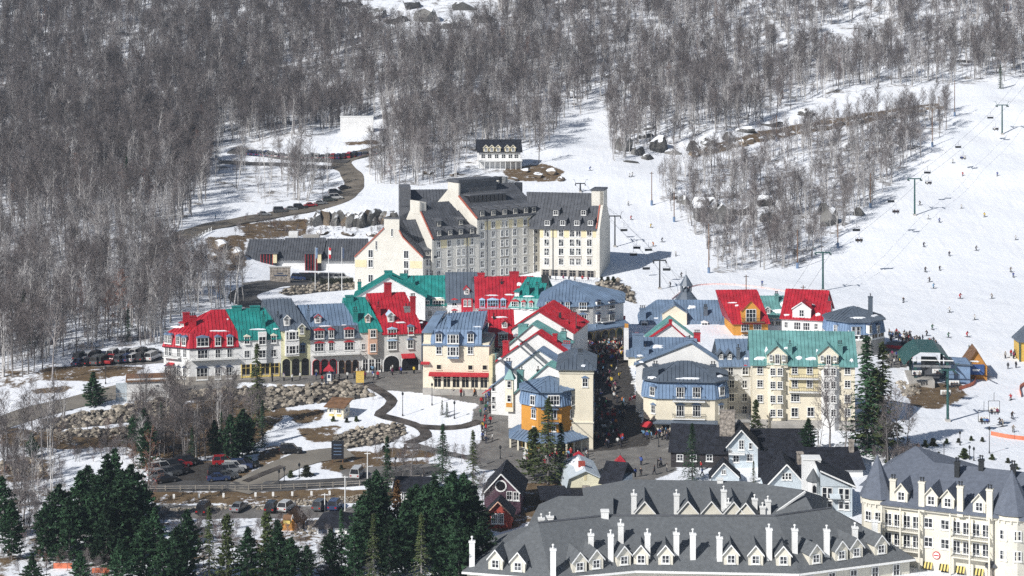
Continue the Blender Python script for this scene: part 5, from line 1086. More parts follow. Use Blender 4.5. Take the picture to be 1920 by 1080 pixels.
# lodge on the hill behind the hotel
b = B('lodge', 'white lodge with dark dormered roof on the hillside above the hotel', W(898, 304, 706), 4, u2=976, d=12, cat='lodge'); h = b.z(285); b.walls(h, 'white_wall', down=8); rs = b.z(261, 935, y=6) - h; b.hip(h, rs, m='charcoal_roof', seam=0, ov=.7); b.end_gables(h, rs, 'white_wall')
for u in (911, 922, 951, 962): b.dormer(u, 284, 1.8, 1.6, 'charcoal_roof', 'yellow_wall', .9, rake='pale_cream_wall')
b.dormer(934, 284, 1.8, 1.6, 'charcoal_roof', 'yellow_wall', .9, rake='pale_cream_wall')
b.win([(u, 293) for u in (906, 918, 931, 944, 957, 968)], 1.6, 1.6, 2, 2); b.canopy(-.5, b.w + .5, b.z(298), 3, .6, 'white_trim', name='porch_roof')
for k in range(9): x = b.w * k / 8; b.blk('porch_post', x - .1, -2.8, -4, x + .1, -2.6, b.z(300), 'white_trim')
b.done()
# white retaining wall by the upper car park
p = ground(638, 248); b = B('retaining_wall', 'long white retaining wall above the upper car park', p, 3, u2=700, d=1.2, cat='wall'); b.walls(b.z(219), 'white_wall', down=3); c = MB(); c.box(-.2, -.2, b.z(219), b.w + .2, 1.4, b.z(219) + .3, 'white_trim'); c.build('coping', b.root)
# ------------------------------------------------------------------ the two large hotels in the foreground
def frame_building(name, label, org, cat='hotel'):
    return B(name, label, org, 0.0, w=10, d=10, cat=cat)
b = frame_building('resort_hotel', 'long foreground hotel with grey shingle roof white chimneys and many dormers', (0, 300, -2)); MI = b.Mi
def L_(u, v, z): return MI @ Wz(u, v, z)
ze, zr = 2.9, 9.0
E = [L_(866, 1071, ze), L_(1033, 1084, ze), L_(1192, 1069, ze), L_(1498, 1075, ze), L_(1716, 1047, ze)]
Rr = [L_(1009, 980, zr), L_(1136, 966.5, zr), L_(1454, 967, zr), L_(1558, 952, zr + .1)]
back = [Vector((E[4].x - 4, Rr[3].y + 10, E[4].z)), Vector((Rr[2].x, Rr[2].y + 9, E[4].z)), Vector((Rr[1].x, Rr[1].y + 9, E[4].z)), Vector((E[0].x + 3, Rr[0].y + 12, E[4].z))]
b.fp = [p + Vector((0, .8, 0)) for p in E] + back; fpw = [Vector((p.x, p.y, 0)) for p in inset_poly(E + back, .7)]
b.fp = fpw; b.walls(ze + 2 + .3, 'ivory_wall', down=8)
b.roof([E + back, [Rr[0], Rr[0], Rr[1], Rr[2], Rr[3], Rr[3], Rr[2], Rr[1], Rr[0]]], 'shingle', 0, .35, top=False)
a = MB()
for p, q in zip(E[:-1], E[1:]): a.tube(p + Vector((0, -.12, -.2)), q + Vector((0, -.12, -.2)), .2, .2, 'white_trim', 4)
a.build('gutter', b.root)
a = MB()
for p, q in zip(Rr[:-1], Rr[1:]): a.tube(p + Vector((0, 0, .02)), q + Vector((0, 0, .02)), .2, .2, 'hotel_roof', 5)
a.build('ridge_cap', b.root)  # cap strip added in a darker colour to draw the ridge's shadow line
dk = dict(w=2.3, h=1.85, rm='shingle', wm='ivory_wall', rise=1.35, ww=1.25, wh=1.35, nx=2, ny=2)
for u, v in ((1202, 1059), (1248, 1059), (1371, 1059), (1417, 1060), (1469, 1061)): b.dormer(u, v, side=2, **dk)
for u, v in ((929, 1068), (971, 1073)): b.dormer(u, v, side=0, **dk)
for u, v in ((1087, 1073), (1118, 1068), (1170, 1061)): b.dormer(u, v, side=1, **dk)
for u, v in ((1530, 1058), (1578, 1051), (1606, 1046), (1652, 1040)): b.dormer(u, v, side=3, **dk)
for u, f, t, sd in ((885, 1058, 1014, 0), (1037, 1077, 1029, 1), (1108, 1030, 1001, 1), (1145, 1049, 1002, 1), (1164, 1021, 982, 2), (1214, 1045, 1000, 2), (1268, 1038, 999, 2), (1299, 1046, 1000, 2), (1349, 1049, 1007, 2), (1442, 1047, 991, 2), (1490, 1035, 992, 3), (1550, 1041, 993, 3), (1603, 1010, 988, 3), (1640, 1002, 975, 3)):
    b.chimney(u, f, w=.85, d=.8, m='white_trim', pots=1, pm='white_trim', side=sd, top=t)
b.chimney(1134, 968, 1.0, 1.2, 1.0, 'white_trim', 0, side=1)
# wing with arched windows under the right eave
for k in range(5):
    x = E[3] + (E[4] - E[3]) * ((k + .6) / 5.4); e = (E[4] - E[3]).normalized(); n_ = Vector((e.y, -e.x, 0)); p = x - n_ * .62; p.z = ze + 2 - 2.6
    fm, pm = window_mesh(1.3, 1.9, 2, 2, 'white_trim', None, .06, 'glass'); o = link('window', fm, b.root, p, math.atan2(e.y, e.x)); link('pane', pm, o)
b.snow(1300, 1074, 1, 1, side=2) if False else None
b.done()
# hotel block behind it
b = frame_building('resort_hotel', 'second grey shingled hotel wing behind the long foreground roof', (0, 320, -2)); MI = b.Mi
ze, zr = 3.4, 8.2
E = [L_(1102, 985, ze), L_(1400, 990, ze), L_(1548, 1000, ze)]; Rr = [L_(1180, 899, zr), L_(1394, 902, zr), L_(1504, 918, zr)]
back = [Vector((E[2].x + 4, Rr[2].y + 13, E[2].z)), Vector((Rr[1].x, Rr[1].y + 13, E[2].z)), Vector((E[0].x, Rr[0].y + 13, E[2].z))]
b.fp = inset_poly([Vector((p.x, p.y, 0)) for p in E + back], .7); b.walls(ze + 2.2, 'ivory_wall', down=6); b.roof([E + back, [Rr[0], Rr[1], Rr[2], Rr[2], Rr[1], Rr[0]]], 'shingle', 0, .35, top=False)
for u, v, sd in ((1209, 985, 0), (1290, 985, 0), (1334, 985, 0), (1376, 986, 0), (1399, 988, 1)): b.dormer(u, v - 3, 3.3, 2.0, 'shingle', 'ivory_wall', 1.9, side=sd, ww=1.2, wh=1.2)
for u, f, t, sd in ((1188.5, 972, 926, 0), (1268.5, 972, 926, 0), (1357, 972, 919, 0), (1366, 975, 942, 0), (1415, 962, 935, 1), (1440, 962, 938, 1), (1430, 966, 950, 1)): b.chimney(u, f, w=.85, d=.8, m='white_trim', pots=1, pm='white_trim', side=sd, top=t)
b.chimney(1350, 904, .7, 1.0, .8, 'white_trim', 0, side=0)
a = MB(); p, q = L_(1453, 962, 5.2), L_(1510, 922, 8.3); a.tube(p, q, .22, .22, 'white_trim', 4); a.build('rake_board', b.root)
b.done()
b = frame_building('resort_hotel', 'low hipped shingle wing at the left end of the foreground hotels', (0, 320, -2)); MI = b.Mi
ze, zr = 3.2, 7.0
E = [L_(990, 984, ze), L_(1150, 990, ze)]; Rr = [L_(1048, 930, zr), L_(1150, 930, zr)]; back = [Vector((E[1].x, Rr[1].y + 9, E[0].z)), Vector((E[0].x + 2, Rr[0].y + 9, E[0].z))]
b.fp = inset_poly([Vector((p.x, p.y, 0)) for p in E + back], .6); b.walls(ze + 2.2, 'ivory_wall', down=6); b.roof([E + back, [Rr[0], Rr[1], Rr[1], Rr[0]]], 'shingle', 0, .35, top=False)
b.chimney(1031, 978, w=1.2, d=.8, m='white_trim', pots=1, pm='white_trim', side=0, top=968); b.chimney(1015, 955, 1.2, 1.0, .8, 'white_trim', 1, 'white_trim', side=3)
b.done()
# cream hotel with turrets
b = B('turreted_hotel', 'cream hotel with blue grey shingle roof and conical turrets in the corner', Wz(1658, 940, 10.4) - Vector((0, 0, 13.4)), -26, u2=1864, d=17, cat='hotel'); H = 13.4
b.walls(H + .1, 'ivory_wall', down=6); zr = b.z(872, 1800, y=8.5)
b.roof([b.R_(-.6, -6, -.9, -.9, H), rectr(3, 8.5, b.w + 6, 8.51, zr)], 'blue_shingle', 0, .4); b.band(H - .8, .55, 'ivory_wall', .55)
rz = b.z(836, 1717, y=20); bx0 = b.x(1660, y=16); c = MB(); c.cone([(bx0 - 3, 10, H - .5), (b.w * .7, 10, H - .5), (b.w * .7, 30, H - .5), (bx0 - 3, 30, H - .5)], (b.x(1717, y=20), 20, rz), 'blue_shingle'); c.build('rear_roof', b.root)
def turret(b, cx, cy, r, z0, z1, apex, wins, k=10):
    a = MB(); P = ngon(cx, cy, r, k, R(9)); a.prism([(p.x, p.y) for p in P], z0, z1, 'ivory_wall'); a.build('turret_wall', b.root)
    a = MB(); Q = ngon(cx, cy, r * 1.16, k, R(9)); a.cone(lift(Q, z1 + .1), (cx, cy, apex), 'blue_shingle'); a.poly(list(reversed(lift(Q, z1 + .1))), 'ivory_wall'); a.build('turret_roof', b.root)
    a = MB(); a.prism([(p.x, p.y) for p in ngon(cx, cy, r * 1.09, k, R(9))], z1 - .7, z1 - .1, 'ivory_wall'); a.build('cornice', b.root); a = MB(); a.tube((cx, cy, apex - .2), (cx, cy, apex + 1.0), .07, .03, 'dark_metal', 5); a.build('finial', b.root)
    for i in range(k * 2): q = ngon(cx, cy, r * 1.03, k * 2, R(9))[i]; b.blk('bracket', q.x - .09, q.y - .09, z1 - 1.1, q.x + .09, q.y + .09, z1 - .7, 'ivory_wall') if q.y < cy else None
    for ang, z in wins:
        d = Vector((math.cos(R(ang)), math.sin(R(ang)), 0)); p = Vector((cx, cy, z)) + d * (r * .97); fm, pm = window_mesh(1.2, 1.6, 2, 2, 'white_trim', None, .06, 'glass'); o = link('window', fm, b.root, p, R(ang) + math.pi / 2); link('pane', pm, o)
x, z = b.at(1645, 933, 1.5); rt = 2.55; turret(b, x, 1.6, rt, -6, z + .2, b.z(852, 1652, y=1.6), [(-72, z - 3.3), (-72, z - 6.6), (-110, z - 3.3)])
x2, z2_ = b.at(1894, 966, .6); turret(b, x2, 2.0, 3.1, -6, z2_ + .2, b.z(880, 1897, y=2.0), [(-105, z2_ - 3.6), (-62, z2_ - 3.6), (-105, z2_ - 6.8), (-62, z2_ - 6.8)])
for u, v in ((1690, 941), (1746, 949), (1777, 953), (1836, 961)): b.dormer(u, v, 2.0, 1.9, 'blue_shingle', 'ivory_wall', 1.2, ww=1.2, wh=1.5, fr='white_trim', rake='ivory_wall')
for u, f, t in ((1675, 935, 898), (1729, 946, 903), (1801, 955, 911), (1856, 962, 917)): b.chimney(u, f, w=.95, d=.9, m='ivory_wall', pots=2, top=t)
for u, f, t in ((1795, 892, 866), (1840, 880, 862), (1900, 895, 872)): b.chimney(u, f, w=.8, d=.8, m='dark_metal', pots=2, top=t)
rows_ = [H - 2.6, H - 5.7]
b.win([(b.x(1741), z) for z in rows_] + [(b.x(1772), z) for z in rows_], 1.45, 1.65, 2, 2, 'white_trim', xz=True)
for u0, u1 in ((1657, 1727), (1785, 1858)):
    for z in rows_:
        x0, x1 = b.x(u0), b.x(u1); b.blk('loggia', x0, -.04, z - 1.5, x1, .1, z + 1.3, 'pale_cream_wall'); n_ = 4
        for k in range(n_): xx = x0 + (x1 - x0) * (k + .5) / n_; b.win([(xx, z - .2)], 1.25, 2.1, 2, 2, 'white_trim', xz=True, off=.05)
        b.balcony(x0, x1, z - 1.5, 1.3, step=.3, rm='grey_metal', m='ivory_wall')
    for k in range(3): xx = x0 + (x1 - x0) * k / 2; b.blk('balcony_post', xx - .13, -1.45, -3, xx + .13, -1.2, H - .4, 'ivory_wall')
for u in (1740, 1771, 1801, 1836):
    x = b.x(u); z = H - 9.2; a = MB()
    for k in range(6): mm = 'trim_yellow' if k % 2 else 'hedge'; a.slab([(-.75 + k * .25, -.8, -.55), (-.5 + k * .25, -.8, -.55), (-.5 + k * .25, -.02, .25), (-.75 + k * .25, -.02, .25)], .08, mm)
    link('awning', a.mesh('awning'), b.root, (x, 0, z)); b.win([(x, z - 1.4)], 1.4, 2.2, 2, 2, 'white_trim', xz=True)
x, z = b.at(1756, 1041); a = MB(); d_ = [(.62 * math.cos(t), .62 * math.sin(t)) for t in [2 * math.pi * i / 20 for i in range(20)]]; d2 = [(p[0] * .78, p[1] * .78) for p in d_]; a.ext(d_, -.16, -.02, 'trim_red'); a.ext(d2, -.2, -.161, 'white_trim'); a.box(-.42, -.23, -.09, .42, -.201, .09, 'trim_red'); link('round_sign', a.mesh('round_sign'), b.root, (x, 0, z))
b.done()
# small slate roofed porch at the very corner
p = Wz(1852, 1075, 1.0); b = B('porch_pavilion', 'small pavilion with steep slate roof in the lower right corner', p, -10, w=4.6, d=4, cat='pavilion'); b.walls(1.2, 'stone_wall', down=4); b.roof([b.R_(-.4, -.4, -.4, -.4, 1.2), rectr(b.w / 2, 2, b.w / 2 + .01, 2.01, 4.0)], 'hotel_roof', 0); b.blk('wing_wall', b.w, .5, -4, b.w + 4, 3.5, 1.0, 'stone_wall'); b.done()
# ------------------------------------------------------------------ cottages between the village and the foreground hotels
def cot(label, u1, u2, z0, v0, yaw, d, ve, wm, rm, vr=None, cat='cottage', name='cottage', down=4):
    b = B(name, label, Wz(u1, v0, z0), yaw, u2=u2, d=d, cat=cat); b.h = b.z(ve); b.walls(b.h + .05, wm, down=down)
    return b
def ginfo(b, peak): x, z = b.at(*peak); return x / b.w, z - b.h
b = cot('blue grey gabled cottage with white trim beside stone chimney', 1361, 1421, 1.0, 872, -4, 10, 838, 'blue_siding', 'charcoal_roof'); px, rs = ginfo(b, (1390, 806)); b.gable_y(b.h, rs, 'charcoal_roof', 'blue_siding', .5, px, 0)
for s_, (p, q) in enumerate((((0, b.h), (b.w * px, b.h + rs)), ((b.w, b.h), (b.w * px, b.h + rs)))): a = MB(); a.tube((p[0], -.55, p[1] - .1), (q[0], -.55, q[1] + .05), .14, .14, 'white_trim', 4); a.build('rake_board', b.root)
b.win([(1390, 834)], 1.1, 2.0, 2, 3); b.win([(1407, 836)], .7, 1.3, 1, 2); b.win([(1380, 860), (1406, 858)], 1.3, 1.5); b.balcony(b.x(1366), b.x(1396), b.z(848), 1.4, rm='white_trim'); b.done()
b = cot('dark roofed cottage behind the blue gable with stone chimneys', 1258, 1366, 1.0, 868, -10, 11, 846, 'dark_board', 'charcoal_roof'); b.hip(b.h, b.z(797, 1360, y=5.5) - b.h, m='charcoal_roof', seam=0); b.end_gables(b.h, b.z(797, 1360, y=5.5) - b.h, 'dark_board'); b.win([(1275, 858), (1300, 858), (1330, 858)], 1.3, 1.4); b.chimney(1364, 812, w=3.0, d=1.4, m='stone_wall', pots=0, top=770); b.done()
p = Wz(1373, 862, 1); c = B('stone_chimney', 'broad field stone chimney rising behind the blue gabled cottage', p + Vector((0, 5, 0)), 0, u2=1406, d=1.6, cat='chimney'); c.walls(c.z(792), 'stone_wall', down=1); c.blk('chimney_cap', -.15, -.15, c.z(792), c.w + .15, 1.75, c.z(792) + .2, 'concrete')
b = cot('tiny porch gable in front of the dark cottage', 1334, 1386, 1.0, 903, -4, 5, 893, 'blue_siding', 'charcoal_roof'); px, rs = ginfo(b, (1357, 868)); b.gable_y(b.h, rs, 'charcoal_roof', 'blue_siding', .4, px, 0); b.win([(1357, 885)], .9, .9)
for p, q in (((0, b.h), (b.w * px, b.h + rs)), ((b.w, b.h), (b.w * px, b.h + rs))): a = MB(); a.tube((p[0], -.45, p[1] - .1), (q[0], -.45, q[1] + .05), .12, .12, 'white_trim', 4); a.build('rake_board', b.root)
b.done()
b = cot('long charcoal roofed building below the teal roofed block', 1404, 1512, 1.5, 850, 0, 13, 838, 'grey_wood', 'charcoal_roof'); b.hip(b.h, b.z(803, 1460, y=6.5) - b.h, m='charcoal_roof', seam=0); b.end_gables(b.h, b.z(803, 1460, y=6.5) - b.h, 'grey_wood'); b.win([(1430, 845), (1455, 845), (1485, 845)], 1.3, 1.0); b.done()
b = cot('wide charcoal roof behind the white tower and pale blue hall', 1456, 1618, .5, 895, 2, 14, 880, 'white_wall', 'charcoal_roof'); b.hip(b.h, b.z(838, 1530, y=7) - b.h, m='charcoal_roof', seam=0); b.end_gables(b.h, b.z(838, 1530, y=7) - b.h, 'white_wall'); b.chimney(1500, 868, w=1.1, d=1.1, m='stone_wall', pots=0, top=848); b.chimney(1596, 846, w=.9, d=.9, m='stone_wall', pots=0, top=825); b.done()
b = cot('dark hipped roof cottage left of the pale blue gabled hall', 1426, 1472, .5, 905, -8, 12, 893, 'blue_siding', 'charcoal_roof'); b.hip(b.h, b.z(846, 1450, y=6) - b.h, m='charcoal_roof', seam=0); b.end_gables(b.h, b.z(846, 1450, y=6) - b.h, 'blue_siding'); b.win([(1440, 899), (1456, 899)], 1.2, 1.1); b.done()
b = cot('pale blue gabled hall with white trim beside the white tower', 1438, 1512, .5, 930, -3, 12, 909, 'blue_siding', 'charcoal_roof'); px, rs = ginfo(b, (1475, 871)); b.gable_y(b.h, rs, 'charcoal_roof', 'blue_siding', .5, px, 0); b.win([(1469, 893), (1475, 893), (1481, 893)], .6, 1.3, 1, 2)
for p, q in (((0, b.h), (b.w * px, b.h + rs)), ((b.w, b.h), (b.w * px, b.h + rs))): a = MB(); a.tube((p[0], -.55, p[1] - .05), (q[0], -.55, q[1] + .1), .16, .16, 'white_trim', 4); a.build('rake_board', b.root)
b.done()
b = cot('square white chimney tower of the pale blue hall', 1506, 1539, .5, 945, -3, 3.2, 864, 'white_wall', 'white_wall', cat='tower', name='white_tower'); b.blk('tower_cap', -.12, -.12, b.h + .05, b.w + .12, 3.32, b.h + .3, 'white_trim'); b.done()
b = cot('pale blue lean to hall with tall windows right of the white tower', 1539, 1598, .5, 965, -3, 9, 912, 'blue_siding', 'charcoal_roof', down=4)
hl = b.z(885, 1545); a = MB(); a.ext([(0, b.h - .2), (b.w, b.h - .2), (0, hl)], 0, 9, 'blue_siding'); a.build('gable_wall', b.root); a = MB(); a.slab([(-.3, -.5, hl + .4), (b.w + .6, -.5, b.h + .1), (b.w + .6, 10, b.h + .1), (-.3, 10, hl + .4)], .35, 'charcoal_roof'); a.build('roof', b.root); a = MB(); a.tube((-.2, -.55, hl + .3), (b.w + .6, -.55, b.h + .05), .16, .16, 'white_trim', 4); a.build('rake_board', b.root)
b.win([(1546, 925), (1556, 926), (1577, 927), (1588, 928)], .95, 2.3, 1, 2, glass='glass'); b.win([(1546, 943), (1556, 944), (1577, 945), (1588, 946)], .95, 1.9, 1, 2); b.canopy(b.x(1555), b.x(1575), b.z(925), 1.2, .6, 'blue_siding'); b.done()
# slim white turret with cone roof
p = Wz(1525, 955, 1.0); r = empty('turret', p); tag(r, 'slim white turret with grey cone roof in front of the white tower', 'turret'); k = p.y / FPX; rr_ = 12 * k
a = MB(); a.prism([(q.x, q.y) for q in ngon(0, 0, rr_, 8, R(22.5))], -3, (955 - 901) * k, 'white_wall'); a.build('turret_wall', r); a = MB(); a.cone(lift(ngon(0, 0, rr_ * 1.2, 8, R(22.5)), (955 - 901) * k), (0, 0, (955 - 877) * k), 'shingle'); a.build('turret_roof', r); a = MB(); a.ext([(-.3, -.8), (.3, -.8), (.3, .2), (0, .55), (-.3, .2)], -rr_ - .02, -rr_ + .3, 'shop_glass'); o = a.build('window', r); o.location = (0, 0, (955 - 912) * k); a = MB(); a.prism([(q.x, q.y) for q in ngon(0, 0, rr_ * 1.12, 8, R(22.5))], (955 - 928) * k, (955 - 925) * k, 'white_trim'); a.build('cornice', r)
# cream barn with gambrel roof
b = B('barn', 'cream barn with pale snowy gambrel roof near the street entrance', Wz(1059, 930, 0.0), 4, u2=1136, d=12, cat='barn'); P = [b.at(1059.5, 925), b.at(1066, 898), b.at(1098, 884), b.at(1127, 897), b.at(1135, 925)]; w = b.w
a = MB(); a.ext([(P[0][0] + .2, -3), (P[4][0] - .2, -3), (P[4][0] - .2, P[4][1]), P[3], P[2], P[1], (P[0][0] + .2, P[0][1])], 0, 12, 'barn_cream'); a.build('wall', b.root); a = MB(); rl = [(P[0][0], P[0][1]), (P[1][0], P[1][1] + .15), (P[2][0], P[2][1] + .2), (P[3][0], P[3][1] + .15), (P[4][0], P[4][1])]
for i in range(4): p, q = rl[i], rl[i + 1]; a.slab([(p[0], -.5, p[1] + .1), (q[0], -.5, q[1] + .1), (q[0], 12.5, q[1] + .1), (p[0], 12.5, p[1] + .1)], .2, 'blue_siding')
a.build('roof', b.root); a = MB(); a.slab([(rl[1][0] + .5, 1.5, rl[1][1] + .22), (rl[2][0] - .3, 1.2, rl[2][1] + .1), (rl[2][0] - .3, 11.8, rl[2][1] + .1), (rl[1][0] + .2, 11.5, rl[1][1] + .18)], .06, 'snow'); a.build('snow_patch', b.root); b.blk('chimney', w * .5 - .9, 3, P[2][1] - 1, w * .5 + .3, 4.2, P[2][1] + 1.0, 'brick_red'); b.blk('oval_vent', w * .5 - .25, -.06, P[2][1] - 1.6, w * .5 + .25, -.003, P[2][1] - .7, 'yellow_wall')
b = cot('dark little lean to roof beside the cream barn', 1018, 1096, .3, 945, 3, 9, 936, 'dark_board', 'charcoal_roof'); b.hip(b.h, b.z(918, 1050, y=4.5) - b.h, m='charcoal_roof', seam=0); b.end_gables(b.h, b.z(918, 1050, y=4.5) - b.h, 'dark_board'); b.chimney(1099, 924, w=1.2, d=1.0, m='stone_wall', pots=0, top=912); b.win([(1035, 941), (1060, 941)], 1.0, .8); b.done()
b = cot('dark roofed cottage right behind the cream barn', 1128, 1160, .3, 930, -20, 9, 905, 'blue_siding', 'charcoal_roof'); px, rs = ginfo(b, (1131, 880)); b.hip(b.h, 3.0, m='charcoal_roof', seam=0); b.win([(1.5, 1.4), (3.2, 1.4)], .9, 1.2, xz=True); b.done()
# plum coloured house
b = B('cottage', 'plum coloured gabled house with round window among the pines', Wz(908, 962, 0.0), -5, u2=976, d=11, cat='cottage'); b.h = b.z(922); b.walls(b.h + .05, 'plum_wall'); px, rs = ginfo(b, (940, 888)); b.gable_y(b.h, rs, 'charcoal_roof', 'plum_wall', .55, px, 0)
for p, q in (((0, b.h), (b.w * px, b.h + rs)), ((b.w, b.h), (b.w * px, b.h + rs))): a = MB(); a.tube((p[0], -.6, p[1] - .1), (q[0], -.6, q[1] + .05), .13, .13, 'white_trim', 4); a.build('rake_board', b.root)
x, z = b.at(939, 911); a = MB()
for i in range(16): t0, t1 = 2 * math.pi * i / 16, 2 * math.pi * (i + 1) / 16; a.ext([(.85 * math.cos(t0), .85 * math.sin(t0)), (1.08 * math.cos(t0), 1.08 * math.sin(t0)), (1.08 * math.cos(t1), 1.08 * math.sin(t1)), (.85 * math.cos(t1), .85 * math.sin(t1))], -.15, -.02, 'white_trim')
o = link('round_window', a.mesh('round_window'), b.root, (x, 0, z)); a = MB(); a.ext([(.85 * math.cos(2 * math.pi * i / 16), .85 * math.sin(2 * math.pi * i / 16)) for i in range(16)], -.06, -.02, 'shop_glass'); link('pane', a.mesh('pane'), o); b.win([(955, 929), (968, 930)], 1.1, 1.6); b.done()
b = B('cottage', 'brick red porch gable in front of the plum coloured house', Wz(912, 988, 0.0), -5, u2=958, d=5, cat='cottage'); b.h = b.z(962); b.walls(b.h + .05, 'brick_red'); px, rs = ginfo(b, (934, 940)); b.gable_y(b.h, rs, 'charcoal_roof', 'brick_red', .5, px, 0); b.win([(927, 972), (939, 972)], 1.1, 1.8, 3, 4)
for p, q in (((0, b.h), (b.w * px, b.h + rs)), ((b.w, b.h), (b.w * px, b.h + rs))): a = MB(); a.tube((p[0], -.55, p[1] - .1), (q[0], -.55, q[1] + .05), .11, .11, 'peach_wall', 4); a.build('rake_board', b.root)
b.done()
# small white house and log hut by the lower car park, house hidden in the pines, guard kiosk, white shed
b = cot('small white house with dark hip roof by the lower car park', 593, 650, -1.0, 1008, -6, 8, 986, 'white_wall', 'charcoal_roof'); b.hip(b.h, b.z(958, 620, y=4) - b.h, 2, 2, 'charcoal_roof', seam=0); b.win([(601, 995), (609, 995)], .7, 1.4, 2, 2, 'trim_navy'); b.win([(622, 998)], .9, 1.9, 1, 1, 'sky_trim', name='door'); b.done()
b = cot('orange log hut with brown gable roof among the lower trees', 528, 557, -1.0, 1000, -10, 5, 978, 'log_orange', 'brown_wood'); px, rs = ginfo(b, (536, 960)); b.gable_y(b.h, rs, 'brown_wood', 'log_orange', .5, .45, 0); b.win([(537, 973)], .7, .7); b.dormer(545, 976, .9, .6, 'brown_wood', 'trim_yellow', .4, side=1, ww=.01, wh=.01); b.done()
b = cot('white house with dark roof half hidden behind the pines', 740, 800, -.5, 940, -4, 9, 919, 'white_wall', 'charcoal_roof'); b.hip(b.h, b.z(893, 780, y=4.5) - b.h, m='charcoal_roof', seam=0); b.end_gables(b.h, b.z(893, 780, y=4.5) - b.h, 'white_wall'); b.win([(757, 930), (778, 930)], .9, 1.5); b.done()
b = B('kiosk', 'cream ticket kiosk with brown shed roof below the plaza', ground(614, 781), -18, u2=644, d=3.4, cat='kiosk'); h = b.z(762); b.walls(h, 'cream_wall', down=2); a = MB(); a.slab([(-.6, -.7, h + .1), (b.w + .5, -.7, h + .1), (b.w + .5, 4.2, h + 1.2), (-.6, 4.2, h + 1.2)], .18, 'brown_wood'); a.build('roof', b.root); a = MB(); a.box(.02, .3, h - .05, b.w - .02, 3.4, h + .15, 'cream_wall'); a.build('upper_wall', b.root); b.win([(b.w * .25, h - .8), (b.w * .72, h - .8)], 1.1, 1.0, 2, 1, xz=True, glass='glass_bright'); b.win([(1.7, h - .8)], 1.5, 1.0, 2, 1, face=1, xz=True, glass='glass_bright')
for x in (b.w * .25, b.w * .72): b.blk('front_panel', x - .5, -.05, .2, x + .5, .02, h - 1.5, 'trim_yellow')
b = B('shed', 'low white utility shed with brown roof beside the left road', Wz(238, 743, 5.2), 10, u2=318, d=5, cat='shed'); h = b.z(716); b.walls(h, 'white_wall', down=3); a = MB(); a.slab([(-.3, -.4, h + .15), (b.w + .3, -.4, h + .15), (b.w + .3, 5.3, h + .75), (-.3, 5.3, h + .75)], .2, 'brown_wood'); a.build('roof', b.root); a = MB(); a.box(.02, .3, h - .1, b.w - .02, 4.95, h + .35, 'white_wall'); a.build('upper_wall', b.root); b.blk('screen_wall', -2.4, .3, -2, -.05, .7, h - .3, 'blue_siding'); b.blk('vent', b.w * .68, -.06, h - 1.3, b.w * .75, -.003, h - .9, 'grey_metal')
a = MB()
for k in range(26): x = -6 + k * .9; a.box(x, -1.6, -1.5, x + .06, -1.54, 1.0, 'grey_wood')
for z in (.3, .65, 1.0): a.box(-6, -1.62, z - .04, 17, -1.52, z + .04, 'grey_wood')
o = a.build('railing', b.root); o['kind'] = 'stuff'
a = MB()
for k in range(8): a.box(-6.2, -1.5 + .0, -1.6 + k * .2, -4.6 + .0 + k * .28 - 1.6, -.2, -1.45 + k * .2, 'grey_wood')
a.build('steps', b.root)
# ------------------------------------------------------------------ rocks
def rock_mesh(seed, flat=.6, n=7):
    r = random.Random(seed); bm = bmesh.new(); bmesh.ops.create_icosphere(bm, subdivisions=2 if n > 6 else 1, radius=1.0)
    ax = [Vector((r.gauss(0, 1), r.gauss(0, 1), r.gauss(0, .7))).normalized() for _ in range(n)]; cut = [r.uniform(.45, .85) for _ in range(n)]
    for v in bm.verts:
        for a, c in zip(ax, cut):
            d = v.co.dot(a)
            if d > c: v.co -= a * (d - c)
        v.co *= r.uniform(.92, 1.06); v.co.z *= flat
    me = bpy.data.meshes.new('rock'); bm.to_mesh(me); bm.free(); return me
def snowcap_mat(name, rock, lo, hi):
    m = mat(name, rock, 0.92, 0.45, 0.35, bump=0.9, bscale=1.1, detail=9); t = m.node_tree; b = t.nodes['Principled BSDF']; L = t.links.new
    src = b.inputs['Base Color'].links[0].from_socket; g = t.nodes.new('ShaderNodeNewGeometry'); s = t.nodes.new('ShaderNodeSeparateXYZ'); L(g.outputs['True Normal'], s.inputs[0])
    n = t.nodes.new('ShaderNodeTexNoise'); n.inputs['Scale'].default_value = .5; n.inputs['Detail'].default_value = 6; L(g.outputs['Position'], n.inputs['Vector'])
    ad = t.nodes.new('ShaderNodeMath'); ad.operation = 'MULTIPLY_ADD'; L(n.outputs['Fac'], ad.inputs[0]); ad.inputs[1].default_value = .7; L(s.outputs[2], ad.inputs[2])
    mr = t.nodes.new('ShaderNodeMapRange'); mr.inputs[1].default_value = lo; mr.inputs[2].default_value = hi; L(ad.outputs[0], mr.inputs[0])
    mx = t.nodes.new('ShaderNodeMix'); mx.data_type = 'RGBA'; L(mr.outputs[0], mx.inputs[0]); L(src, mx.inputs[6]); mx.inputs[7].default_value = (.82, .84, .87, 1); L(mx.outputs[2], b.inputs['Base Color'])
snowcap_mat('cliff_rock', (.17, .165, .155), 1.02, 1.12); snowcap_mat('brown_cliff', (.20, .155, .11), 1.05, 1.15)
def set_mat(me, n): me.materials.clear(); me.materials.append(M_(n)); return me
CL = [set_mat(rock_mesh(100 + i, .75, 11), 'cliff_rock') for i in range(5)]; CB = [set_mat(rock_mesh(120 + i, .7, 11), 'brown_cliff') for i in range(4)]
def outcrop(u, v, wpx, hpx, lib=CL, label=None, group=None, deep=.8):
    p = ground(u, v + hpx / 2); k = p.y / FPX; o = link('rock_outcrop', rnd.choice(lib), None, p + Vector((0, 1.0, hpx * k * .15)), rnd.uniform(0, 6.28)); a = wpx * k / 2; o.scale = (a, max(a * deep, hpx * k * .8), hpx * k * .95); tag(o, label, 'rock', group); return o
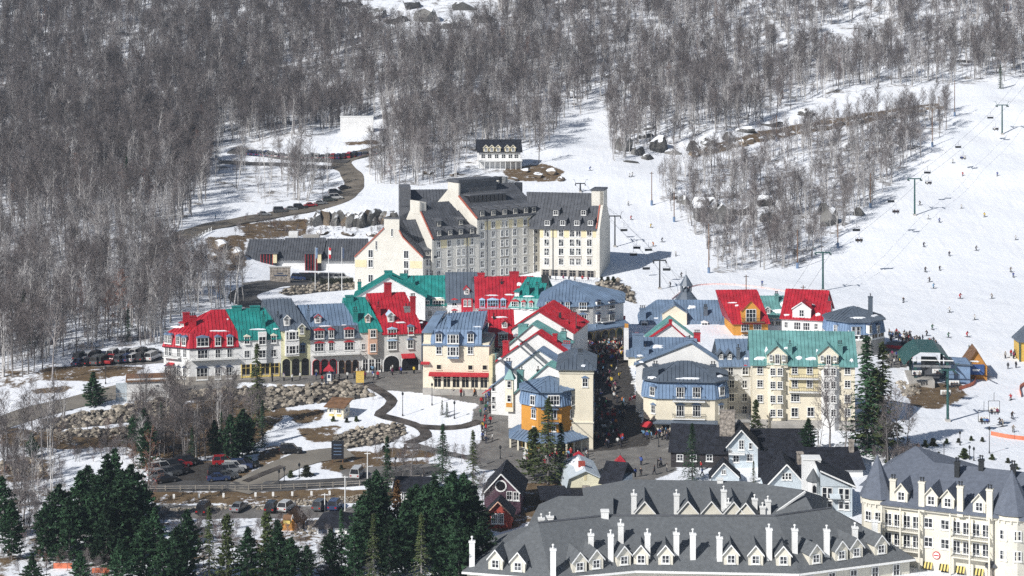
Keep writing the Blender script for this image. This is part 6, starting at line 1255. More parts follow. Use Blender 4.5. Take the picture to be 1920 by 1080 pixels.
G1 = 'grey rock faces of the cliff above the conference hall'
for i, u in enumerate(range(578, 748, 9)): outcrop(u + rnd.uniform(-4, 4), 405 + rnd.uniform(-4, 5) + (8 if u < 590 else 0), rnd.uniform(24, 36), rnd.uniform(24, 38) * (.6 if u < 590 else 1), CL if i % 4 else CB, 'steep grey rock face of the cliff above the conference hall', G1, .4)
for u, v, w, h in ((600, 434, 40, 10), (650, 436, 46, 10), (700, 438, 40, 9), (410, 455, 40, 22), (440, 470, 34, 26), (425, 492, 38, 18), (395, 478, 26, 16)): outcrop(u, v, w, h, CB, 'brown broken rock on the bank left of the conference hall' if u < 500 else 'low brown rock ledge just above the conference hall roof', 'brown rocks by the hall')
for u, v, w, h in ((1322, 383, 62, 60), (1350, 392, 50, 46), (1395, 385, 60, 34), (1432, 372, 44, 26), (1560, 400, 40, 40), (1545, 385, 44, 30), (1440, 400, 40, 30), (1610, 392, 34, 22), (1280, 372, 26, 20), (1312, 402, 30, 16), (1450, 420, 26, 12)): outcrop(u, v, w, h, CL, 'dark boulder among the bare trees of the glade', 'dark boulders in the glade', .7)
for u, v, w, h in ((1172, 265, 42, 34), (1200, 280, 36, 22), (1237, 262, 44, 40), (1212, 250, 40, 18), (1262, 280, 40, 18), (1300, 268, 46, 28), (1330, 262, 44, 20), (1365, 250, 46, 20), (1215, 292, 40, 14), (1400, 240, 50, 16), (1180, 300, 50, 9), (1450, 228, 60, 18), (1510, 205, 60, 16), (1220, 236, 34, 14)): outcrop(u, v, w, h, CL, 'grey snow dusted rock above the winding ski run', 'rocks above the ski run', .7)
for i in range(26):
    t_ = i / 25; u = 1300 + 465 * t_; v = 286 - 88 * t_ ** .92; outcrop(u, v, 34, rnd.uniform(9, 15), CB, 'brown earth and rock cut along the traverse between the ski runs', 'brown cut bank of the traverse', .25)
for u, v, w, h in ((700, 18, 70, 30), (745, 30, 60, 26), (800, 22, 80, 30), (850, 36, 60, 34), (615, 8, 90, 14), (660, 4, 60, 14), (870, 8, 70, 20), (770, 2, 60, 24), (905, 30, 50, 22)): outcrop(u, v, w, h, CL, 'dark snowy crag at the top of the mountain face', 'crags at the top of the mountain', .6)
for u, v, w, h in ((985, 318, 30, 12), (1010, 326, 30, 14), (1035, 320, 34, 16), (960, 334, 34, 10), (850, 325, 30, 8), (800, 322, 34, 9), (1050, 334, 26, 12), (100, 60, 80, 10), (40, 75, 60, 9), (160, 40, 60, 9), (220, 60, 60, 8), (1860, 95, 60, 14), (1800, 112, 50, 8), (1170, 130, 50, 8), (1140, 140, 40, 8)): outcrop(u, v, w, h, CB if u > 700 and u < 1100 else CL, 'rocks behind the hotel roof below the lodge' if 700 < u < 1100 else 'low rock ledge showing between the forest trees', 'rocks by the lodge' if 700 < u < 1100 else 'rock ledges in the forest')

# boulder walls: every boulder is a part of its wall
BM = [set_mat(rock_mesh(200 + i, .8, 5), 'boulder') for i in range(10)]
def boulder_wall(label, poly, size, n, seed, limit=300):
    r = random.Random(seed); us = [p[0] for p in poly]; vs = [p[1] for p in poly]; c = ground(sum(us) / len(us), max(vs)); root = tag(empty('boulder_wall', c), label, 'stone wall'); k = 0; pts = []
    k_ = size * FPX / c.y; v = max(vs)
    while v > min(vs):
        u = min(us) + r.uniform(0, k_)
        while u < max(us):
            uu, vv = u + r.gauss(0, k_ * .2), v + r.gauss(0, k_ * .16)
            if inpoly(uu, vv, poly): pts.append((uu, vv))
            u += k_ * r.uniform(.5, .85)
        v -= k_ * .42
    if len(pts) > limit: pts = r.sample(pts, limit)
    for u, v in pts:
        p = ground(u, v); s = size * r.choice((.36, .42, .5, .58, .72)); o = link('boulder', r.choice(BM), root, p - c + Vector((0, 0, s * .25)), r.uniform(0, 6.28), (s * r.uniform(.9, 1.25), s, s * r.uniform(.75, 1.1))); k += 1
    return k
boulder_wall('long boulder retaining wall below the left road', [(75, 792), (120, 780), (200, 768), (330, 742), (345, 745), (340, 775), (250, 792), (120, 805), (85, 803)], 1.25, 0, 1)
boulder_wall('lower tier of boulders left of the wooded slope', [(60, 800), (120, 808), (250, 800), (330, 790), (320, 812), (240, 822), (120, 820)], 1.2, 0, 2)
boulder_wall('dark rocky bank below the row house plaza', [(330, 735), (450, 727), (560, 724), (640, 716), (690, 728), (700, 745), (640, 752), (560, 760), (500, 770), (440, 748), (350, 750)], 1.5, 0, 3)
boulder_wall('curved boulder wall beside the lower garden path', [(622, 818), (660, 806), (720, 796), (755, 792), (762, 812), (740, 828), (680, 838), (630, 845)], 1.2, 0, 4)
boulder_wall('stone terrace wall below the conference hall', [(520, 548), (545, 538), (600, 530), (664, 528), (664, 543), (600, 548), (540, 555)], 1.3, 0, 5)
boulder_wall('boulder wall at the right foot of the hotel terrace', [(1118, 527), (1160, 527), (1185, 545), (1198, 572), (1160, 560), (1125, 552)], 1.5, 0, 6)
boulder_wall('white rubble strip along the lower car park', [(470, 950), (560, 938), (640, 932), (690, 928), (690, 942), (600, 947), (480, 957)], .55, 0, 7, 260)
boulder_wall('pale rubble strip left along the lower car park', [(320, 955), (470, 944), (470, 951), (330, 962)], .6, 0, 8, 120)
boulder_wall('boulders in the shade at the left edge', [(0, 868), (60, 862), (85, 880), (60, 895), (0, 890)], 1.3, 0, 9)
boulder_wall('rocks under the lift station platform', [(1682, 715), (1720, 712), (1725, 740), (1690, 745)], 1.3, 0, 10)
boulder_wall('boulders edging the garden snow under the pines', [(540, 985), (600, 975), (640, 985), (600, 1000), (550, 1005)], .8, 0, 12, 80)

# ------------------------------------------------------------------ trees
def perp(d, r):
    a = Vector((r.gauss(0, 1), r.gauss(0, 1), r.gauss(0, 1))); a -= d * a.dot(d); return a.normalized()
def bare_tree(seed, H=14.0, bark='bark', twig='twig', base=.38, spread=.34, limbs=22, tw=5, stems=1, tr=.16, tww=.032):
    """tapered trunk with limbs; crown of branches and twigs as thin slivers"""
    r = random.Random(seed); T = MB(); C = MB()
    def sliver(a, b_, w, m=twig):
        d = (b_ - a); s = perp(d.normalized(), r) * w; C.poly([a - s, a + s, b_], m)
    for st in range(stems):
        lean = Vector((r.uniform(-.06, .06) + (.10 * (st - (stems - 1) / 2) if stems > 1 else 0), r.uniform(-.06, .06), 1)); h = H * (1 if st == 0 else r.uniform(.7, .95)); pts = [Vector((st * .15, 0, -.6))]
        nseg = 6
        for i in range(1, nseg + 1): pts.append(Vector((lean.x * h * i / nseg + r.uniform(-.12, .12), lean.y * h * i / nseg + r.uniform(-.12, .12), h * i / nseg)))
        rad = lambda f: tr * (1 - f) ** .8 + .018
        for i in range(nseg): T.tube(pts[i], pts[i + 1], rad(i / nseg), rad((i + 1) / nseg), bark, 5)
        def trunk(f): i = min(int(f * nseg), nseg - 1); g = f * nseg - i; return pts[i].lerp(pts[i + 1], g)
        for k in range(limbs // stems):
            f = base + (1 - base) * ((k + r.random()) / (limbs // stems)) ** .9; f = min(f, .985); p = trunk(f); az = r.uniform(0, 6.283); up = r.uniform(.55, 1.25) + .5 * f
            d = Vector((math.cos(az), math.sin(az), up)).normalized(); ln = H * spread * (1.12 - .72 * f) * r.uniform(.6, 1.15)
            q1 = p + d * ln * .5 + Vector((0, 0, ln * .03)); q2 = q1 + (d + Vector((r.uniform(-.25, .25), r.uniform(-.25, .25), .3))).normalized() * ln * .5
            T.tube(p, q1, rad(f) * .45 + .012, .028, bark, 3); T.tube(q1, q2, .028, .012, bark, 3)
            for j in range(tw):
                g = .2 + .8 * (j + r.random()) / tw; a = p.lerp(q1, g * 2) if g < .5 else q1.lerp(q2, (g - .5) * 2)
                e = (d * .6 + perp(d, r) * .8 + Vector((0, 0, .35))).normalized(); l2 = ln * .42 * r.uniform(.6, 1.2); b_ = a + e * l2; sliver(a, b_, tww)
                for _ in range(3):
                    c = a.lerp(b_, r.uniform(.25, .95)); e2 = (e * .7 + perp(e, r) * .8 + Vector((0, 0, .2))).normalized(); sliver(c, c + e2 * l2 * r.uniform(.4, .8), tww * .75)
    return T.mesh('trunk'), C.mesh('crown')
HARD = [bare_tree(300 + i, 14, 'bark', 'twig', .30 + .06 * (i % 3), .34 + .06 * (i % 2), 32, 10, 1, .15, .030) for i in range(6)]
BIRCH = [bare_tree(330 + i, 13, 'birch_bark', 'birch_twig', .36, .28, 28, 7, 1 + i % 3, .12, .026) for i in range(4)]
PALE = [bare_tree(350 + i, 14, 'birch_bark', 'twig', .42, .33, 28, 8, 1, .15, .03) for i in range(2)]
RUST = [bare_tree(340, 13, 'bark', 'rust_twig', .15, .22, 40, 7, 1, .15)]
def conifer(seed, H=15.0, wid=.24, needle='needles', start=.06, pine=False, gaps=.0, dens=1.0):
    """straight trunk, whorls of boughs; each bough is an arm carrying many small needle sprays"""
    r = random.Random(seed); T = MB(); C = MB(); T.tube((0, 0, -.8), (0, 0, H * .55), H * .013, H * .008, 'bark', 6); T.tube((0, 0, H * .55), (0, 0, H * .985), H * .008, .02, 'bark', 5)
    z = H * start; lv = 0
    while z < H * .985:
        f = z / H; env = (1 - f) ** (.62 if pine else .85) * (1 if not pine else (.75 + .5 * math.sin(f * 9 + seed) * .5 + .25 * r.random())); L = max(H * wid * env, .22) * r.uniform(.85, 1.15); k = 6 if pine else 7
        for i in range(k):
            if r.random() < gaps: continue
            az = 6.283 * (i + r.uniform(-.35, .35)) / k + lv * .7; ln = L * r.uniform(.6, 1.15); dr = (.18 if pine else -.28) * r.uniform(.5, 1.4); d = Vector((math.cos(az), math.sin(az), dr)).normalized(); side = Vector((-math.sin(az), math.cos(az), 0)); p0 = Vector((0, 0, z + r.uniform(-.25, .25)))
            T.tube(p0, p0 + d * ln * .9, .035, .012, 'bark', 3)
            n = max(3, int(ln / (.42 if not pine else .36) * dens))
            for j in range(n):
                g = (.25 if pine else .12) + (1 - (.25 if pine else .12)) * (j + r.random()) / n; c = p0 + d * ln * g + Vector((0, 0, r.uniform(-.12, .12)))
                if pine:
                    for _ in range(4):
                        e = Vector((r.gauss(0, 1), r.gauss(0, 1), r.gauss(.5, .6))).normalized() * r.uniform(.4, .8); w = perp(e.normalized(), r) * r.uniform(.14, .26); C.poly([c - w, c + w, c + e + w * .3], needle)
                else:
                    for sg in (-1, 1):
                        e = (side * sg * r.uniform(.6, 1.1) + d * r.uniform(.3, .9) + Vector((0, 0, r.uniform(-.45, .1)))).normalized() * r.uniform(.35, .7) * (1.15 - .5 * g); w = (d * r.uniform(.6, 1) + Vector((0, 0, r.uniform(-.4, .4)))).normalized() * r.uniform(.12, .22); C.poly([c - w, c + w, c + e], needle)
        z += max(H * (.030 if not pine else .036) * (1.15 - .5 * f), .22); lv += 1
    for _ in range(8): a = Vector((0, 0, H * r.uniform(.94, .985))); e = Vector((r.gauss(0, .4), r.gauss(0, .4), 1)).normalized() * .5; w = perp(e.normalized(), r) * .1; C.poly([a - w, a + w, a + e], needle)
    return T.mesh('trunk'), C.mesh('crown')
SPRUCE = [conifer(400, 15, .19), conifer(401, 15, .16, gaps=.12), conifer(402, 15, .22, 'needles', .10, gaps=.08)]
PINE = [conifer(410, 15, .36, 'needles', .08, True, .05, 1.3), conifer(411, 15, .32, 'needles', .12, True, .08, 1.3), conifer(412, 15, .40, 'needles', .06, True, .04, 1.3)]
YPINE = [conifer(420, 15, .25, 'needles_yellow', .12, True, .22, 1.0), conifer(421, 15, .2, 'needles_yellow', .1, False, .2)]
BRPINE = [conifer(430, 15, .2, 'needles_brown', .1, True, .25)]
def tree(kind, lib, p, hgt, label, group, base_h, name, wide=1.0):
    T, C = rnd.choice(lib); s = hgt / base_h; r = tag(empty(name, p, rnd.uniform(0, 6.28), (s * wide, s * wide, s)), label, 'tree', group); link('trunk', T, r); link('crown', C, r); return r
ORD = 'first second third fourth fifth sixth seventh eighth ninth tenth eleventh twelfth thirteenth fourteenth fifteenth sixteenth seventeenth eighteenth nineteenth twentieth twenty-first twenty-second twenty-third twenty-fourth'.split()
def ordered(L, label): 
    """the label of each tree of a stand, told apart by its place in the row"""
    us = sorted(q[0] for q in L); return [label + ', ' + ORD[us.index(q[0])] + ' from the left' for q in L]
def ctree(u, vb, vt, lib, label, group, wide=1.0, name='pine_tree'):
    p = ground(u, vb) if vb < 1060 else Vector((*W(u, vb, (HC + 1) * FPX / vb).xy, -1.0)); p.z = gz(p.x, p.y) if vb < 1060 else p.z; tree(0, lib, p - Vector((0, 0, .2)), (vb - vt) * p.y / FPX, label, group, 15.0, name, wide)
STAND = ((150, 1015, 880), (200, 1005, 852), (245, 1015, 868), (110, 1035, 905), (180, 1045, 895), (225, 1045, 885), (270, 1035, 905), (130, 1055, 930), (85, 1050, 940), (250, 1060, 930), (200, 1070, 940), (165, 1000, 870), (215, 985, 842), (290, 1050, 950), (22, 1050, 935), (4, 1010, 890))
for (u, vb, vt), lab in zip(STAND, ordered(STAND, 'dark green pine in the dense clump in the lower left corner')): ctree(u, vb, vt, PINE, lab, 'pines in the lower left clump')
STAND = ((270, 1100, 968, PINE), (305, 1110, 1005, PINE), (350, 1100, 952, PINE), (392, 1100, 948, YPINE), (425, 1100, 962, YPINE), (500, 1100, 958, YPINE), (545, 1110, 1005, PINE), (465, 1100, 985, PINE), (575, 1110, 1020, PINE), (330, 1110, 985, PINE), (225, 1120, 1010, PINE), (150, 1120, 1030, PINE), (60, 1115, 1035, PINE), (520, 1105, 975, PINE))
for (u, vb, vt, lb), lab in zip(STAND, ordered(STAND, 'green pine rising from the bottom edge of the picture')): ctree(u, vb, vt, lb, lab, 'pines along the bottom edge')
STAND = ((640, 1085, 952, SPRUCE), (665, 1090, 980, PINE), (620, 1090, 990, PINE))
for (u, vb, vt, lb), lab in zip(STAND, ordered(STAND, 'conifer in front of the small white house')): ctree(u, vb, vt, lb, lab, 'conifers by the small white house')
STAND = ((705, 1010, 880, PINE), (700, 1065, 905, PINE), (760, 1085, 935, PINE), (800, 1065, 905, PINE), (842, 1072, 892, PINE), (880, 1055, 905, PINE), (905, 1095, 965, PINE), (730, 1095, 965, PINE), (825, 1100, 980, PINE), (680, 1035, 925, PINE), (780, 1010, 905, PINE), (868, 1015, 885, PINE), (745, 1040, 900, BRPINE), (815, 1020, 890, PINE), (850, 1030, 880, PINE), (770, 1050, 915, PINE), (720, 1060, 920, PINE), (790, 1110, 960, YPINE), (860, 1110, 970, PINE), (890, 1020, 910, PINE), (700, 1100, 960, YPINE))
for (u, vb, vt, lb), lab in zip(STAND, ordered(STAND, 'dark pine in the thick stand left of the long shingle roof')): ctree(u, vb, vt, lb, lab, 'pines left of the foreground hotel')
for u, vb, vt, lb, lab in ((726, 935, 815, SPRUCE, 'slim pointed spruce rising out of the pine stand'), (830, 905, 793, SPRUCE, 'pointed spruce beside the snowy garden path'), (887, 915, 805, YPINE, 'thin spruce near the terrace by the white gables'), (1028, 908, 745, YPINE, 'tall thin spruce in front of the orange octagonal house'), (1052, 905, 790, SPRUCE, 'smaller spruce right of the one before the orange house'), (1000, 900, 800, YPINE, 'thin young spruce left of the porch posts'), (1298, 902, 792, SPRUCE, 'dark spruce in front of the cream mansard house'), (1417, 818, 748, YPINE, 'olive green conifer beside the teal roofed block'), (1516, 850, 782, PINE, 'bluish pine beside the long charcoal roof'), (1625, 850, 628, SPRUCE, 'tall dark conifer beside the blue octagonal house'), (1655, 845, 640, YPINE, 'second tall dark conifer by the blue octagonal house'), (1638, 850, 690, YPINE, 'bushy conifer between the two tall ones by the lift'), (482, 800, 642, YPINE, 'tall yellowish spruce in front of the teal row house'), (175, 762, 696, PINE, 'lone pine beside the left road'), (838, 782, 752, SPRUCE, 'small cone shaped spruce in the snowy garden'), (829, 778, 748, YPINE, 'olive bush by the small garden spruce'), (834, 730, 700, SPRUCE, 'young conifer before the cream shop front'), (856, 735, 702, SPRUCE, 'second young conifer before the cream shop front'), (1413, 905, 862, YPINE, 'olive bush below the blue gabled cottage'), (1817, 672, 645, SPRUCE, 'small spruce beside the orange hut')): ctree(u, vb, vt, lb, lab, None, 1.45 if 990 < u < 1060 or 1600 < u < 1670 else 1.15)
STAND = ((455, 862, 765, PINE), (432, 872, 775, PINE), (492, 835, 748, SPRUCE), (402, 855, 785, PINE), (270, 855, 762, PINE), (302, 845, 752, SPRUCE), (250, 835, 775, PINE), (468, 845, 780, PINE), (415, 840, 770, SPRUCE), (275, 880, 790, PINE), (360, 870, 800, SPRUCE), (60, 860, 810, PINE))
for (u, vb, vt, lb), lab in zip(STAND, ordered(STAND, 'conifer on the wooded slope below the row houses')): ctree(u, vb, vt, lb, lab, 'conifers on the wooded slope')
STAND = ((237, 372, 292), (270, 238, 192), (390, 128, 100), (450, 122, 96), (477, 118, 91), (572, 96, 72), (45, 205, 182), (75, 200, 175), (435, 205, 168), (185, 130, 105), (235, 228, 188), (280, 140, 112), (1876, 166, 118), (1215, 15, -12), (1260, 10, -10), (60, 650, 560), (45, 640, 540), (240, 640, 570))
for (u, vb, vt), lab in zip(STAND, ordered(STAND, 'dark evergreen standing alone in the bare forest')): ctree(u, vb, vt, SPRUCE, lab, 'evergreens scattered in the bare forest', .95, 'spruce_tree')
# named bare trees close to the houses
def btree(u, vb, vt, lib, label, group=None, wide=1.0): p = ground(u, vb); tree(0, lib, p - Vector((0, 0, .2)), (vb - vt) * p.y / FPX, label, group, 14.0, 'bare_tree', wide)
NB = 0
for u, vb, vt, lb in [(rnd.uniform(250, 500), rnd.uniform(775, 880), 0, HARD if rnd.random() < .8 else BIRCH) for _ in range(34)] + [(325, 862, 735, HARD), (345, 870, 740, HARD), (385, 860, 745, HARD), (300, 860, 750, HARD), (470, 820, 740, HARD)]:
    if u > 440 and vb > 830: continue
    btree(u, vb, vt or vb - rnd.uniform(70, 110), lb, 'bare hardwood on the wooded slope above the car parks', 'bare trees on the wooded slope', 1.15); NB += 1
for u, vb, vt, lb, lab in ((1560, 855, 705, HARD, 'large bare tree in front of the teal roofed block'), (1585, 860, 740, HARD, 'smaller bare tree near the teal roofed block'), (1685, 860, 735, HARD, 'spreading bare tree right of the tall conifers'), (1665, 870, 760, HARD, 'bare bushy tree below the tall conifers'), (1700, 850, 760, HARD, 'bare bush at the edge of the snow below the lift'), (1535, 850, 760, BIRCH, 'thin pale tree before the terrace of the teal block'), (30, 1010, 870, HARD, 'bare tree at the left edge above the dark pines'), (45, 990, 860, HARD, 'second bare tree at the left edge'), (15, 860, 740, HARD, 'bare tree standing by the road at the left edge'), (275, 960, 800, RUST, 'reddish brown tree beside the dark pine clump'), (255, 950, 830, RUST, 'smaller reddish tree by the dark pine clump'), (228, 640, 500, RUST, 'rust coloured larch in the left woods'), (205, 640, 540, RUST, 'second rust coloured larch in the left woods'), (770, 905, 820, HARD, 'bare tree beside the snowy bank and the pines'), (905, 980, 895, HARD, 'bare tree beside the plum coloured house'), (890, 900, 830, HARD, 'thin bare tree by the terrace'), (755, 900, 840, HARD, 'small bare tree by the dark roof in the pines'), (700, 750, 715, HARD, 'leafless bush by the plaza path'), (120, 790, 690, BIRCH, 'bare pale pole tree by the left road')): btree(u, vb, vt, lb, lab, None, 1.25); NB += 1
for u, vb in [(rnd.uniform(-20, 110), rnd.uniform(845, 1010)) for _ in range(16)] + [(rnd.uniform(-20, 120), rnd.uniform(690, 715)) for _ in range(12)]:
    btree(u, vb, vb - rnd.uniform(80, 150), HARD if rnd.random() < .7 else BIRCH, 'bare tree at the left edge ' + ('beside the boulders' if vb > 800 else 'above the road'), 'bare trees at the left edge ' + ('low' if vb > 800 else 'high'), 1.1); NB += 1
# the forest: individuals nearest to the camera, the rest as one mass
fr = random.Random(11); cand = []; clear = [[(1520, 50), (1640, 42), (1655, 95), (1560, 105)], [(540, -80), (940, -80), (930, 50), (830, 82), (720, 72), (600, 30)], [(430, 272), (600, 255), (725, 235), (725, 295), (690, 315), (400, 318), (390, 290)], [(880, 285), (1010, 285), (1010, 350), (860, 350)], [(300, 470), (420, 420), (520, 402), (640, 372), (660, 345), (640, 305), (675, 300), (680, 350), (640, 385), (520, 415), (420, 435), (330, 475)]]
for _ in range(52000):
    x = fr.uniform(-330, 330); y = fr.uniform(430, 1140)
    if abs(x) > y * .285 + 15: continue
    z = gz(x, y); u, v = proj((x, y, z))
    reg = next((i for i, P in enumerate(FOREST) if inpoly(u, v, P)), None)
    if reg is None or any(inpoly(u, v, P) for P in clear): continue
    nz = float(vnoise(np.array(x), np.array(y), 30.0, 9)) + .5
    dens = (.70, .44, .17)[reg] * (.5 + 1.0 * nz)
    if reg == 0 and v < 110: dens *= .8
    if reg == 0 and u < 700: dens *= 1.03
    if reg == 0 and 690 < u < 1120 and v > 190: dens *= .6
    if reg == 0 and u > 1100 and v > 60: dens *= .74
    if reg == 0 and u > 1400: dens *= .85
    if reg == 0 and v > 430: dens *= .9
    if fr.random() > dens: continue
    b_ = .2
    if reg == 0 and v > 420 or reg == 2: b_ = .55
    if reg == 1: b_ = .45
    if reg == 0 and u > 700 and v < 420: b_ = .38
    q = fr.random(); kind = 'birch' if q < b_ else 'pale' if q < b_ + .16 else 'rust' if (q > .985 and reg == 0) else 'hard'
    cand.append((y, x, z, u, v, reg, kind, (fr.uniform(10, 17.5) if fr.random() < .78 else fr.uniform(4.5, 10)) * (.85 if reg == 1 else 1), fr.uniform(0, 6.28)))
cand.sort(); LIBS = {'birch': BIRCH, 'pale': PALE, 'hard': HARD, 'rust': RUST}
KINDW = {'birch': 'white birch', 'pale': 'pale trunked bare tree', 'hard': 'grey bare hardwood', 'rust': 'reddish bare tree'}
solo = 290 - NB
def area(c): return 'in the glade between the ski runs' if c[5] == 1 else 'beside the upper road bends' if c[5] == 2 else 'in the near woods left of the row houses' if c[3] < 480 else 'on the forested mountainside'
for c in cand[:solo]:
    a = area(c); tree(0, LIBS[c[6]], Vector((c[1], c[0], c[2] - .3)), c[7], KINDW[c[6]] + ' ' + a, (KINDW[c[6]] + ' trees ' + a).replace('tree trees', 'trees'), 14.0, 'birch_tree' if c[6] == 'birch' else 'bare_tree')
rest = cand[solo:]
src = bpy.data.collections.new('forest_source'); order = []
for nm, lib in (('a', HARD), ('b', BIRCH), ('c', PALE), ('d', RUST)):
    for i, (T, C) in enumerate(lib):
        bm = bmesh.new(); bm.from_mesh(T); nT = len(T.materials); fT = len(bm.faces); bm.from_mesh(C); bm.faces.ensure_lookup_table()
        for f in bm.faces[fT:]: f.material_index += nT
        me = bpy.data.meshes.new('forest_tree'); bm.to_mesh(me); bm.free()
        for m in list(T.materials) + list(C.materials): me.materials.append(m)
        o = bpy.data.objects.new('%s%d_forest_tree' % (nm, i), me); src.objects.link(o); order.append((nm, o.name))
names = sorted(o.name for o in src.objects); ixs = {k: [i for i, n in enumerate(names) if n.startswith(p)] for k, p in (('hard', 'a'), ('birch', 'b'), ('pale', 'c'), ('rust', 'd'))}
fm_ = bpy.data.meshes.new('forest'); fm_.from_pydata([(c[1], c[0], c[2] - .3) for c in rest], [], [])
for an, ty, vals in (('pick', 'INT', [fr.choice(ixs[c[6]]) for c in rest]), ('size', 'FLOAT_VECTOR', [q for c in rest for q in [c[7] / 14.0 * fr.uniform(.8, 1.35)] * 2 + [c[7] / 14.0]]), ('turn', 'FLOAT_VECTOR', [q for c in rest for q in (fr.gauss(0, .05), fr.gauss(0, .05), c[8])])):
    at_ = fm_.attributes.new(an, ty, 'POINT'); at_.data.foreach_set('vector' if 'VEC' in ty else 'value', vals)
fo = tag(link('forest', fm_), 'mass of bare grey hardwood forest covering the mountainside', 'forest', kind='stuff')
ng = bpy.data.node_groups.new('forest_scatter', 'GeometryNodeTree'); ng.interface.new_socket('Geometry', in_out='INPUT', socket_type='NodeSocketGeometry'); ng.interface.new_socket('Geometry', in_out='OUTPUT', socket_type='NodeSocketGeometry')
N = ng.nodes.new; gi = N('NodeGroupInput'); go = N('NodeGroupOutput'); ip = N('GeometryNodeInstanceOnPoints'); ci = N('GeometryNodeCollectionInfo'); ci.inputs['Collection'].default_value = src; ci.inputs['Separate Children'].default_value = True; ci.inputs['Reset Children'].default_value = True
def named(n, ty): q = N('GeometryNodeInputNamedAttribute'); q.data_type = ty; q.inputs['Name'].default_value = n; return q.outputs['Attribute']
ip.inputs['Pick Instance'].default_value = True; K = ng.links.new
K(gi.outputs[0], ip.inputs['Points']); K(ci.outputs[0], ip.inputs['Instance']); K(named('pick', 'INT'), ip.inputs['Instance Index']); K(named('turn', 'FLOAT_VECTOR'), ip.inputs['Rotation']); K(named('size', 'FLOAT_VECTOR'), ip.inputs['Scale']); K(ip.outputs[0], go.inputs[0])
md = fo.modifiers.new('scatter', 'NODES'); md.node_group = ng
un = []
for P, n in (([(-20, 800), (330, 800), (330, 860), (120, 870), (110, 1010), (-20, 1010)], 420), ([(240, 750), (490, 745), (440, 850), (240, 860)], 260), ([(0, 985), (690, 975), (690, 1090), (0, 1090)], 330), ([(700, 850), (820, 840), (900, 880), (720, 900)], 60), ([(-20, 600), (300, 600), (300, 650), (-20, 700)], 160), ([(440, 410), (740, 420), (740, 445), (440, 450)], 110), ([(1240, 345), (1450, 280), (1700, 215), (1770, 215), (1640, 380), (1500, 495), (1345, 505)], 420), ([(1150, 300), (1300, 262), (1500, 195), (1480, 180), (1160, 240)], 160), ([(1640, 845), (1720, 850), (1720, 870), (1640, 870)], 50)):
    while n > 0:
        u, v = fr.uniform(min(p[0] for p in P), max(p[0] for p in P)), fr.uniform(min(p[1] for p in P), max(p[1] for p in P))
        if inpoly(u, v, P): un.append(ground(u, v)); n -= 1
um = bpy.data.meshes.new('undergrowth'); um.from_pydata([tuple(p) for p in un], [], [])
for an, ty, vals in (('pick', 'INT', [fr.choice(ixs['hard'] + ixs['rust']) for _ in un]), ('size', 'FLOAT_VECTOR', [q for _ in un for q in (lambda s: (s * 1.6, s * 1.6, s))(fr.uniform(.07, .24))]), ('turn', 'FLOAT_VECTOR', [q for _ in un for q in (fr.gauss(0, .2), fr.gauss(0, .2), fr.uniform(0, 6.28))])):
    at_ = um.attributes.new(an, ty, 'POINT'); at_.data.foreach_set('vector' if 'VEC' in ty else 'value', vals)
uo = tag(link('undergrowth', um), 'leafless brush scattered over the lower banks', 'brush', kind='stuff'); uo.modifiers.new('scatter', 'NODES').node_group = ng
print('forest', len(cand), 'solo', solo)
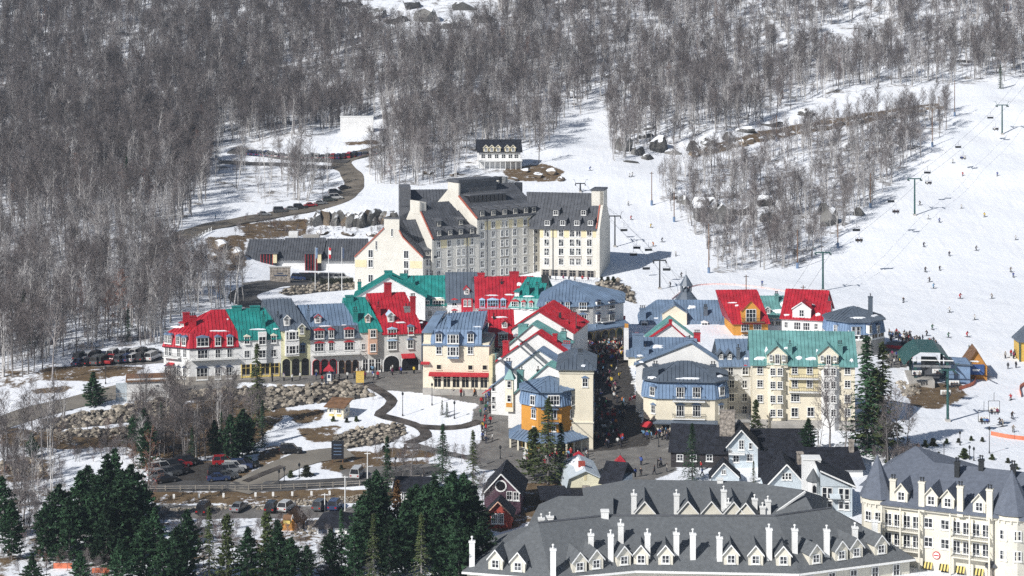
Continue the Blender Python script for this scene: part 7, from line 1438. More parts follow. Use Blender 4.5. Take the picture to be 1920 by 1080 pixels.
# ------------------------------------------------------------------ people
def person_mesh(pose):
    """one continuous skinned body: legs, torso, arms, neck and head"""
    J = {'pel': (0, 0, .95), 'wst': (0, .0, 1.12), 'chs': (0, .0, 1.36), 'nck': (0, .0, 1.52), 'hd': (0, -.01, 1.62), 'tp': (0, 0, 1.76), 'hl': (-.1, 0, .9), 'hr': (.1, 0, .9), 'kl': (-.12, 0, .5), 'kr': (.12, 0, .5), 'al': (-.12, .02, .1), 'ar': (.12, .02, .1), 'fl': (-.13, -.14, .05), 'fr': (.13, -.14, .05),
         'sl': (-.19, 0, 1.42), 'sr': (.19, 0, 1.42), 'el': (-.27, .02, 1.14), 'er': (.27, .02, 1.14), 'wl': (-.28, -.1, .9), 'wr': (.28, -.1, .9), 'pl': (-.28, -.16, .82), 'pr': (.28, -.16, .82)}
    if pose == 1: J.update(kl=(-.11, -.2, .52), al=(-.11, -.28, .12), fl=(-.11, -.42, .07), kr=(.11, .1, .5), ar=(.11, .32, .14), fr=(.11, .2, .06), wl=(-.26, .16, .95), wr=(.27, -.26, .98), pl=(-.26, .2, .88), pr=(.27, -.34, .95))
    if pose == 2:  # skier
        J.update(pel=(0, .12, .8), wst=(0, .08, .97), chs=(0, -.06, 1.16), nck=(0, -.14, 1.3), hd=(0, -.17, 1.38), tp=(0, -.18, 1.53), hl=(-.12, .12, .76), hr=(.12, .12, .76), kl=(-.15, -.14, .46), kr=(.15, -.14, .46), al=(-.15, .04, .1), ar=(.15, .04, .1), fl=(-.15, -.12, .06), fr=(.15, -.12, .06), sl=(-.2, -.08, 1.2), sr=(.2, -.08, 1.2), el=(-.36, -.14, 1.0), er=(.36, -.14, 1.0), wl=(-.38, -.38, .98), wr=(.38, -.38, .98), pl=(-.38, -.46, 1.0), pr=(.38, -.46, 1.0))
    if pose == 3: J.update(er=(.36, -.1, 1.3), wr=(.3, -.25, 1.5), pr=(.28, -.3, 1.58))
    if pose == 4:  # seated
        J.update(pel=(0, .1, .5), wst=(0, .1, .68), chs=(0, .08, .92), nck=(0, .06, 1.08), hd=(0, .04, 1.18), tp=(0, .05, 1.32), hl=(-.1, .08, .5), hr=(.1, .08, .5), kl=(-.12, -.36, .52), kr=(.12, -.36, .52), al=(-.12, -.4, .1), ar=(.12, -.4, .1), fl=(-.12, -.54, .05), fr=(.12, -.54, .05), sl=(-.19, .08, .98), sr=(.19, .08, .98), el=(-.26, .0, .74), er=(.26, .0, .74), wl=(-.2, -.24, .66), wr=(.2, -.24, .66), pl=(-.19, -.32, .66), pr=(.19, -.32, .66))
    keys = list(J); ed = [('pel', 'wst'), ('wst', 'chs'), ('chs', 'nck'), ('nck', 'hd'), ('hd', 'tp'), ('pel', 'hl'), ('pel', 'hr'), ('hl', 'kl'), ('hr', 'kr'), ('kl', 'al'), ('kr', 'ar'), ('al', 'fl'), ('ar', 'fr'), ('chs', 'sl'), ('chs', 'sr'), ('sl', 'el'), ('sr', 'er'), ('el', 'wl'), ('er', 'wr'), ('wl', 'pl'), ('wr', 'pr')]
    rad = {'pel': .16, 'wst': .15, 'chs': .18, 'nck': .07, 'hd': .105, 'tp': .085, 'hl': .1, 'hr': .1, 'kl': .075, 'kr': .075, 'al': .06, 'ar': .06, 'fl': .05, 'fr': .05, 'sl': .085, 'sr': .085, 'el': .065, 'er': .065, 'wl': .05, 'wr': .05, 'pl': .04, 'pr': .04}
    me = bpy.data.meshes.new('person'); me.from_pydata([J[k] for k in keys], [(keys.index(a), keys.index(b_)) for a, b_ in ed], []); o = bpy.data.objects.new('person_tmp', me); COL.objects.link(o)
    sk = o.modifiers.new('skin', 'SKIN')
    for i, k in enumerate(keys): me.skin_vertices[0].data[i].radius = (rad[k], rad[k] * (.75 if k in ('pel', 'wst', 'chs') else 1))
    me.skin_vertices[0].data[0].use_root = True
    bpy.context.view_layer.update(); dg = bpy.context.evaluated_depsgraph_get(); ev = bpy.data.meshes.new_from_object(o.evaluated_get(dg)); bpy.data.objects.remove(o)
    ev.materials.clear()
    for n in ('trouser', 'jacket', 'skin', 'hair'): ev.materials.append(M_(n))
    nz, pz = J['nck'][2], J['pel'][2]
    hands = [Vector(J['pl']), Vector(J['pr'])]
    for p in ev.polygons:
        c = p.center; legs = c.z < pz - .06 and min(abs(c.x), 1) < .21 if pose != 4 else (c.z < pz - .02 or c.y < -.2 and c.z < .6)
        m = 0 if legs else 1
        if c.z > nz + .0: m = 2 if (c.y < J['hd'][1] - .02 and c.z < J['tp'][2] - .06) else 3
        if min((c - h).length for h in hands) < .07: m = 2
        p.material_index = m
    if pose == 2:
        bm = bmesh.new(); bm.from_mesh(ev)
        for sx in (-.15, .15):
            for q in bmesh.ops.create_cube(bm, size=1.0)['verts']: q.co = Vector((q.co.x * .1 + sx, q.co.y * 1.75 - .1, q.co.z * .03 + .015))
        bm.to_mesh(ev); bm.free()
    ev.name = 'person'; return ev
POSE = [person_mesh(i) for i in range(5)]
JK = [((.42, .03, .035), 'red'), ((.05, .09, .30), 'blue'), ((.02, .02, .025), 'black'), ((.62, .62, .60), 'white'), ((.03, .035, .06), 'navy'), ((.55, .40, .06), 'yellow'), ((.07, .07, .075), 'dark grey'), ((.52, .17, .04), 'orange'), ((.03, .14, .08), 'green'), ((.30, .28, .25), 'beige'), ((.20, .04, .09), 'maroon'), ((.16, .30, .45), 'light blue')]
WTS = [10, 8, 18, 18, 12, 4, 12, 3, 4, 12, 4, 5]
pr = random.Random(5); NP = 0
def person(p, where, group, pose=None, face=None, k=None, cat='person'):
    global NP
    c, nm = JK[k] if k is not None else pr.choices(JK, WTS)[0]; pose = pr.choice((0, 0, 1, 3)) if pose is None else pose
    o = link('person', POSE[pose], None, p, pr.uniform(0, 6.28) if face is None else face, pr.uniform(.93, 1.06)); o.color = (*c, 1); verb = ('standing', 'walking', 'skiing', 'waving', 'sitting')[pose]
    tag(o, 'person in a %s jacket %s %s' % (nm, verb, where), 'person', '%s, %s jackets %s' % (group, nm, verb)); NP += 1; return o
def crowd_in(poly, n, where, group, pose=None, sep=.55):
    us = [p[0] for p in poly]; vs = [p[1] for p in poly]; done = []; tries = 0
    while len(done) < n and tries < n * 60:
        tries += 1; u, v = pr.uniform(min(us), max(us)), pr.uniform(min(vs), max(vs))
        if not inpoly(u, v, poly): continue
        p = ground(u, v)
        if any((p - q).length < sep for q in done): continue
        done.append(p); person(p + Vector((0, 0, .02)), where, group, pose)
crowd_in([(1085, 700), (1160, 700), (1185, 840), (1120, 850), (1100, 760)], 34, 'in the shaded street', 'people in the street')
crowd_in([(895, 742), (922, 742), (928, 830), (905, 832)], 26, 'on the terrace beside the white gables', 'people on the terrace')
crowd_in([(985, 856), (1105, 853), (1110, 866), (985, 868)], 30, 'in front of the orange house porch', 'people at the porch')
crowd_in([(1205, 814), (1300, 814), (1300, 826), (1205, 826)], 30, 'on the busy terrace of the cream mansard house', 'people on the mansard terrace')
crowd_in([(1664, 622), (1690, 625), (1760, 645), (1755, 662), (1700, 650), (1668, 640)], 34, 'queueing for the lift', 'people in the lift queue')
crowd_in([(1660, 668), (1705, 672), (1715, 690), (1665, 690)], 16, 'waiting beside the lift station', 'people beside the lift')
crowd_in([(500, 712), (640, 700), (800, 690), (800, 702), (680, 716), (520, 722)], 36, 'on the plaza before the row houses', 'people on the row plaza')
crowd_in([(1882, 662), (1925, 662), (1925, 674), (1882, 674)], 10, 'lined up at the right edge by the slope', 'people at the right edge')
crowd_in([(1180, 872), (1330, 872), (1320, 895), (1190, 895)], 12, 'on the paving at the foot of the street', 'people at the street foot')
crowd_in([(940, 868), (1060, 872), (1060, 885), (950, 885)], 10, 'on the path below the orange house', 'people on the lower path')
crowd_in([(800, 730), (880, 735), (900, 745), (800, 742)], 10, 'before the cream shop front', 'people before the shops')
for u, v in ((1738, 630), (1748, 618), (1778, 633), (1781, 586), (1828, 600), (1813, 632), (1694, 567), (1750, 541), (1735, 510), (1732, 463), (1743, 529), (1762, 507), (1803, 391), (1740, 411), (1761, 417), (1846, 407), (1895, 510), (1900, 520), (1178, 385), (1183, 412), (1220, 427), (1225, 462), (1241, 454), (1267, 480), (1185, 331), (1106, 320), (1277, 520), (1257, 538), (1429, 535), (1180, 332), (1895, 750), (1875, 796), (1880, 800), (1900, 810), (1898, 785), (1725, 385), (1805, 330), (1786, 306), (1870, 330), (1905, 450), (1830, 470), (1780, 480), (1860, 560), (1800, 560)):
    person(ground(u, v) + Vector((0, 0, .05)), 'out on the white ski run', 'skiers on the runs', 2, pr.uniform(-1.2, 1.2), None)
for u, v, wh in ((344, 462, 'at the bend of the upper road'), (404, 410, 'on the snow beside the upper road'), (1885, 672, 'near the orange hut'), (1890, 692, 'near the orange hut'), (1905, 690, 'near the orange hut')): person(ground(u, v), wh, 'walkers ' + wh, 0)
for k in range(8): p = r_.M @ Vector((2 + k * 1.9, -3 - (k % 3), r_.z(522))); person(p, 'on the hotel terrace', 'guests on the hotel terrace', 0)
# the packed square reads as one mass
cm = MB(); CROWDC = ['crowd_%d' % i for i in range(len(JK))]
for i, (c, nm) in enumerate(JK): mat('crowd_%d' % i, c, .8, .1, 2)
def crowd_mass(poly, n):
    us = [p[0] for p in poly]; vs = [p[1] for p in poly]; vsrc = {i: ([v.co.copy() for v in POSE[i].vertices], [tuple(p.vertices) for p in POSE[i].polygons], [p.material_index for p in POSE[i].polygons]) for i in (0, 1, 3)}; done = 0
    while done < n:
        u, v = pr.uniform(min(us), max(us)), pr.uniform(min(vs), max(vs))
        if not inpoly(u, v, poly): continue
        p = ground(u, v); V_, F_, Mi_ = vsrc[pr.choice((0, 1, 3))]; rot = Matrix.Rotation(pr.uniform(0, 6.28), 3, 'Z'); s = pr.uniform(.93, 1.06); b0 = len(cm.v); cm.v += [tuple(rot @ q * s + p) for q in V_]; cm.f += [tuple(b0 + i for i in f) for f in F_]; jc = pr.choices(CROWDC, WTS)[0]; cm.m += [(('trouser', jc, 'skin', 'hair')[m]) for m in Mi_]; done += 1
crowd_mass([(1094, 648), (1172, 644), (1176, 668), (1150, 680), (1100, 676)], 210)
crowd_mass([(1095, 676), (1158, 676), (1172, 760), (1180, 838), (1118, 845), (1100, 760)], 95)
crowd_mass([(1668, 630), (1700, 634), (1760, 650), (1752, 664), (1700, 658), (1668, 646)], 40)
tag(cm.build('crowd', None, True), 'dense crowd of skiers packed into the square and the shaded street below', 'crowd', kind='stuff')

# ------------------------------------------------------------------ cars
def car_parts(kind):
    L, Wd, H = {'sedan': (4.5, 1.75, 1.42), 'suv': (4.6, 1.85, 1.78), 'van': (4.8, 1.9, 1.95), 'pickup': (5.2, 1.9, 1.8)}[kind]; h = H * .54; body = MB(); glass = MB()
    x0, x1 = -L / 2, L / 2; sill = .28
    prof = {'sedan': [(x0, .45), (x0 + .1, .82), (x0 + 1.0, .9), (x1 - 1.2, .9), (x1 - .12, .78), (x1, .5)], 'suv': [(x0, .5), (x0 + .08, 1.0), (x0 + .3, 1.05), (x1 - 1.2, 1.05), (x1 - .1, .92), (x1, .55)], 'van': [(x0, .5), (x0 + .08, 1.05), (x0 + .3, 1.1), (x1 - 1.0, 1.08), (x1 - .1, .9), (x1, .55)], 'pickup': [(x0, .55), (x0 + .05, 1.0), (x0 + .3, 1.02), (x1 - 1.3, 1.05), (x1 - .1, .95), (x1, .6)]}[kind]
    o = [(x0 + .05, sill)] + prof + [(x1 - .05, sill)]; o2 = [(p[0], p[1]) for p in o][::-1]
    n = len(o); b0 = len(body.v)
    for y, k in ((-Wd / 2, 0), (-Wd / 2 + .0, 1), (Wd / 2, 1)): pass
    body.v += [(p[0], -Wd / 2, p[1]) for p in o] + [(p[0], Wd / 2, p[1]) for p in o]; body.f.append(tuple(reversed(range(n)))); body.m.append('car_paint'); body.f.append(tuple(range(n, 2 * n))); body.m.append('car_paint')
    for i in range(n): j = (i + 1) % n; body.f.append((i, j, n + j, n + i)); body.m.append('car_paint')
    zb = prof[3][1]; c0, c1, c2, c3 = {'sedan': (x0 + .75, x0 + 1.35, x1 - 2.0, x1 - 1.25), 'suv': (x0 + .12, x0 + .4, x1 - 1.85, x1 - 1.15), 'van': (x0 + .1, x0 + .3, x1 - 1.6, x1 - .95), 'pickup': (x1 - 2.9, x1 - 2.75, x1 - 1.95, x1 - 1.25)}[kind]; w0, w1 = Wd / 2 - .06, Wd / 2 - .24
    A = [(c0, -w0, zb - .03), (c3, -w0, zb - .03), (c3, w0, zb - .03), (c0, w0, zb - .03)]; T = [(c1, -w1, H), (c2, -w1, H), (c2, w1, H), (c1, w1, H)]
    for i in range(4): j = (i + 1) % 4; glass.poly([A[i], A[j], T[j], T[i]], 'shop_glass')
    body.slab([(c1 - .02, -w1 - .02, H + .05), (c2 + .02, -w1 - .02, H + .05), (c2 + .02, w1 + .02, H + .05), (c1 - .02, w1 + .02, H + .05)], .07, 'car_paint')
    for f in (0.0, .48, 1.0):
        for sg in (-1, 1): a = Vector((c0 + (c3 - c0) * f, sg * w0, zb)); b_ = Vector((c1 + (c2 - c1) * f, sg * w1, H)); body.tube(a, b_, .05, .05, 'car_paint', 4)
    if kind == 'pickup': body.box(x0 + .2, -Wd / 2 + .15, 1.0, c0 - .1, Wd / 2 - .15, 1.03, 'black_void')
    wh = MB(); wh.tube((0, -.11, 0), (0, .11, 0), .33, .33, 'tire', 12, True); wh.tube((0, -.125, 0), (0, .125, 0), .19, .19, 'rim', 8, True)
    hl = MB(); hl.box(-.03, -.2, -.08, .03, .2, .08, 'lamp_white'); tl = MB(); tl.box(-.03, -.16, -.12, .03, .16, .12, 'tail_red')
    return (body.mesh('body'), glass.mesh('windows'), wh.mesh('wheel'), hl.mesh('headlight'), tl.mesh('taillight'), L, Wd, prof)
CARS = {k: car_parts(k) for k in ('sedan', 'suv', 'van', 'pickup')}
CC = [((.55, .55, .54), 'white'), ((.015, .016, .018), 'black'), ((.03, .05, .12), 'dark blue'), ((.35, .02, .025), 'red'), ((.22, .23, .24), 'silver'), ((.05, .06, .055), 'dark green'), ((.08, .085, .09), 'grey')]
cr = random.Random(21)
def car(u, v, yaw, where, group, kind=None, col=None, lift_=.12):
    kind = kind or cr.choice(('sedan', 'sedan', 'suv', 'suv', 'van')); c, nm = CC[col] if col is not None else cr.choices(CC, [18, 18, 14, 8, 20, 6, 12])[0]; b_, g, w, hl, tl, L, Wd, prof = CARS[kind]; p = ground(u, v); e = Vector((math.cos(R(yaw)), math.sin(R(yaw)), 0)); q = p + e * 1.5; pitch = math.atan2(gz(q.x, q.y) - p.z, 1.5)
    r = empty('car', p + Vector((0, 0, lift_))); r.rotation_euler = (0, -pitch * .8, R(yaw)); tag(r, '%s %s %s' % (nm, {'sedan': 'saloon car', 'suv': 'off-road car', 'van': 'minivan', 'pickup': 'pickup truck'}[kind], where), 'car', '%s: %s %s' % (group, nm, kind))
    bo = link('body', b_, r); bo.color = (*c, 1); go_ = link('windows', g, r); go_.color = (*c, 1)
    for sx in (-1, 1):
        for sy in (-1, 1): link('wheel', w, r, (sx * L * .31, sy * (Wd / 2 - .1), .33))
    for sy in (-1, 1): link('headlight', hl, r, (L / 2 - .03, sy * (Wd / 2 - .3), prof[-1][1] + .12)); link('taillight', tl, r, (-L / 2 + .03, sy * (Wd / 2 - .25), prof[0][1] + .22))
for i, (u, v) in enumerate(((300, 898), (318, 893), (334, 889), (303, 884), (322, 880), (338, 876), (350, 872), (312, 905))): car(u, v, 28 + cr.uniform(-5, 5), 'in the left file of the small lot above the fence', 'left file of the small lot', col=(4, 6, 1, 0, 1, 3, 1, 1)[i])
for i, (u, v) in enumerate(((410, 902), (425, 898), (412, 892), (435, 887), (440, 882), (452, 879), (465, 876), (420, 872))): car(u, v, 8 + cr.uniform(-6, 6), 'in the right file of the small lot above the fence', 'right file of the small lot', 'suv' if i in (2, 4) else None, (2, 6, 1, 4, 0, 2, 1, 3)[i])
for i, (u, v, k, c) in enumerate(((300, 965, 'sedan', 4), (383, 962, 'van', 1), (448, 957, 'sedan', 4), (510, 958, 'suv', 1), (537, 957, 'suv', 0), (601, 955, 'suv', 6), (628, 954, 'suv', 2))): car(u, v, 78 + cr.uniform(-6, 6), 'parked nose in on the lower car park', 'cars on the lower car park', k, c)
for i in range(20): u = 150 + (i % 10) * 15 + cr.uniform(-3, 3); v = 684 - (i // 10) * 10 - (u - 150) * .07; car(u, v, 70 + cr.uniform(-8, 8), 'in the car park left of the red corner house', 'cars left of the corner house', 'pickup' if i == 4 else None, 3 if i == 4 else None)
for i in range(15): u = 565 + i * 10; car(u, 297 - max(0, u - 640) * .13, 80, 'in the row along the upper car park', 'row on the upper car park', None, 3 if i == 9 else None)
for i in range(9): car(470 + i * 10, 290 + i * .8, 75, 'at the far left end of the upper car park', 'far end of the upper car park', 'suv' if i < 3 else None, 2 if i < 3 else None)
for u, v in ((495, 405), (525, 399), (546, 395), (562, 392), (582, 388), (601, 384), (617, 378), (629, 374), (628, 364), (646, 355)): car(u, v, 18 + cr.uniform(-6, 6), 'parked along the upper road', 'cars along the upper road')
for i, u in enumerate((560, 574, 590, 612, 628, 640)): car(u, 525, cr.uniform(-10, 10), 'by the conference hall entrance', 'cars by the hall', None, (2, 1, 1, 6, 4, 0)[i])
car(545, 850, 5, 'standing alone beside the pale garden road', 'garden road', 'suv', 1); car(670, 894, 80, 'standing at the bend below the brown bank', 'bend', 'van', 0)
for i, u in enumerate((800, 1000)): pass

# ------------------------------------------------------------------ ski lifts
def lift_tower(u, vb, vt, label, arm=4.2, m='green_metal', yaw=0.0, wide=.32):
    p = ground(u, vb); h = (vb - vt) * p.y / FPX; r = tag(empty('lift_tower', p, R(yaw)), label, 'lift tower', 'ski lift towers'); a = MB(); a.tube((0, 0, -1), (0, 0, h), wide, wide * .75, m, 8, True); a.build('mast', r); a = MB(); a.box(-arm / 2, -.15, h - .35, arm / 2, .15, h, m); a.build('cross_arm', r)
    for sx in (-1, 1):
        a = MB(); a.box(-.14, -1.6, -.3, .14, 1.6, -.1, m); [a.tube((-.1, y, -.42), (.1, y, -.42), .2, .2, 'dark_metal', 8, True) for y in (-1.3, -.5, .5, 1.3)]; a.build('sheave_assembly', r).location = (sx * arm / 2, 0, h - .3)
        a = MB(); a.tube((0, 0, 0), (sx * .5, 0, 1.3), .07, .07, m, 4); a.tube((sx * .5, 0, 1.3), (sx * 1.1, 0, 1.3), .06, .06, m, 4); a.build('lifting_frame', r).location = (sx * (arm / 2 - .1), 0, h - .1)
    a = MB(); a.box(-.5, -.5, -1, .5, .5, .5, 'concrete'); a.build('footing', r)
    return p + Vector((0, 0, h - .5))
tA = [lift_tower(1879, 252, 196, 'highest green lift tower on the right ski run'), lift_tower(1715, 404, 334, 'green lift tower in the middle of the right ski run'), lift_tower(1543, 545, 472, 'green lift tower behind the red roofed white house')]
tB = [lift_tower(1088, 360, 343, 'small lift tower top behind the hotel roof', 3.4, 'dark_metal'), lift_tower(1153, 463, 404, 'dark lift tower beside the hotel gable end', 3.6, 'dark_metal', 0, .25), lift_tower(1237, 542, 487, 'dark lift tower standing in the hotel shadow', 3.6, 'dark_metal', 0, .25)]
tC = [lift_tower(1777, 790, 692, 'tall green lift tower in front of the lift station', 3.0)]
def chair(u, vseat, dpth, label, four=True, lab2='chairs of the right ski lift', m='dark_metal', hang=2.6, people=False):
    p = W(u, vseat, dpth); r = tag(empty('lift_chair', p, R(pr.uniform(-12, 12))), label, 'lift chair', lab2); w = 1.1; a = MB(); a.box(-w, -.35, -.06, w, .2, .06, m); a.build('seat', r); a = MB(); a.box(-w, .2, -.02, w, .28, .6, m); a.build('backrest', r); a = MB(); a.tube((-w, .2, .1), (-w, .1, 1.0), .04, .04, m, 4); a.tube((w, .2, .1), (w, .1, 1.0), .04, .04, m, 4); a.tube((-w, .1, 1.0), (w, .1, 1.0), .04, .04, m, 4); a.tube((0, .1, 1.0), (0, 0, hang), .045, .045, m, 4); a.build('hanger', r)
    if people:
        for sx in (-.5, .5): q = person(p + Vector((sx, -.1, -.45)), 'riding the ski lift', 'lift riders', 4, 0)
def cable(pts, label):
    a = MB(); a_, z = [], 0
    for i in range(len(pts) - 1):
        n = 10
        for k in range(n):
            s0, s1 = k / n, (k + 1) / n; sag = lambda s: -4 * .012 * (pts[i + 1] - pts[i]).length * s * (1 - s); p = pts[i].lerp(pts[i + 1], s0); q = pts[i].lerp(pts[i + 1], s1); p.z += sag(s0); q.z += sag(s1); a.tube(p, q, .03, .03, 'dark_metal', 4)
    tag(a.build('lift_cable'), label, 'cable', 'ski lift cables')
end = W(1960, 130, 820) + Vector((0, 0, 9)); sA = W(1480, 590, 520)
for sx, nm in ((-2.1, 'left'), (2.1, 'right')): o_ = Vector((sx, 0, 0)); cable([end + o_] + [p + o_ for p in tA] + [sA + o_ + Vector((0, 0, 3))], '%s haul cable of the right ski lift' % nm); cable([tB[0] + o_ * .85, tB[1] + o_ * .85, tB[2] + o_ * .85, W(1320, 610, 505) + o_ * .85], '%s haul cable of the lift beside the hotel' % nm)
for (i, (u, v)) in enumerate(((1857, 222), (1867, 243), (1797, 277), (1806, 297), (1739, 325), (1741, 344), (1671, 379), (1680, 398), (1606, 433), (1611, 452))):
    t_ = (1879 - u) / (1879 - 1715); Y = tA[0].y + (tA[1].y - tA[0].y) * t_; chair(u, v, Y, '%s chair of the right ski lift, number %d counting from the top' % (('empty uphill', 'occupied')[i % 2], i + 1), people=(i % 2 == 1))
for i, (u, v, Y) in enumerate(((1170, 433, 615), (1194, 466, 590), (1188, 479, 588), (1216, 470, 588), (1212, 505, 570), (1250, 507, 562))): chair(u, v, Y, 'small chair %s on the lift beside the hotel' % ('highest', 'second from the top', 'third from the top', 'right of the third', 'second lowest', 'lowest')[i], lab2='chairs of the lift beside the hotel')
def bubble(u, v, Y, label):
    p = W(u, v, Y); r = tag(empty('gondola_chair', p), label, 'lift chair', 'white backed lift chairs'); a = MB(); a.box(-1.2, .1, -.1, 1.2, .22, 1.0, 'white_trim'); a.build('backrest', r); a = MB(); a.box(-1.2, -.45, -.12, 1.2, .1, 0, 'dark_metal'); a.build('seat', r); a = MB()
    for sx in (-1.2, 1.2): a.tube((sx, .1, 0), (sx, .1, 2.3), .06, .06, 'dark_metal', 4)
    a.tube((-1.2, .1, 2.3), (1.2, .1, 2.3), .06, .06, 'dark_metal', 4); a.tube((0, .1, 2.3), (0, 0, 4.2), .06, .06, 'dark_metal', 4); a.build('hanger', r)
    for sx in (-.6, 0, .6): person(p + Vector((sx, -.3, -.45)), 'riding a white backed lift chair', 'riders on white chairs', 4, 0)
for u, v, Y, w_ in ((1845, 790, 408, 'lowest'), (1864, 772, 412, 'second lowest'), (1773, 740, 424, 'beside the green tower'), (1789, 722, 430, 'just above the tower base'), (1719, 703, 440, 'leaving the lift station'), (1757, 700, 440, 'under the station roof')): bubble(u, v, Y, 'white backed chair %s with riders' % w_)
# lift station
b = B('lift_station', 'green roofed chairlift station with concrete platform', W(1712, 712, 444), -6, u2=1782, d=14, cat='lift station'); zt = b.z(680); 
for x in (.6, b.w - .6):
    for y in (1, 12): b.blk('column', x - .3, y - .3, -3, x + .3, y + .3, zt, 'green_metal')
a = MB(); w = b.w; z0, z1 = zt, b.z(650, y=6); prof = [(-2.2, z0 - .3), (-.4, z1 - 1.0), (1.5, z1 + .2), (w - 2.5, z1 + .2), (w - .4, z1 - 1.2), (w + .3, z0 + .4)]
for p, q in zip(prof[:-1], prof[1:]): a.slab([(p[0], -1, p[1]), (q[0], -1, q[1]), (q[0], 15, q[1]), (p[0], 15, p[1])], .25, 'green_metal')
a.build('roof', b.root); b.blk('machine_room', w * .35, 3, -1, w * .75, 11, zt - .5, 'hotel_roof'); b.blk('platform', -1, -2.5, -7, w * .55, 10, .3, 'concrete'); b.blk('platform_beam', 0, -1.2, zt - .8, w, -.9, zt - .3, 'grey_metal'); b.blk('guide_rail', -.5, -1.6, zt + .8, w + .5, -1.4, zt + 1.0, 'white_trim'); b.blk('side_room', w, 4, -2, w + 5, 12, 3.2, 'blue_skirt'); a = MB(); a.slab([(w - .3, 3.5, 3.3), (w + 5.5, 3.5, 3.0), (w + 5.5, 12.5, 3.0), (w - .3, 12.5, 3.3)], .2, 'slate_roof'); a.build('side_roof', b.root)
# orange hut
b = B('ski_hut', 'orange timber hut with steep brown gable and blue banner by the slope', W(1811, 704, 452), -6, u2=1849, d=8, cat='hut'); b.h = b.z(683); b.walls(b.h, 'log_orange', down=3); x, z = b.at(1831, 655); b.gable_y(b.h, z - b.h, 'brown_wood', 'log_orange', .7, x / b.w, 0); b.blk('banner', b.w * .1, -.5, .3, b.w * .9, -.3, b.h + .1, 'sign_blue'); b.blk('banner_lettering', b.w * .32, -.54, b.h * .45, b.w * .68, -.501, b.h * .62, 'white_trim'); b.snow(1828, 678, 22, 3, side=3)
for x_ in (0, b.w): a = MB(); a.tube((x_, -.55, -1), (x_, -.55, b.h), .18, .18, 'log_orange', 6); a.build('post', b.root)
b = B('ski_hut', 'yellow hut with slate roof cut by the right edge of the picture', W(1913, 662, 470), 0, w=6, d=6, cat='hut'); b.walls(b.z(640), 'gold', down=3); b.roof([b.R_(-.5, -.5, -.5, -.5, b.z(640)), rectr(2.5, 3, 3.5, 3.01, b.z(608))], 'slate_roof', 0); b.blk('post', -.3, -.3, -2, 0, 0, b.z(640), 'green_metal')

# ------------------------------------------------------------------ kiosks, signs, fences, lamps, poles
def red_kiosk(u, vb, vt, label):
    p = ground(u, vb); k = p.y / FPX; H = (vb - vt) * k; r = tag(empty('map_kiosk', p), label, 'kiosk', 'red roofed map kiosks'); w = 10 * k
    for sx in (-1, 1):
        for sy in (-1, 1): a = MB(); a.box(sx * w * .55 - .09, sy * w * .55 - .09, -.8, sx * w * .55 + .09, sy * w * .55 + .09, H * .68, 'trim_navy'); a.build('post', r)
    a = MB(); s_ = w * 1.05; a.cone([(-s_, -s_, H * .66), (s_, -s_, H * .66), (s_, s_, H * .66), (-s_, s_, H * .66)], (0, 0, H), 'red_roof'); a.poly([(-s_, s_, H * .66), (s_, s_, H * .66), (s_, -s_, H * .66), (-s_, -s_, H * .66)], 'red_roof'); a.build('roof', r); a = MB(); a.box(-w * .42, -w * .5, H * .12, w * .42, -w * .42, H * .58, 'white_trim'); a.build('map_board', r); a = MB(); a.box(-w * .2, -w * .53, H * .28, w * .22, -w * .501, H * .45, 'trim_navy'); a.build('map_print', r); a = MB(); a.tube((0, 0, H - .1), (0, 0, H + .4), .06, .02, 'dark_metal', 5); a.build('finial', r)
red_kiosk(617, 718, 682, 'red roofed map kiosk on the row house plaza'); red_kiosk(1163, 888, 853, 'red roofed map kiosk at the foot of the street'); red_kiosk(1085, 872, 845, 'small red roofed kiosk in the shade by the porch')
def board(u, vb, vt, wpx, m, label, print_=None, yaw=0):
    p = ground(u, vb); k = p.y / FPX; H = (vb - vt) * k; w = wpx * k; r = tag(empty('notice_board', p, R(yaw)), label, 'sign'); a = MB(); a.box(-w / 2, -.12, H * .18, w / 2, .12, H, m); a.build('panel', r); a = MB(); a.box(-w / 2 - .08, -.16, H, w / 2 + .08, .16, H + .15, 'dark_metal' if m != 'sign_yellow' else 'gold'); a.build('cap', r)
    for sx in (-1, 1): a = MB(); a.box(sx * w * .42 - .08, -.08, -.8, sx * w * .42 + .08, .08, H * .18, 'brown_wood'); a.build('post', r)
    if print_:
        for z in print_: a = MB(); a.box(-w * .32, -.15, H * z - .06, w * .32, -.121, H * z + .06, 'trim_yellow' if m == 'sign_yellow' else 'trim_blue'); a.build('print', r)
board(675, 722, 697, 15, 'sign_yellow', 'tall yellow notice board beside the plaza path', (.45, .6, .75)); board(633, 868, 828, 23, 'sign_dark', 'large dark map board beside the pale garden road', (.4, .55, .7, .85))
for u, vb, vt, lab in ((689, 912, 848, 'tall white pole above the pines'), (647, 958, 892, 'tall white pole behind the small white house'), (609, 958, 925, 'short white pole by the lower car park')):
    p = ground(u, vb); H = (vb - vt) * p.y / FPX; r = tag(empty('pole', p), lab, 'pole', 'white poles'); a = MB(); a.tube((0, 0, -1), (0, 0, H), .13, .1, 'white_trim', 6, True); a.build('mast', r); a = MB(); a.box(-.6, -.08, H - .3, .6, .08, H - .18, 'white_trim'); a.build('cross_arm', r)
for i, u in enumerate((326, 373, 419, 479, 512, 548, 584, 618)):
    p = ground(u, 938 - (u - 326) * .022); r = tag(empty('marker_post', p), 'small white marker sign on the brown bank, number %d from the left' % (i + 1), 'sign', 'white markers on the brown bank'); a = MB(); a.box(-.2, -.04, .35, .2, .04, 1.15, 'white_trim'); a.build('panel', r); a = MB(); a.box(-.04, -.03, -.4, .04, .03, .35, 'grey_wood'); a.build('post', r)
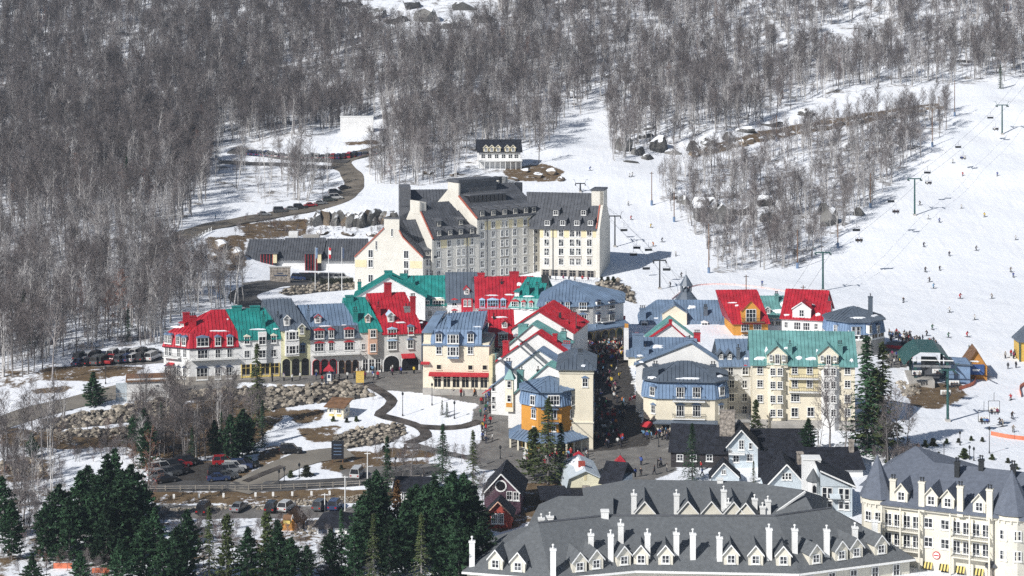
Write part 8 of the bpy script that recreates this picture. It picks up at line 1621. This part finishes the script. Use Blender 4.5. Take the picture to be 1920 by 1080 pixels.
def lamp(u, vb, vt, label):
    p = ground(u, vb); H = (vb - vt) * p.y / FPX; r = tag(empty('street_lamp', p), label, 'street lamp', 'black street lamps'); a = MB(); a.tube((0, 0, -.5), (0, 0, H - .7), .09, .06, 'dark_metal', 6); a.build('post', r); a = MB(); a.lathe([(.06, H - .75), (.2, H - .6), (.26, H - .2), (.1, H - .05), (.03, H + .1)], 'dark_metal', 6); a.build('lantern', r); a = MB(); a.lathe([(.12, -.3), (.16, 0), (.16, .3), (.09, .5)], 'dark_metal', 8); a.build('base', r)
for i, (u, vb, vt) in enumerate(((100, 776, 742), (198, 720, 686), (523, 908, 880), (533, 905, 876), (561, 895, 868), (742, 880, 855), (755, 780, 735), (810, 760, 718), (852, 785, 752), (938, 860, 835), (1030, 850, 825), (1324, 850, 820), (1235, 838, 808), (1800, 835, 808), (1855, 850, 800), (1770, 868, 830), (1818, 862, 835), (1826, 864, 838))): lamp(u, vb, vt, 'black street lamp %s' % ('on the left road', 'by the car park bank', 'left of the pair at the garden road foot', 'right of the pair at the garden road foot', 'by the garden road snow', 'on the brown bank', 'by the upper garden path', 'by the garden snow', 'beside the garden spruce', 'by the white gables terrace', 'before the orange porch', 'before the cream terrace', 'at the street corner terrace', 'in the snow by the lift', 'below the lift chairs', 'behind the shingle peak', 'left of the pair above the turreted hotel', 'right of the pair above the turreted hotel')[i])
for i, (u, vb, vt) in enumerate(((1329, 512, 420), (1495, 503, 430), (1264, 416, 360), (1222, 385, 322), (1456, 265, 215), (1632, 390, 325), (1748, 275, 205), (1790, 218, 150), (1571, 465, 420), (1399, 562, 515), (1506, 560, 535), (1760, 215, 180), (405, 300, 250), (410, 560, 480))):
    p = ground(u, vb); H = (vb - vt) * p.y / FPX; r = tag(empty('slope_pole', p), 'brown wooden light pole %s' % ('at the lower left tip of the glade', 'at the lower edge of the glade', 'beside the run left of the glade', 'high beside the left run', 'on the rocky traverse', 'at the right edge of the glade', 'near the upper end of the traverse', 'by the top of the wide run', 'right below the glade', 'behind the red roofed orange house', 'behind the pale teal roof', 'at the end of the traverse', 'by the upper car park', 'in the birches left of the hall')[i], 'pole', 'wooden poles on the slopes'); a = MB(); a.tube((0, 0, -.5), (0, 0, H), .17, .12, 'brown_wood', 6, True); a.build('mast', r); a = MB(); a.tube((0, 0, -.2), (0, 0, 1.7), .42, .42, 'trim_blue', 8, True); a.build('crash_pad', r)
    a = MB(); a.box(-.7, -.08, H - .6, .7, .08, H - .45, 'dark_metal'); a.build('lamp_bar', r)
def fence(px, label, hgt=1.1, post='grey_wood', rails=(.5, .95), step=2.4, cat='fence'):
    P = smooth_line([ground(u, v) for u, v in px], 1.2); r = tag(empty('rail_fence', P[0]), label, cat); acc = 0; last = None; pts = [P[0]]
    for p, q in zip(P[:-1], P[1:]):
        acc += (q - p).length
        if acc >= step: pts.append(q); acc = 0
    for p in pts: p.z = gz(p.x, p.y)
    pm = MB(); pm.box(-.09, -.09, -.5, .09, .09, hgt, post); pmm = pm.mesh('post')
    for p in pts: link('post', pmm, r, p - P[0])
    for a, b_ in zip(pts[:-1], pts[1:]):
        for z in rails: m = MB(); up = Vector((0, 0, z)); m.tube(a - P[0] + up, b_ - P[0] + up, .07, .07, post, 4); m.build('rail', r)
fence([(280, 921), (380, 920), (480, 920), (600, 915), (720, 908), (810, 898)], 'grey rail fence along the road above the brown bank'); fence([(320, 940), (325, 738)][:0] or [(225, 752), (300, 742), (345, 735)], 'wooden rail fence above the boulder wall'); fence([(30, 830), (70, 815), (110, 825), (150, 840)], 'weathered plank fence on the left bank', 1.0); fence([(360, 455), (385, 440), (400, 432)], 'white rail fence at the bend of the upper road', 1.4, 'white_trim'); fence([(640, 832), (700, 822), (760, 812)], 'thin rail fence above the curved boulder wall', .9, 'dark_metal', step=3)
def net(px, label, m='orange_net', h=.85):
    P = smooth_line([ground(u, v) for u, v in px], 1.0); r = tag(empty('safety_net', P[0]), label, 'net'); a = MB()
    for p, q in zip(P[:-1], P[1:]):
        p = Vector((p.x, p.y, gz(p.x, p.y))) - P[0]; q = Vector((q.x, q.y, gz(q.x, q.y))) - P[0]; n_ = Vector((-(q - p).y, (q - p).x, 0)).normalized() * .02; u_ = Vector((0, 0, h)); a.poly([p - n_, q - n_, q - n_ + u_, p - n_ + u_], m); a.poly([q + n_, p + n_, p + n_ + u_, q + n_ + u_], m); a.poly([p - n_ + u_, q - n_ + u_, q + n_ + u_, p + n_ + u_], m)
    a.build('mesh_panel', r); pm = MB(); pm.tube((0, 0, -.4), (0, 0, h + .25), .035, .035, 'dark_metal', 5); mm = pm.mesh('stake')
    for p in P[::4]: link('stake', mm, r, Vector((p.x, p.y, gz(p.x, p.y))) - P[0])
net([(1260, 562), (1290, 541), (1330, 534), (1400, 537), (1480, 548), (1500, 550)], 'pale red net along the slope behind the red roofs', 'pink_net', .4); net([(1798, 732), (1825, 722), (1830, 705)], 'red net curving beside the lift station'); net([(1858, 816), (1890, 822), (1925, 826)], 'orange net on the snow near the right edge'); net([(1915, 745), (1912, 730), (1922, 722)], 'orange net cut by the right edge'); net([(100, 1066), (135, 1066)], 'orange net under the dark pines', 'orange_net', .9); net([(172, 1074), (205, 1074)], 'second orange net under the dark pines', 'orange_net', .8); net([(1660, 652), (1700, 655), (1760, 650)], 'red net around the lift queue', 'trim_red', .8)
# low shrubs in the snow at the right and round the kiosk
SH = [conifer(440, 3.0, .5, 'needles_yellow', .05, True, .1, 1.0), conifer(441, 3.0, .45, 'hedge', .05, True, .1, 1.0)]
for i, (u, v, h) in enumerate(((1735, 838, 12), (1750, 836, 14), (1775, 832, 9), (1797, 830, 8), (1821, 826, 8), (1842, 828, 8), (1808, 860, 18), (1720, 845, 12), (1860, 862, 10), (1890, 868, 9), (1905, 880, 10), (1760, 855, 8), (625, 790, 9), (650, 792, 8), (668, 790, 9), (1140, 528, 9), (1150, 528, 9), (1128, 527, 8), (590, 528, 7), (620, 529, 7), (650, 529, 7), (575, 893, 20), (545, 895, 12), (720, 846, 10), (760, 842, 8), (1690, 865, 14), (1665, 868, 12), (640, 880, 8), (900, 740, 8))):
    p = ground(u, v); T, C = SH[i % 2]; s = h * p.y / FPX / 3.0; r = tag(empty('shrub', p, i * 1.3, (s * 1.3, s * 1.3, s)), 'low evergreen shrub %s' % ('in the snow behind the shingle peak' if u > 1600 else 'beside the hotel terrace wall' if v < 540 else 'in the garden below the plaza'), 'shrub', 'shrubs ' + ('right' if u > 1600 else 'hotel' if v < 540 else 'garden')); link('stem', T, r); link('foliage', C, r)
# air between here and the mountain
hz = MB(); hz.box(-900, -60, -14, 900, 1420, 260, 'snow'); ho = hz.build('haze'); ho.data.materials.clear(); hm = bpy.data.materials.new('haze'); hm.use_nodes = True; hn = hm.node_tree; hn.nodes.remove(hn.nodes['Principled BSDF']); pv = hn.nodes.new('ShaderNodeVolumePrincipled'); pv.inputs['Density'].default_value = HAZE; pv.inputs['Color'].default_value = (.68, .82, 1, 1); pv.inputs['Anisotropy'].default_value = .2; hn.links.new(pv.outputs[0], hn.nodes['Material Output'].inputs['Volume']); ho.data.materials.append(hm); tag(ho, 'thin blue winter haze in the valley air', 'haze', kind='stuff')
# hedge by the hotel drive
a = MB(); hr_ = random.Random(3); p0 = ground(600, 533); p1 = ground(662, 531)
for i in range(1500): q = p0.lerp(p1, hr_.random()) + Vector((0, hr_.uniform(-.8, .8), hr_.uniform(0, 1.5))); e = Vector((hr_.gauss(0, 1), hr_.gauss(0, 1), hr_.gauss(0, 1))).normalized() * .35; w = perp(e.normalized(), hr_) * .15; a.poly([q - w, q + w, q + e], 'hedge')
tag(a.build('hedge'), 'clipped brown hedge along the hotel drive', 'hedge')
print('people', NP)
